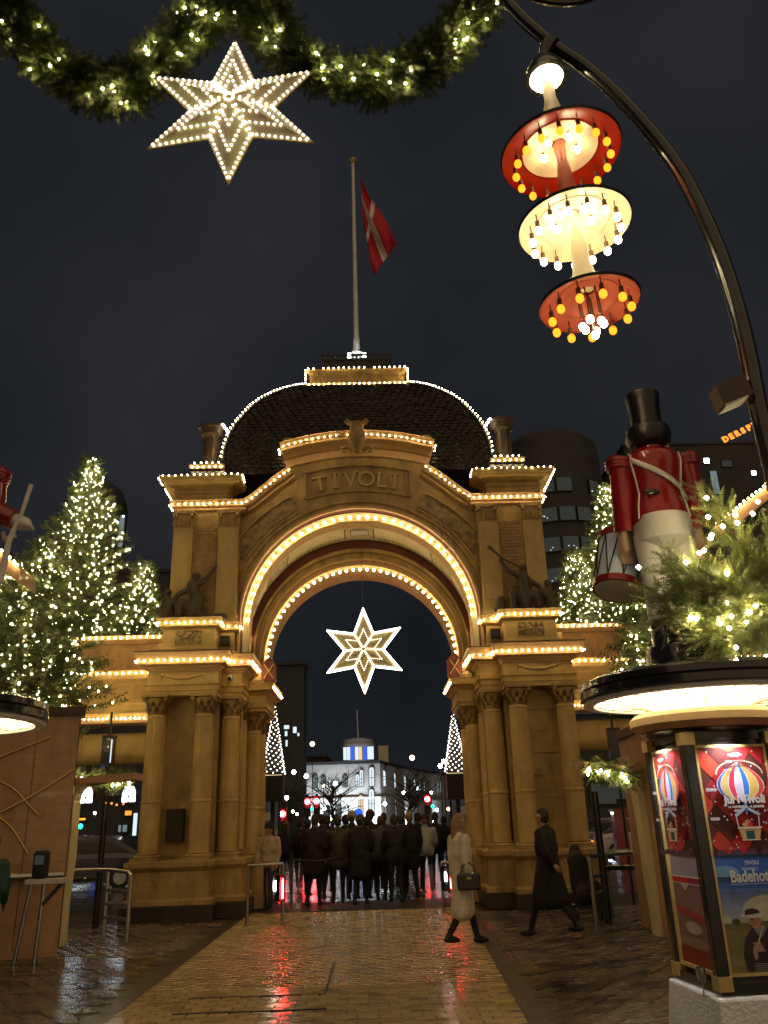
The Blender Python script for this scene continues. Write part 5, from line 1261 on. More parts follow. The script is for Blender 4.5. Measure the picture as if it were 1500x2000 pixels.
def side_poster_low(w=.46, h=.66):
    p = Poster(w, h); p.rect(0, 0, w, h, (.26, .13, .11)); p.rect(0, h * .80, w, h, (.33, .27, .30)); p.rect(0, h * .79, w, h * .80, WH); p.rect(0, h * .735, w, h * .79, (.60, .01, .02)); p.rect(w * .5, h * .735, w, h * .79, (.30, .01, .02)); p.rect(0, h * .728, w, h * .735, WH)
    p.poly([(w * .25, h * .73), (w * .4, h * .66), (w * .55, h * .73)], (.5, .45, .42)); p.poly([(0, h * .52), (w, h * .44), (w, h * .38), (0, h * .47)], (.50, .02, .05)); p.disc(w * .5, h * .33, w * .25, h * .06, (.48, .38, .35), 14)
    p.rect(0, 0, w, h * .14, (.28, .012, .01)); p.disc(w * .5, h * .2, w * .5, h * .05, (.34, .18, .15), 14)
    return p
POST = None
def ad_column(c, ang, full, label_side):
    t = thing('advertising_column', (c[0], c[1], 0), 'black and gold advertising column with %s' % label_side, 'advertising column', 'advertising columns with lit roof discs')
    h_ = .31
    def loc(x, y, z): q = rotp(c, ang, (x, y)); return (q[0], q[1], z)
    def lbox(b, x0, x1, y0, y1, z0, z1, mi=0, tp=0.0):
        v = [loc(x, y, z0) for x, y in ((x0 - tp, y0 - tp), (x1 + tp, y0 - tp), (x1 + tp, y1 + tp), (x0 - tp, y1 + tp))] + [loc(x, y, z1) for x, y in ((x0, y0), (x1, y0), (x1, y1), (x0, y1))]
        b.add(v, [(3, 2, 1, 0), (4, 5, 6, 7), (0, 1, 5, 4), (1, 2, 6, 5), (2, 3, 7, 6), (3, 0, 4, 7)], mi)
    b = MB(); lbox(b, -.385, .385, -.385, .385, 0, .53, 0, .06); o = b.build('plinth', M['concrete'], t); bv = o.modifiers.new('b', 'BEVEL'); bv.width = .018; bv.segments = 2
    b = MB(); lbox(b, -h_ + .02, h_ - .02, -h_ + .02, h_ - .02, .53, 2.26); b.build('body', M['black'], t)
    b = MB(); lbox(b, -h_ - .03, h_ + .03, -h_ - .03, h_ + .03, .532, .60); b.build('sill', M['black'], t)
    b = MB(); lbox(b, -h_ - .005, h_ + .005, -h_ - .005, h_ + .005, 2.12, 2.2); b.build('header', M['black'], t)
    for sx in (-1, 1):
        for sy in (-1, 1):
            b = MB(); lbox(b, sx * h_ - .042, sx * h_ + .042, sy * h_ - .042, sy * h_ + .042, .62, 2.10); p_ = b.build('corner_post', M['black'], t)
            bv = p_.modifiers.new('b', 'BEVEL'); bv.width = .012; bv.segments = 2
            for z in (.56, 2.085): b = MB(); lbox(b, sx * h_ - .048, sx * h_ + .048, sy * h_ - .048, sy * h_ + .048, z, z + .085); b.build('gold_cap', M['goldpaint'], p_)
    # frames: four faces, front (-y), left (-x)
    for fi, fa in enumerate((0, -PI / 2, PI, PI / 2)):
        A = ang + fa
        def floc(x, y, z): q = rotp(c, A, (x, y)); return (q[0], q[1], z)
        b = MB(); x0, x1, z0, z1, fw = -.245, .245, .655, 2.065, .018
        for xa, xb, za, zb in ((x0 - fw, x0, z0 - fw, z1 + fw), (x1, x1 + fw, z0 - fw, z1 + fw), (x0, x1, z0 - fw, z0), (x0, x1, z1, z1 + fw)):
            v = [floc(x, y, z) for y in (-h_ - .022, -h_ + .03) for x, z in ((xa, za), (xb, za), (xb, zb), (xa, zb))]; b.add(v, [(0, 1, 2, 3), (7, 6, 5, 4), (0, 4, 5, 1), (1, 5, 6, 2), (2, 6, 7, 3), (3, 7, 4, 0)])
        b.build('poster_frame', M['goldpaint'], t)
        if full and fi < 2:
            up = jul_poster(.488, .70); up.build('poster', t, floc(-.244, -h_ + .003, 1.362), A, 'red christmas poster with a striped balloon')
            lo = hotel_poster(.488, .70) if fi == 0 else side_poster_low(.488, .70); lo.build('poster', t, floc(-.244, -h_ + .003, .658), A, 'blue sky poster of a man in a brimmed hat' if fi == 0 else 'dark red poster with photographs')
        # spot lamps over the frame
        b = MB(); q = floc(-.03, -h_ - .07, 2.20); b.tube([q, (q[0], q[1], q[2] + .04)], [.022, .016], 8); sp = b.build('spot_lamp', M['black'], t)
        b = MB(); b.ball((q[0], q[1], q[2] - .004), .015, 8, 5); b.build('lens', M['spot'], sp)
        L = bpy.data.lights.new('spot_beam', 'SPOT'); L.energy = 36; L.spot_size = math.radians(120); L.spot_blend = .8; L.color = (.93, .95, 1.0); L.shadow_soft_size = .02
        lo_ = bpy.data.objects.new('spot_beam', L); COL.objects.link(lo_); lo_.parent = sp; q2 = floc(-.03, -h_ - .11, 2.17); lo_.location = Vector(q2) - wloc(sp)
        tgt = Vector(floc(-.03, -h_, 1.35)) - Vector(q2); lo_.rotation_euler = tgt.to_track_quat('-Z', 'Y').to_euler()
    # brim, glow throat, roof disc
    b = MB(); b.lathe([(.43, 2.19), (.50, 2.215), (.535, 2.25), (.54, 2.30), (.50, 2.335), (.36, 2.345)], (c[0], c[1], 0), 48); b.build('brim', M['peach'], t, smooth=True)
    b = MB(); b.lathe([(.40, 2.18), (.47, 2.195), (.475, 2.215)], (c[0], c[1], 0), 48); b.build('brim_edge', M['black'], t, smooth=True)
    b = MB(); b.lathe([(.30, 2.34), (.33, 2.37), (.45, 2.42), (.66, 2.452), (.79, 2.455)], (c[0], c[1], 0), 48, cap=False); b.build('light_throat', M['disc'], t, smooth=True)
    b = MB()
    for k in range(24):
        a = 2 * PI * k / 24; b.tube([(c[0] + r_ * math.cos(a), c[1] + r_ * math.sin(a), z - .004) for r_, z in ((.335, 2.37), (.45, 2.417), (.66, 2.45), (.78, 2.452))], .0035, 4)
    b.build('throat_ribs', M['goldpaint'], t)
    b = MB(); b.lathe([(.79, 2.45), (.79, 2.43), (.865, 2.43), (.87, 2.45), (.855, 2.458), (.855, 2.465)], (c[0], c[1], 0), 64, cap=False); b.build('disc_rim', M['concrete'], t, smooth=True)
    b = MB(); b.lathe([(.86, 2.462), (.885, 2.47), (.885, 2.52), (.87, 2.53), (.88, 2.54), (.875, 2.585), (.80, 2.62), (.40, 2.66), (.02, 2.67)], (c[0], c[1], 0), 64); b.build('roof_disc', M['black'], t, smooth=True)
    return t
ad_column((2.50, 6.33), math.radians(5), True, 'red balloon poster and blue hotel poster at the right')
ad_column((-3.42, 6.45), math.radians(-8), False, 'only its lit roof disc showing at the left edge')
cup = thing('wine_glass', (2.05, 6.02, .53), 'small stemmed glass left on the pale plinth corner', 'glass')
b = MB(); b.lathe([(.03, .531), (.028, .537), (.005, .545), (.004, .60), (.022, .615), (.032, .65), (.030, .70)], (2.09, 6.00, 0), 16, cap=False); b.build('goblet', M['steel'], cup, smooth=True)

# ================================================================ WOODEN DRUMMERS ON THE COLUMNS
M['hatblack'] = mat('hat_black', (.005, .005, .005), .3, col2=(.008, .008, .008), nscale=9, bump=.2, bscale=50)
def drummer(c, z0, ang, label, right):
    t = thing('wooden_drummer', (c[0], c[1], z0), label, 'statue', 'wooden drummer figures on the columns')
    rot = Matrix.Rotation(ang, 3, 'Z'); O = Vector((c[0], c[1], z0)); rz = lambda z: z if z < 1.24 else 1.24 + (z - 1.24) * .80
    W = lambda x, y, z: O + rot @ Vector((x * .88, y * .88, rz(z)))
    def part(name, m, prof, x=0, y=0, n=28, **k):
        q = W(x, y, 0); b = MB(); b.lathe([(r_ * .88, rz(z)) for r_, z in prof], (q.x, q.y, q.z), n); return b.build(name, M[m], t, smooth=True)
    part('base', 'black', [(.32, 0), (.32, .17), (.30, .20), (.02, .21)])
    for e in (-1, 1): part('boot', 'black', [(.115, .20), (.12, .30), (.115, .42), (.10, .44)], x=e * .13, n=20)
    for e in (-1, 1): part('trouser_leg', 'white', [(.11, .40), (.125, .43), (.13, .8), (.155, 1.15)], x=e * .13, n=20)
    part('hips', 'white', [(.16, 1.0), (.265, 1.08), (.275, 1.22), (.26, 1.30)])
    b = MB(); prof = [(.275, 1.24), (.285, 1.26), (.265, 1.42), (.235, 1.55), (.25, 1.70), (.285, 1.90), (.275, 2.0), (.20, 2.07), (.13, 2.10)]
    M4 = None; q = W(0, 0, 0); b.lathe([(r_ * .88, rz(z)) for r_, z in prof], (q.x, q.y, q.z), 32); b.v = [(v[0], q.y + (v[1] - q.y) * .78, v[2]) for v in b.v]; b.build('jacket', M['red'], t, smooth=True)
    part('collar', 'red', [(.13, 2.06), (.125, 2.18), (.10, 2.2)])
    part('head', 'skinwood', [(.08, 2.12), (.13, 2.2), (.145, 2.30), (.12, 2.4)]); part('hair', 'hatblack', [(.12, 2.11), (.20, 2.15), (.225, 2.24), (.205, 2.34), (.15, 2.38)])
    part('hat', 'hatblack', [(.145, 2.32), (.15, 2.36), (.15, 2.45), (.155, 2.62), (.17, 2.74), (.165, 2.765), (.02, 2.77)])
    part('hat_rim', 'black', [(.15, 2.31), (.175, 2.325), (.175, 2.35), (.15, 2.36)])
    def limb(name, m, pts, rr):
        b = MB(); b.tube([W(*p) for p in pts], rr, 18); return b.build(name, M[m], t, smooth=True)
    for e in (-1, 1):
        bent = right is False and e > 0
        limb('shoulder', 'red', [(e * .32, 0, 2.02), (e * .325, 0, 2.0), (e * .33, 0, 1.90), (e * .33, 0, 1.86)], [.085, .105, .11, .09])
        for k in range(3): limb('shoulder_ring', 'red', [(e * .328, 0, 1.975 - .035 * k), (e * .33, 0, 1.955 - .035 * k)], [.113, .113])
        if not bent:
            limb('arm', 'red', [(e * .315, 0, 1.88), (e * .325, .02, 1.60), (e * .33, .06, 1.30), (e * .33, .08, 1.22)], [.095, .098, .095, .10])
            # hand with fingers
            cp_ = [(W(e * .345, .11, 1.20), .052, W(e * .335, .14, 1.09), .058)]
            for f in range(4): cp_ += [(W(e * .345 - .045 + .03 * f, .15, 1.10), .019, W(e * .335 - .045 + .03 * f, .19, 1.02), .017), (W(e * .335 - .045 + .03 * f, .19, 1.02), .017, W(e * .33 - .04 + .03 * f, .17, .96), .014)]
            cp_.append((W(e * .29, .13, 1.14), .02, W(e * .27, .18, 1.07), .016)); organic('hand', cp_, .012, [M['skinwood']], None, t, 3, world=True)
        else:
            limb('arm', 'red', [(e * .33, 0, 1.88), (e * .34, .01, 1.68), (e * .34, .01, 1.58)], [.085, .085, .08])
            limb('forearm', 'red', [(e * .32, .0, 1.66), (e * .36, -.02, 1.58), (e * .50, -.05, 1.47), (e * .60, -.06, 1.42)], [.07, .085, .085, .088])
            cp_ = [(W(e * .60, -.06, 1.42), .06, W(e * .70, -.07, 1.37), .06)]
            for f in range(4): cp_.append((W(e * .68, -.11 + .03 * f, 1.38), .02, W(e * .75, -.10 + .03 * f, 1.34), .02))
            organic('hand', cp_, .012, [M['white']], None, t, 3, world=True)
            limb('drumstick', 'white', [(e * .74, -.12, 1.78), (e * .68, -.12, 1.45), (e * .60, -.12, 1.20), (e * .57, -.12, .85)], [.018, .015, .022, .03])
            limb('drumstick', 'white', [(e * .56, .05, 1.30), (e * .46, .05, 1.26), (e * .44, .05, 1.34)], [.02, .02, .02])
    # sash across the back (from right shoulder down to left hip), white piping
    b = MB(); pts = []
    for k in range(15):
        u = k / 14; z = 2.02 - .52 * u ** .85; a = math.radians(200 + 145 * u); rr = np.interp(z, [1.42, 1.55, 1.70, 1.90, 2.05], [.268, .24, .253, .287, .22]) + .012
        pts.append((rr * math.cos(a), rr * math.sin(a) * .80, z))
    v = []
    for p in pts: v += [tuple(W(p[0], p[1], p[2] + .03)), tuple(W(p[0] * 1.02, p[1] * 1.02, p[2] - .035))]
    b.add(v, [(2 * k, 2 * k + 1, 2 * k + 3, 2 * k + 2) for k in range(14)]); so = b.build('sash', M['white'], t, smooth=True); md = so.modifiers.new('s', 'SOLIDIFY'); md.thickness = .014; md.offset = 0
    for a in (215, 325):
        b = MB(); b.tube([W(rr * math.cos(math.radians(a)), rr * math.sin(math.radians(a)) * .79, z) for rr, z in ((.287, 1.27), (.268, 1.42), (.240, 1.55), (.255, 1.70), (.289, 1.90), (.275, 2.0))], .009, 6); b.build('piping', M['white'], t)
    b = MB(); q = W(-.10, -.205, 1.53); b.ball(q, .06, 10, 6, 0, (1.2, .35, .5)); b.build('belt_buckle', M['black'], t, smooth=True)
    # drum
    d0 = W(-.34, .45, 1.03); M4 = Matrix.Translation(d0) @ (rot @ Matrix.Rotation(math.radians(14), 3, 'Y') @ Matrix.Rotation(math.radians(-12), 3, 'X')).to_4x4()
    b = MB(); b.lathe([(.205, -.27), (.205, .27)], n=32, M4=M4); dr = b.build('drum_shell', M['drumblue'], t, smooth=True)
    for z in (-.27, .21): b = MB(); b.lathe([(.205, z), (.22, z), (.22, z + .06), (.205, z + .06)], n=32, M4=M4); b.build('drum_hoop', M['red'], t, smooth=True)
    b = MB()
    for k in range(10):
        a0, a1 = 2 * PI * k / 10, 2 * PI * (k + .5) / 10; a2 = 2 * PI * (k + 1) / 10
        for aa, ab in ((a0, a1), (a2, a1)): b.tube([M4 @ Vector((.209 * math.cos(aa), .209 * math.sin(aa), .21)), M4 @ Vector((.214 * math.cos((aa + ab) / 2), .214 * math.sin((aa + ab) / 2), 0)), M4 @ Vector((.209 * math.cos(ab), .209 * math.sin(ab), -.21))], .006, 4)
    b.build('drum_rope', M['blackmatte'], t)
    for za in (.272, -.272):
        b = MB(); b.lathe([(.20, za), (.01, za * 1.002)], n=32, M4=M4); b.build('drum_skin', M['concrete'], t)
    return t
drummer((2.47, 6.45), 2.665, math.radians(-6), 'wooden toy drummer in red jacket and tall black hat seen from behind', True)
drummer((-3.42, 6.45), 2.665, math.radians(-4), 'wooden toy drummer at the left edge with bent red arm and drumstick', False)

# foreground fir boughs on the right column roof
def bush(P0, P1, r, n, nl, label, seed):
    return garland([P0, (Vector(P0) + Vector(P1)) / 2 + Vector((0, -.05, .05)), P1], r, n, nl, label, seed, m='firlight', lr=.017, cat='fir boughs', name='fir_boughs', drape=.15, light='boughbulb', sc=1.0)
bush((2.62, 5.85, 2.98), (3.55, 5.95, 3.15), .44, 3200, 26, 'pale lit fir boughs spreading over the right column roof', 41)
fb = thing('fir_sprig', (2.3, 5.75, 3.05), 'single fir bough with warm bulbs reaching left over the drummer\'s legs', 'fir bough')
rs = np.random.RandomState(8); P = []; D = []
for (a, c_) in (((2.8, 5.8, 3.05), (2.05, 5.72, 3.10)), ((2.8, 5.8, 3.15), (2.20, 5.75, 3.36)), ((2.9, 5.8, 2.95), (2.15, 5.7, 2.92)), ((2.9, 5.8, 3.3), (2.62, 5.9, 3.95)), ((2.9, 5.8, 3.0), (2.45, 5.7, 2.66)), ((2.9, 5.8, 3.2), (3.2, 5.9, 3.75)), ((2.9, 5.75, 3.1), (2.25, 5.7, 3.22)), ((2.9, 5.75, 3.0), (2.12, 5.68, 2.98)), ((2.9, 5.75, 3.15), (2.35, 5.72, 3.1)), ((2.9, 5.75, 2.9), (2.3, 5.7, 2.78))):
    a, c_ = np.array(a), np.array(c_); d = c_ - a
    for _ in range(190): s_ = rs.rand(); P.append(a + d * s_ + rs.randn(3) * .035); D.append(d * .9 / np.linalg.norm(d) + rs.randn(3) * .55)
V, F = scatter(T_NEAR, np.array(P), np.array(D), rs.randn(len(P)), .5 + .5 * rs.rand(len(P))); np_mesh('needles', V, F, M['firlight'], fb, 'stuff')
b = MB()
for (a, c_) in (((2.9, 5.8, 3.05), (2.05, 5.72, 3.10)), ((2.9, 5.8, 3.15), (2.20, 5.75, 3.36)), ((2.9, 5.8, 3.3), (2.62, 5.9, 3.95))): b.tube([a, c_], [.018, .006], 5)
b.build('twigs', M['bark'], fb)
lights_mesh('bulbs', [tuple(at(x, y, 5.62)) for x, y in ((1247, 1108), (1366, 1080), (1380, 972), (1383, 1010), (1390, 1045), (1412, 1028), (1388, 1051), (1340, 1098), (1420, 1120), (1436, 1006), (1440, 1021), (1470, 1003), (1360, 1208), (1350, 1207), (1406, 1218), (1375, 1075), (1480, 980))], .019, M['boughbulb'], fb)

# ================================================================ KIOSKS
for s in (-1, 1):
    lab = 'left' if s < 0 else 'right'
    x0 = -4.50 if s < 0 else 3.98; Yk = 13.0 if s < 0 else 12.0; top = 3.42 if s < 0 else 2.9
    k = thing('ticket_kiosk', (x0 + s * 1.5, Yk + 1, 0), 'curved varnished wood ticket kiosk %s' % ('with gold arcs on the left of the gate' if s < 0 else 'behind the advertising column on the right'), 'kiosk', 'wooden ticket kiosks')
    b = MB(); n = 14; pts = []
    for q in range(n + 1):
        f = q / n; pts.append((x0 + s * 3.4 * f, Yk - .35 * math.sin(PI * f)))
    dk_ = .45 if s < 0 else 2.2; pts += [(x0 + s * 3.4, Yk + dk_), (x0 + s * .15, Yk + dk_)]
    if s < 0: pts = pts[::-1]
    b.hprism(pts, .0, top - .1); b.build('wall', M['wood'], k)
    b = MB(); b.hprism([(x + (.0 if abs(x - x0) > .2 else -s * .09), y - .06) for x, y in pts], top - .12, top); b.build('roof_edge', M['wooddark'], k)
    for z in (1.05,):
        b = MB(); b.tube([(x0 + s * 3.4 * q / n, Yk - .35 * math.sin(PI * q / n) - .06, z) for q in range(n + 1)], .045, 6); b.build('counter', M['steel'], k)
    # panel joints
    for q in range(0, 7):
        f = q / 6.0; xx = x0 + s * 3.4 * f; b = MB(); b.box(xx - .003, xx + .003, Yk - .35 * math.sin(PI * f) - .006, Yk - .35 * math.sin(PI * f) + .02, .1, top - .13); b.build('panel_joint', M['wooddark'], k)
    if s < 0:
        yy = lambda x: Yk - .35 * math.sin(PI * min(1, max(0, (x - x0) / (s * 3.4)))) - .012
        arcs = [[(0, 1482), (45, 1462), (95, 1440)], [(0, 1590), (50, 1562), (95, 1532), (138, 1500)], [(0, 1525), (30, 1542), (60, 1578), (72, 1592)], [(0, 1593), (25, 1618), (46, 1655), (52, 1668)], [(0, 1710), (30, 1708), (60, 1716)]]
        for a in arcs:
            b = MB(); pp_ = [at(x, y, Yk - .2) for x, y in a]; pp_ = smooth_path(pp_, 4); b.tube([(p.x, yy(p.x), p.z) for p in pp_], .014, 6); b.build('gold_arc', M['gold'], k, smooth=True)
    # pale arched portal leg and beam toward the gate
    pix = [(158, 1532), (140, 1552), (134, 1600), (127, 1680), (118, 1740), (112, 1800), (108, 1850)] if s < 0 else [(1222, 1478), (1243, 1515), (1255, 1570), (1268, 1650), (1281, 1740), (1292, 1800), (1300, 1860)]
    Yp = 13.25 if s < 0 else 12.9
    a = thing('side_portal', tuple(at(*pix[-1], Yp)[:2]) + (0,), 'pale yellow arched portal frame leaning on the %s kiosk' % lab, 'arch', 'side entrance portals')
    P_ = smooth_path([at(x, y, Yp) for x, y in pix], 3); b = MB(); v = []
    for p in P_: 
        for dx, dy in ((-.06, 0), (.06, 0), (.06, .3), (-.06, .3)): v.append((p.x + dx, p.y + dy, p.z))
    b.add(v, [(4 * i + j, 4 * i + (j + 1) % 4, 4 * i + 4 + (j + 1) % 4, 4 * i + 4 + j) for i in range(len(P_) - 1) for j in range(4)]); b.build('leg', M['cream'], a)
    b = MB(); q0, q1 = (at(135, 1534, 13.2), at(262, 1522, 13.2)) if s < 0 else (at(1140, 1500, 12.6), at(1250, 1512, 12.6))
    b.add([(q.x, q.y + dy, q.z + dz) for q in (q0, q1) for dy, dz in ((0, 0), (.5, 0), (.5, .10), (0, .10))], [(0, 1, 5, 4), (1, 2, 6, 5), (2, 3, 7, 6), (3, 0, 4, 7), (0, 3, 2, 1), (4, 5, 6, 7)]); b.build('beam', M['wood'], a)
# gable roofs of stalls at the frame edges, edged with lights
for s, e0, e1, Y in ((-1, (-70, 1015), (40, 1112), 9.5), (1, (1395, 1030), (1560, 900), 9.5)):
    g0, g1 = at(*e0, Y), at(*e1, Y); t = thing('stall_roof', g1 if s < 0 else g0, 'sloping wooden stall roof edged with bulbs at the %s frame edge' % ('left' if s < 0 else 'right'), 'roof', 'stall roofs at the frame edges')
    b = MB(); b.add([tuple(g0), tuple(g1), (g1.x, Y + (.5 if s < 0 else 1.6), g1.z + .0), (g0.x, Y + (.5 if s < 0 else 1.6), g0.z)] + [(p[0], p[1], p[2] - .17) for p in ((g0.x, Y, g0.z), (g1.x, Y, g1.z), (g1.x, Y + (.5 if s < 0 else 1.6), g1.z), (g0.x, Y + (.5 if s < 0 else 1.6), g0.z))], [(0, 1, 2, 3), (7, 6, 5, 4), (0, 4, 5, 1), (1, 5, 6, 2), (2, 6, 7, 3), (3, 7, 4, 0)]); b.build('roof_slab', M['wood'], t)
    string('light_string', [[g0 + Vector((0, -.03, .02)), g1 + Vector((0, -.03, .02))]], .07, .02, M['bulb'], t)
    b = MB(); lo = g0 if s < 0 else g1; b.box(lo.x + s * .15, lo.x + s * 1.2, Y + .1, Y + .5, 0, min(g0.z, g1.z) - .1); b.build('stall_wall', M['wood'], t)

# ================================================================ RAILS, BARRIERS
def rail(name, label, cat, segs, r, m='steel', group=None, loc=None):
    loc = loc or (segs[0][0][0], segs[0][0][1], 0); t = thing(name, loc, label, cat, group)
    for nm, pts in segs if isinstance(segs[0][0], str) else [('rail', s_) for s_ in segs]:
        b = MB(); b.tube(pts, r, 8); b.build(nm, M[m], t, smooth=True)
    return t
zr = lambda p, z: Vector((p[0], p[1], z))
hp = [Vector((-3.83, 14.05, .95)), Vector((-3.95, 14.3, 1.0)), Vector((-4.4, 14.75, 1.02)), Vector((-5.0, 14.95, 1.02)), Vector((-5.6, 14.9, 1.02))]
rail('queue_railing', 'curved steel queue railing in front of the left gate pier', 'railing', [('top_rail', hp), ('post', [zr(hp[0], .02), hp[0]]), ('rail', [zr(p, .72) for p in hp[:3]]), ('rail', [zr(p, .52) for p in hp[:3]]), ('rail', [zr(p, .32) for p in hp[:3]]), ('post', [zr(hp[2], .02), hp[2]]), ('post', [zr(hp[4], .02), hp[4]])], .032, group='steel queue railings', loc=(hp[0].x, hp[0].y, 0))
hq = [Vector((3.35, 13.9, .98)), Vector((3.45, 14.4, 1.0)), Vector((3.9, 15.0, 1.0)), Vector((4.6, 15.4, 1.0)), Vector((5.0, 15.6, 1.0)), Vector((4.3, 16.3, 1.0))]
rail('queue_railing', 'curved steel queue railing beside the right gate pier', 'railing', [('top_rail', hq), ('post', [zr(hq[0], .02), hq[0]]), ('rail', [zr(p, .7) for p in hq[:3]]), ('rail', [zr(p, .45) for p in hq[:3]]), ('post', [zr(hq[2], .02), hq[2]]), ('post', [zr(hq[4], .02), hq[4]])], .032, group='steel queue railings', loc=(hq[0].x, hq[0].y, 0))
g0 = at(485, 1692, 15.6); g1 = at(553, 1692, 15.6)
for s, (pa, pb, pc, Y) in ((-1, (485, 553, 1690, 15.8)), (1, (893, 862, 1684, 16.8))):
    A, B_ = at(pa, pc, Y), at(pb, pc, Y + .1); t = thing('glass_barrier', (A.x, A.y, 0), 'low glass entrance barrier with steel rail at the %s side of arch' % ('left' if s < 0 else 'right'), 'barrier', 'glass barriers in the arch')
    b = MB(); b.tube([zr(A, .02), zr(A, A.z), zr(B_, A.z)], .03, 8); b.build('rail', M['steel'], t, smooth=True)
    b = MB(); b.tube([zr(B_, .02), zr(B_, A.z)], .03, 8); b.build('post', M['steel'], t, smooth=True)
    b = MB(); xx = B_.x + (.0 if s < 0 else .16); b.box(xx - .011, xx + .011, B_.y - .05, B_.y - .034, .42, .74); b.build('added_red_strip', M['redadded'], t)  # red glow strip, added to throw a streak on the wet pavers
    b = MB(); xx = B_.x + (-.13 if s < 0 else .06); b.box(xx - .01, xx + .01, B_.y - .05, B_.y - .034, .55, .70); b.build('added_white_strip', M['whiteadded'], t)  # white glow strip, added likewise for pale ground reflections
    b = MB(); b.box(min(B_.x, xx) - .03, max(B_.x, xx) + .19 if s > 0 else max(B_.x, xx) + .03, B_.y - .03, B_.y - .01, .38, .80); b.build('added_strip_back', M['blackmatte'], t)  # backing plate for the added strips
    for fx in ((B_.x + (.0 if s < 0 else .16)) - .035, (B_.x + (.0 if s < 0 else .16)) + .035, (B_.x + (-.13 if s < 0 else .06)) - .03, (B_.x + (-.13 if s < 0 else .06)) + .03):  # fins around the added strips keep their light off the railings
        b = MB(); b.box(fx - .004, fx + .004, B_.y - .17, B_.y - .03, .38, .80); b.build('light_shield', M['blackmatte'], t)
    b = MB(); b.box(B_.x + (-.17 if s < 0 else .02), B_.x + (.04 if s < 0 else .20), B_.y - .17, B_.y - .03, .80, .81); b.build('light_shield', M['blackmatte'], t)
    d = 1 if s < 0 else -1; b = MB(); b.box(B_.x, B_.x + d * .34, B_.y - .01, B_.y + .01, .08, A.z - .02); b.build('glass_panel', M['glass'], t)
t = thing('queue_post', (-1.72, 18.2, 0), 'black belt post standing in front of the crowd at left', 'post'); b = MB(); b.lathe([(.17, 0), (.16, .03), (.04, .05), (.03, .07), (.03, .98), (.04, 1.0), (.035, 1.05)], (-1.72, 18.2, 0), 14); b.build('post', M['black'], t, smooth=True)
b = MB(); b.tube([(-1.72, 18.2, .95), (-1.2, 18.5, .90), (-.7, 18.9, .95)], .02, 4); b.build('belt', M['blackmatte'], t)
for s, x, y in ((-1, -5.05, 16.4), (1, 3.72, 14.6)):
    t = thing('barrier_post', (x, y, 0), 'slim black barrier post with arm at the %s side entrance' % ('left' if s < 0 else 'right'), 'post', 'black barrier posts')
    b = MB(); b.tube([(x, y, 0), (x, y, 2.1 if s < 0 else 2.0)], .06, 10); b.build('post', M['black'], t, smooth=True)
    b = MB(); b.tube([(x + s * .0, y - .02, .82), (x + s * (.8 if s < 0 else .95), y - .1, .80)], .04, 8); b.build('arm', M['black'], t, smooth=True)
x, y = -4.62, 12.35
t = thing('steel_stand', (x, y, 0), 'steel A shaped stand at the foot of the left kiosk', 'stand')
for a, c_ in (((x - .22, y, 0), (x - .10, y, 1.0)), ((x + .05, y, 0), (x + .08, y, 1.0)), ((x - .1, y, 1.0), (x + .35, y - .1, 1.0)), ((x + .08, y, .72), (x + .35, y - .1, .98))): b = MB(); b.tube([a, c_], .03, 8); b.build('tube', M['steel'], t, smooth=True)
b = MB(); b.box(x - .14, x + .38, y - .14, y + .12, .98, 1.04); b.build('tray', M['concrete'], t)
t = thing('ticket_reader', (x + .02, y - .05, 1.04), 'black ticket reader standing on the steel stand', 'ticket reader'); b = MB(); b.box(x - .09, x + .11, y - .1, y + .06, 1.04, 1.40); ro = b.build('reader_body', M['blackmatte'], t); bv = ro.modifiers.new('b', 'BEVEL'); bv.width = .05; bv.segments = 3
b = MB(); b.box(x - .05, x + .07, y - .112, y - .10, 1.22, 1.34); b.build('display', M['windim'], t)
# litter bin / stroller heap by the right pier
t = thing('covered_pushchair', (3.48, 15.2, 0), 'dark covered pushchair parked against the right pier', 'pushchair')
organic('hood', [((3.48, 15.2, .5), .19, (3.45, 15.2, .90), .17), ((3.48, 15.0, .38), .17, (3.66, 15.1, .5), .13), ((3.45, 15.25, .90), .17, (3.45, 15.3, 1.08), .10)], .025, [cloth((.02, .017, .014))], None, t, 4, world=True)
for dx, dy in ((-.18, -.15), (.22, -.15), (-.15, .2), (.2, .2)):
    b = MB(); b.lathe([(.05, -.02), (.12, -.02), (.12, .02), (.05, .02)], n=16, M4=Matrix.Translation((3.48 + dx, 15.15 + dy, .12)) @ Matrix.Rotation(PI / 2, 4, 'Y')); b.build('wheel', M['black'], t, smooth=True)
b = MB(); b.tube([(3.30, 15.3, .85), (3.27, 15.5, 1.0), (3.62, 15.5, 1.0), (3.64, 15.3, .85)], .015, 6); b.build('handle', M['steel'], t)

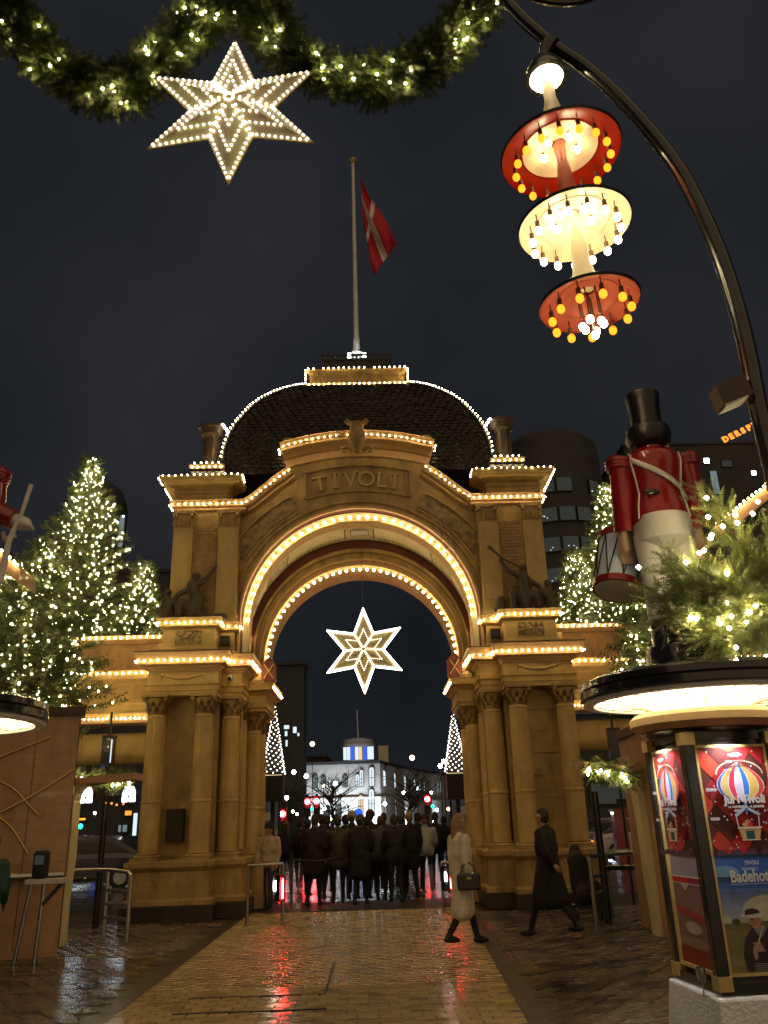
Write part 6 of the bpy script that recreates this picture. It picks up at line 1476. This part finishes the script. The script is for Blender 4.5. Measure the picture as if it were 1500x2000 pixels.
# ================================================================ BEYOND THE GATE
M['farwall'] = mat('far_pale_wall', (.55, .56, .55), .8, col2=(.42, .43, .43), nscale=.6, bump=.2, bscale=2)
M['fardark'] = mat('far_dark_wall', (.050, .052, .055), .7, col2=(.035, .036, .040), nscale=.5)
M['farbrick'] = mat('far_dark_brick', (.03, .018, .016), .8, col2=(.02, .013, .012), nscale=.8)
M['frame'] = mat('dark_window_frame', (.015, .015, .015), .5)
M['upglow'] = emitter('window_uplight', (.80, .93, 1.0), 1.0)
def window(parent, x, y, z, w, h, m, arch=False, depth=.12, bars=(1, 1)):
    b = MB(); pts = [(x - w / 2, z), (x + w / 2, z), (x + w / 2, z + h)] + ([(x + w / 2 * math.cos(a), z + h + w / 2 * math.sin(a)) for a in (PI / 4, PI / 2, 3 * PI / 4)] if arch else []) + [(x - w / 2, z + h)]
    o_ = [(x + (px - x) * 1.22, z + (pz - z) * 1.0 + (.08 if pz > z else -.08)) for px, pz in pts]
    b.prism(o_, y - depth, y + .02); fr = b.build('window', M['frame'], parent)
    b = MB(); b.prism(pts, y - depth - .02, y - depth + .02); b.build('pane', m, fr)
    b = MB()
    for k in range(bars[0]): xx = x - w / 2 + w * (k + 1) / (bars[0] + 1); b.box(xx - .03, xx + .03, y - depth - .05, y - depth - .02, z, z + h)
    for k in range(bars[1]): zz = z + h * (k + 1) / (bars[1] + 1); b.box(x - w / 2, x + w / 2, y - depth - .055, y - depth - .025, zz - .03, zz + .03)
    b.build('glazing_bars', M['frame'], fr); return fr
# palace-like building
PYf = lambda px: 110.0 if px < 742 else 110 + (px - 742) * .30
pal = thing('long_building', (0, 112, 0), 'long pale two storey building with floodlit arched windows and round turret beyond arch', 'building')
b = MB()
roofp = [(590, 1500), (640, 1499), (668, 1493), (742, 1494), (800, 1502), (875, 1513)]
pts = [(at(px, py, PYf(px)), px) for px, py in roofp]
poly = [(p.x, p.y) for p, _ in pts]; poly += [(poly[-1][0], 170), (poly[0][0], 170)]
zt = pts[2][0].z; b.hprism(poly, 0, zt); b.build('wall', M['farwall'], pal)
b = MB(); b.hprism([(x, y - .5) if y < 168 else (x, y) for x, y in poly], zt, zt + .35); b.build('roof', M['fardark'], pal)
b = MB(); b.hprism([(x, y - .3) if y < 168 else (x, y - 1) for x, y in poly], zt * .50, zt * .53); b.build('string_course', M['farwall'], pal)
for px, w, h, dim in [(616, 1.0, 2.2, 1), (632, .9, 1.9, 1), (674, 1.0, 2.0, 1), (698, .9, 2.2, 0), (706, .8, 3.2, 0), (726, 1.1, 3.6, 0), (748, 1.2, 3.0, 0), (768, 1.1, 2.9, 0), (788, 1.1, 2.7, 0), (807, 1.0, 2.3, 0), (817, .9, 2.2, 0), (825, .9, 2.2, 0), (833, .8, 2.6, 0), (839, .8, 2.6, 0), (846, .8, 2.6, 0), (852, .8, 2.6, 0), (858, .8, 2.6, 0)]:
    Y = PYf(px); p = at(px, 1520, Y - .1); window(pal, p.x, Y - .05, zt * .68, w * .55, h * .55, M['wincool'] if dim else M['upglow'], True)
for px, w, h, m in [(705, .9, 3.2, 'winwarm'), (726, 1.2, 4.0, 'upglow'), (749, 1.1, 3.0, 'upglow'), (769, 1.1, 2.8, 'upglow'), (640, 1.0, 1.5, 'windim'), (662, 1.0, 1.5, 'wincool'), (800, .9, 1.6, 'windim'), (820, .9, 1.6, 'windim'), (840, .8, 1.4, 'windim')]:
    Y = PYf(px); p = at(px, 1580, Y - .1); window(pal, p.x, Y - .05, zt * .26, w * .55, h * .72, M[m], True)
for k in range(9):
    p = at(628 + k * 7.5, 1584, 109.9); window(pal, p.x, 109.95, .9, .32, .9, M['winwhite'])
tc_ = at(700, 1480, 113); tw = abs(at(669, 1480, 113).x - at(731, 1480, 113).x) / 2; z0, z1, z2 = zt + .2, at(700, 1460, 113).z, at(700, 1444, 113).z
b = MB(); b.lathe([(tw, z0 - .4), (tw, z0 + .3), (tw * .8, z0 + .3), (tw * .8, z1), (tw * 1.08, z1), (tw * 1.1, z1 + .4), (tw * .95, z1 + .5), (tw * .95, z2), (.1, z2 + .3)], (tc_.x, 114, 0), 20); b.build('turret', M['farwall'], pal)
for px, m in ((674, 'upglow'), (681, 'upglow'), (687.5, 'bluewin'), (697, 'upglow'), (704, 'winwarm'), (713.5, 'bluewin'), (721, 'upglow'), (727, 'upglow')):
    p = at(px, 1486, 111.0); b = MB(); w = .42 if m != 'bluewin' else .34; b.box(p.x - w / 2, p.x + w / 2, 110.8, 111.1, z0 + .4, z1 - .1); b.build('turret_window', M[m], pal)
b = MB(); b.tube([(tc_.x, 114, z2), (tc_.x - .1, 114, at(699, 1387, 114).z)], .09, 6); b.build('turret_flagpole', M['white'], pal)
p0, p1 = at(739, 1478, 118), at(758, 1456, 118); b = MB(); b.box(p0.x, p1.x, 118, 121, zt, p1.z); b.build('roof_cabin', M['cream'], pal)
for px in (612, 650, 700, 748, 800, 850):   # floodlights at the foot of the lit building
    Y = PYf(px) - 4; p = at(px, 1590, Y); L = bpy.data.lights.new('building_floodlight', 'SPOT'); L.energy = 1700; L.spot_size = math.radians(110); L.spot_blend = .9; L.color = (.90, .95, 1.0); L.shadow_soft_size = .2
    lo_ = bpy.data.objects.new('building_floodlight', L); COL.objects.link(lo_); lo_.parent = pal; lo_.location = Vector((p.x, Y, .6)) - wloc(pal); lo_.rotation_euler = Vector((0, 4, 4.5)).to_track_quat('-Z', 'Y').to_euler()
# dark tower and low blocks at left
def block(name, px0, px1, py, Y, label, m, wins=(), group=None, dep=20, rough=0):
    a, c_ = at(px0, py, Y), at(px1, py, Y); t = thing(name, ((a.x + c_.x) / 2, Y, 0), label, 'building', group)
    b = MB(); b.box(a.x, c_.x, Y, Y + dep, 0, max(a.z, c_.z)); b.build('wall', M[m], t)
    b = MB(); b.box(a.x - .2, c_.x + .2, Y - .2, Y + dep, max(a.z, c_.z), max(a.z, c_.z) + .3); b.build('roof', M['fardark'], t)
    for (x, y_, w, h, mm) in wins: p = at(x, y_, Y); window(t, p.x, Y, p.z, w, h, M[mm], bars=(0, 0))
    return t
block('dark_tower', 528, 594, 1300, 70, 'very dark tall block seen through the left part of arch', 'fardark', [(560, 1424, .42, .3, 'winwhite'), (559, 1438, .2, .4, 'winwhite'), (560, 1458, .16, .5, 'winwhite'), (576, 1432, .3, .5, 'winwhite'), (583, 1438, .16, .25, 'winwhite')], dep=3)
block('low_block', 584, 638, 1480, 175, 'low brownish block rising behind the left part of turret building', 'farbrick', [])
ft = thing('far_tower', (at(160, 1000, 75).x, 80, 0), 'dark domed round tower just showing behind the tall left fir', 'building'); r_ = abs(at(216, 960, 75).x - at(104, 960, 75).x) / 2; zc_ = at(160, 905, 75).z
b = MB(); b.lathe([(r_, 0), (r_, zc_ - 3.4), (r_ * .93, zc_ - 2.2), (r_ * .75, zc_ - 1.0), (r_ * .4, zc_ - .2), (.1, zc_)], (ft.location.x, 80, 0), 32); b.build('wall', M['fardark'], ft, smooth=True)
for px, py, w, h in ((96 + 36, 1035, .9, 2.2), (180, 1030, .9, 3.0), (206, 1040, .7, 3.4)): p = at(px, py, 74.5); window(ft, p.x, 80 - math.sqrt(max(.1, r_ ** 2 - (p.x - ft.location.x) ** 2)) * 1.0 - .1, p.z, w, h, M['wincool'], bars=(0, 1))
block('left_block', 60, 330, 1125, 60, 'low dark block behind the small left fir', 'fardark')
block('arcade_building', -40, 268, 1480, 42, 'dark street building with two bright arched windows at left', 'fardark', [])
arc = bpy.data.objects['arcade_building']
for px, py in ((168, 1562), (252, 1560)): p = at(px, py + 6, 42); window(arc, p.x, 42, p.z, .62, .45, M['winbright'], True, bars=(1, 1))
for px, py, m, w, h in ((265, 1610, 'winwhite', .18, 1.0), (241, 1618, 'wincool', .4, .3), (252, 1588, 'orange', .3, .2), (208, 1580, 'orange', .12, .4), (158, 1600, 'bulbred', .5, .08), (225, 1545, 'windim', .5, .4), (190, 1640, 'bluewin', .3, .4), (220, 1640, 'winwarm', .2, .3)):
    p = at(px, py, 42); window(arc, p.x, 42, p.z - h / 2, w, h, M[m], bars=(0, 0))
# round dark office tower right
tw_ = thing('round_tower', (at(1112, 900, 70).x, 78, 0), 'dark round office tower with dim windows right of the gate', 'building')
cx = at(1112, 900, 70).x; rr = abs(at(1215, 900, 72).x - at(1010, 900, 72).x) / 2; zt_ = at(1112, 862, 77).z
b = MB(); b.lathe([(rr, 0), (rr, zt_ - 2.2), (rr * .97, zt_ - .8), (rr * .8, zt_), (.1, zt_ + .3)], (cx, 78, 0), 40); b.build('wall', M['fardark'], tw_, smooth=True)
for j in range(9):
    for i in range(-3, 4):
        a = math.radians(-90 + i * 19); zz = zt_ - 6.5 - j * 3.0; w = 1.6; h = 1.5
        if R.random() < .12: continue
        ct = Vector((cx + (rr + .03) * math.cos(a), 78 + (rr + .03) * math.sin(a), zz)); tg = Vector((-math.sin(a), math.cos(a), 0)); out = Vector((math.cos(a), math.sin(a), 0))
        b = MB(); q = [ct + tg * (w / 2 * e) + Vector((0, 0, h / 2 * f)) for e, f in ((-1, -1), (1, -1), (1, 1), (-1, 1))]; b.add([tuple(x) for x in q] + [tuple(x + out * .12) for x in q], [(4, 5, 6, 7), (0, 1, 5, 4), (1, 2, 6, 5), (2, 3, 7, 6), (3, 0, 4, 7)]); wn_ = b.build('window', M['frame'], tw_)
        b = MB(); q = [ct + out * .13 + tg * (w * .45 * e) + Vector((0, 0, h * .45 * f)) for e, f in ((-1, -1), (1, -1), (1, 1), (-1, 1))]; b.add([tuple(x) for x in q], [(0, 1, 2, 3)]); b.build('pane', M['wincool'] if (i == -2 and j == 6) else M['windim'], wn_)
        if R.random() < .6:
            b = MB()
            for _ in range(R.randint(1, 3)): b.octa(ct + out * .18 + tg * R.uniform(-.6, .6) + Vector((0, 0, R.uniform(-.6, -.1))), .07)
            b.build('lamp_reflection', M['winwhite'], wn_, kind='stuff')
rb_ = block('large_block', 1218, 1640, 872, 92, 'broad dark block with orange rooftop letters behind the drummer', 'fardark', [(1380, 905, .6, .6, 'lampwhite'), (1472, 928, .5, .5, 'lampwhite'), (1420, 912, 1.2, .8, 'windim'), (1400, 965, .8, 3.0, 'wincool')])
for i, ch in enumerate('DERSPY'):
    p = at(1420 + i * 11.4, 862 - i * 5.6, 90.0); me = text_mesh(ch, 1.0, .08, .05); me.materials.clear(); me.materials.append(M['orange']); o = link('letter', me, rb_); o.location = p - wloc(rb_); o.rotation_euler = (PI / 2, math.radians(-24), 0)
# traffic lights, plus two low red signals added to streak the wet ground
for px, py, Y, gr in ((601, 1566, 38, True), (619, 1565, 36, False), (834, 1561, 38, True), (553, 1590, 34, False), (886, 1585, 34, False)):
    p = at(px, py, Y); t = thing('traffic_light', (p.x, Y, 0), {601: 'leftmost red traffic light beyond the arch', 619: 'second red traffic light from left beyond the arch', 834: 'red traffic light at the right beyond the arch', 553: 'low red signal added for wet streaks near the left inner column', 886: 'low red signal added for wet streaks near the right inner column'}[px], 'traffic light', 'traffic lights on the street')
    b = MB(); b.tube([(p.x, Y, 0), (p.x, Y, p.z + .3)], .05, 8); b.build('pole', M['blackmatte'], t)
    b = MB(); b.box(p.x - .14, p.x + .14, Y - .2, Y - .05, p.z - .62, p.z + .2); b.build('signal_head', M['blackmatte'], t)
    b = MB(); b.ball((p.x, Y - .21, p.z), .115, 12, 8, 0, (1, .5, 1)); b.build('red_lens', M['redlight'], t, smooth=True)
    b = MB(); b.ball((p.x, Y - .2, p.z - .28), .09, 10, 6, 0, (1, .5, 1)); b.build('amber_lens', M['blackmatte'], t)
    if gr: b = MB(); b.ball((p.x + .22, Y - .2, p.z - .30), .07, 10, 6, 0, (1, .5, 1)); b.build('green_lens', M['greenlight'], t)
# street lamps and far lights
LAMPS = [(610, 1453, 80, 'lampyellow', .22), (655, 1530, 60, 'lampwhite', .13), (598, 1516, 60, 'lampwhite', .14), (574, 1508, 55, 'lampwhite', .13), (560, 1558, 45, 'lampwhite', .10), (632, 1535, 70, 'lampyellow', .12), (805, 1480, 85, 'lampyellow', .25), (860, 1496, 60, 'lampwhite', .15), (866, 1487, 66, 'lampwhite', .15), (788, 1548, 70, 'lampwhite', .12), (680, 1567, 60, 'lampwhite', .10), (752, 1570, 60, 'lampwhite', .12), (552, 1600, 40, 'lampyellow', .07), (572, 1585, 45, 'lampyellow', .08), (580, 1590, 50, 'lampwhite', .07), (634, 1580, 50, 'lampwhite', .08), (828, 1600, 50, 'lampwhite', .08), (853, 1582, 45, 'lampwhite', .08), (876, 1580, 45, 'lampyellow', .09), (700, 1588, 55, 'bluewin', .28), (150, 1590, 35, 'lampyellow', .05), (185, 1588, 35, 'lampwhite', .05), (206, 1569, 35, 'orange', .05), (218, 1569, 35, 'orange', .05), (228, 1572, 35, 'orange', .05), (241, 1570, 35, 'orange', .05), (157, 1614, 36, 'greenlight', .10), (615, 1592, 45, 'lampwhite', .07), (646, 1600, 50, 'lampyellow', .07), (665, 1545, 70, 'lampwhite', .10), (815, 1540, 75, 'lampwhite', .12), (842, 1548, 70, 'lampwhite', .10)]
_seen = {}
def lamp_label(px, py, m):
    c = {'lampyellow': 'warm yellow', 'lampwhite': 'white', 'bluewin': 'blue', 'orange': 'orange', 'greenlight': 'green'}[m]
    w = 'through the left side entrance' if px < 262 else 'before the tall dark block' if px < 600 else 'left of the turret building' if px < 668 else 'before the turret building' if px < 745 else 'before the long right facade' if px < 850 else 'beside the right inner column'
    h = 'above the roofs' if py < 1500 else 'at upper window height' if py < 1550 else 'at window height' if py < 1590 else 'just over the heads'
    k = (c, w, h); _seen[k] = _seen.get(k, 0) + 1
    return c + ' street light ' + w + ' ' + h + ('' if _seen[k] == 1 else ', next to its right' if _seen[k] == 2 else ', further right again' if _seen[k] == 3 else ', last one')
for i, (px, py, Y, m, r_) in enumerate(sorted(LAMPS)):
    p = at(px, py, Y); t = thing('street_lamp', (p.x, Y, 0), lamp_label(px, py, m), 'street lamp', 'distant street lights beyond the gate')
    b = MB(); b.tube([(p.x, Y + .05, 0), (p.x, Y + .05, p.z)], .035, 5); b.build('pole', M['blackmatte'], t)
    b = MB(); b.ball((p.x, Y, p.z), r_, 8, 6); b.build('lamp_head', M[m], t)
# bare street trees with fine dark twigs
for i, (px, Y, hh) in enumerate(((650, 66, 7.5), (800, 62, 7.0), (560, 56, 6.5))):
    x = at(px, 1600, Y).x; t = thing('bare_tree', (x, Y, 0), 'bare dark street tree %s' % ('left of the turret building', 'right of the turret building', 'in front of the dark tall block')[i], 'tree', 'bare street trees'); rs_ = random.Random(i)
    b = MB(); b.tube([(x, Y, 0), (x, Y, hh * .35)], [.16, .11], 7); b.build('trunk', M['bark'], t); b = MB()
    for q in range(46):
        a = rs_.uniform(0, 2 * PI); L_ = rs_.uniform(.4, 1) * hh * .42; z = hh * rs_.uniform(.28, .6); e = rs_.uniform(.2, .75)
        p1 = Vector((x + math.cos(a) * L_ * .5, Y + math.sin(a) * L_ * .5, z + L_ * e * .4)); p2 = p1 + Vector((math.cos(a + .4) * L_ * .5, math.sin(a + .4) * L_ * .5, L_ * e * .5)); b.tube([(x, Y, z - .3), p1, p2], [.05, .03, .008], 4)
        for _ in range(4): p3 = p1 + Vector((rs_.uniform(-1, 1), rs_.uniform(-1, 1), rs_.uniform(.1, 1))) * L_ * .4; b.tube([p1, p3], [.02, .006], 3)
    b.build('crown', M['bark'], t)
# street advertising pillars just outside the arch (pale lit posters behind the inner columns)
for s, px, Y in ((-1, 515, 24.5), (1, 912, 24.5)):
    p = at(px, 1610, Y); t = thing('poster_stand', (p.x, Y, 0), 'lit street poster stand just outside the %s inner column' % ('left' if s < 0 else 'right'), 'poster stand', 'lit poster stands outside the gate')
    b = MB(); b.box(p.x - .45, p.x + .45, Y, Y + .15, .4, 2.5); b.build('case', M['blackmatte'], t)
    P_ = Poster(.8, 1.9); P_.rect(0, 0, .8, 1.9, (.55, .48, .25)); P_.rect(0, 1.0, .8, 1.9, (.16, .26, .5)); P_.disc(.4, 1.35, .3, .12, (.7, .7, .65)); P_.disc(.3, .7, .25, .2, (.6, .5, .15)); P_.build('poster', t, (p.x - .4, Y - .01, .5), 0)
# cars
def car(x, y, ang, col, label):
    t = thing('parked_car', (x, y, 0), label, 'car', 'cars on the street'); m = mat('car_paint_' + label.split()[0], col, .2, col2=tuple(k * .9 for k in col), coat=.8)
    Mx = Matrix.Translation((x, y, 0)) @ Matrix.Rotation(ang, 4, 'Z')
    def loftx(name, secs, mm, par=t):
        b = MB(); v = []; n = len(secs[0][1])
        for xx, sec in secs: v += [tuple(Mx @ Vector((xx, yy, zz))) for yy, zz in sec]
        f = [(i * n + j, i * n + (j + 1) % n, (i + 1) * n + (j + 1) % n, (i + 1) * n + j) for i in range(len(secs) - 1) for j in range(n)] + [tuple(range(n))[::-1], tuple(range((len(secs) - 1) * n, len(secs) * n))]
        b.add(v, f); return b.build(name, mm, par, smooth=True)
    sec = lambda w, z0, z1: [(-w, z0), (w, z0), (w, z1 - .12), (w - .1, z1), (-w + .1, z1), (-w, z1 - .12)]
    loftx('body', [(-2.1, sec(.72, .35, .65)), (-1.95, sec(.84, .22, .85)), (-1.2, sec(.87, .2, .95)), (1.2, sec(.87, .2, .98)), (1.9, sec(.85, .22, .92)), (2.08, sec(.76, .32, .75))], m)
    loftx('cabin', [(-1.25, sec(.74, .90, .94)), (-.55, sec(.68, .9, 1.42)), (.9, sec(.68, .9, 1.44)), (1.75, sec(.72, .9, .98))], M['black'])
    loftx('roof', [(-.6, sec(.62, 1.36, 1.46)), (.0, sec(.64, 1.38, 1.49)), (.95, sec(.62, 1.36, 1.46))], m)
    for wx in (-1.35, 1.3):
        for wy in (-.8, .8):
            b = MB(); b.lathe([(.18, -.1), (.31, -.1), (.32, 0), (.31, .1), (.18, .1)], n=18, M4=Mx @ Matrix.Translation((wx, wy, .32)) @ Matrix.Rotation(PI / 2, 4, 'X')); w_ = b.build('wheel', M['blackmatte'], t, smooth=True)
            b = MB(); b.lathe([(.19, -.105), (.19, .105)], n=12, M4=Mx @ Matrix.Translation((wx, wy, .32)) @ Matrix.Rotation(PI / 2, 4, 'X')); b.build('rim', M['steel'], w_)
    for xx, mm, nm in ((-2.09, M['lampwhite'], 'headlight'), (2.07, M['bulbred'], 'tail_light')):
        for yy in (-.6, .6): b = MB(); b.ball(Mx @ Vector((xx, yy, .66)), .08, 8, 6); b.build(nm, mm, t)
    return t
car(at(1262, 1640, 33).x, 33, math.radians(176), (.55, .55, .56), 'white hatchback parked behind the right side entrance')
car(at(1192, 1640, 38).x, 38, math.radians(10), (.18, .20, .22), 'silver dark car half hidden behind the right pier')
car(at(165, 1660, 27).x, 27, math.radians(4), (.03, .04, .08), 'dark blue car with blue reflections beyond the left entrance')
c_ = at(1217, 1640, 30); t = thing('phone_booth', (c_.x, 30, 0), 'narrow red street cabinet beside the white hatchback', 'cabinet'); b = MB(); b.box(c_.x - .22, c_.x + .22, 30, 30.4, 0, 1.7); b.box(c_.x - .25, c_.x + .25, 29.97, 30.43, 1.7, 1.78); b.build('cabinet_box', M['red'], t)
block('bank_building', 1130, 1400, 1445, 55, 'dark bluish street building behind the right side entrance', 'fardark', [(1180, 1570, 1.5, 1.2, 'windim'), (1225, 1560, 1.5, 1.2, 'windim'), (1160, 1630, .8, .5, 'wincool'), (1185, 1632, .9, .6, 'winbright')])
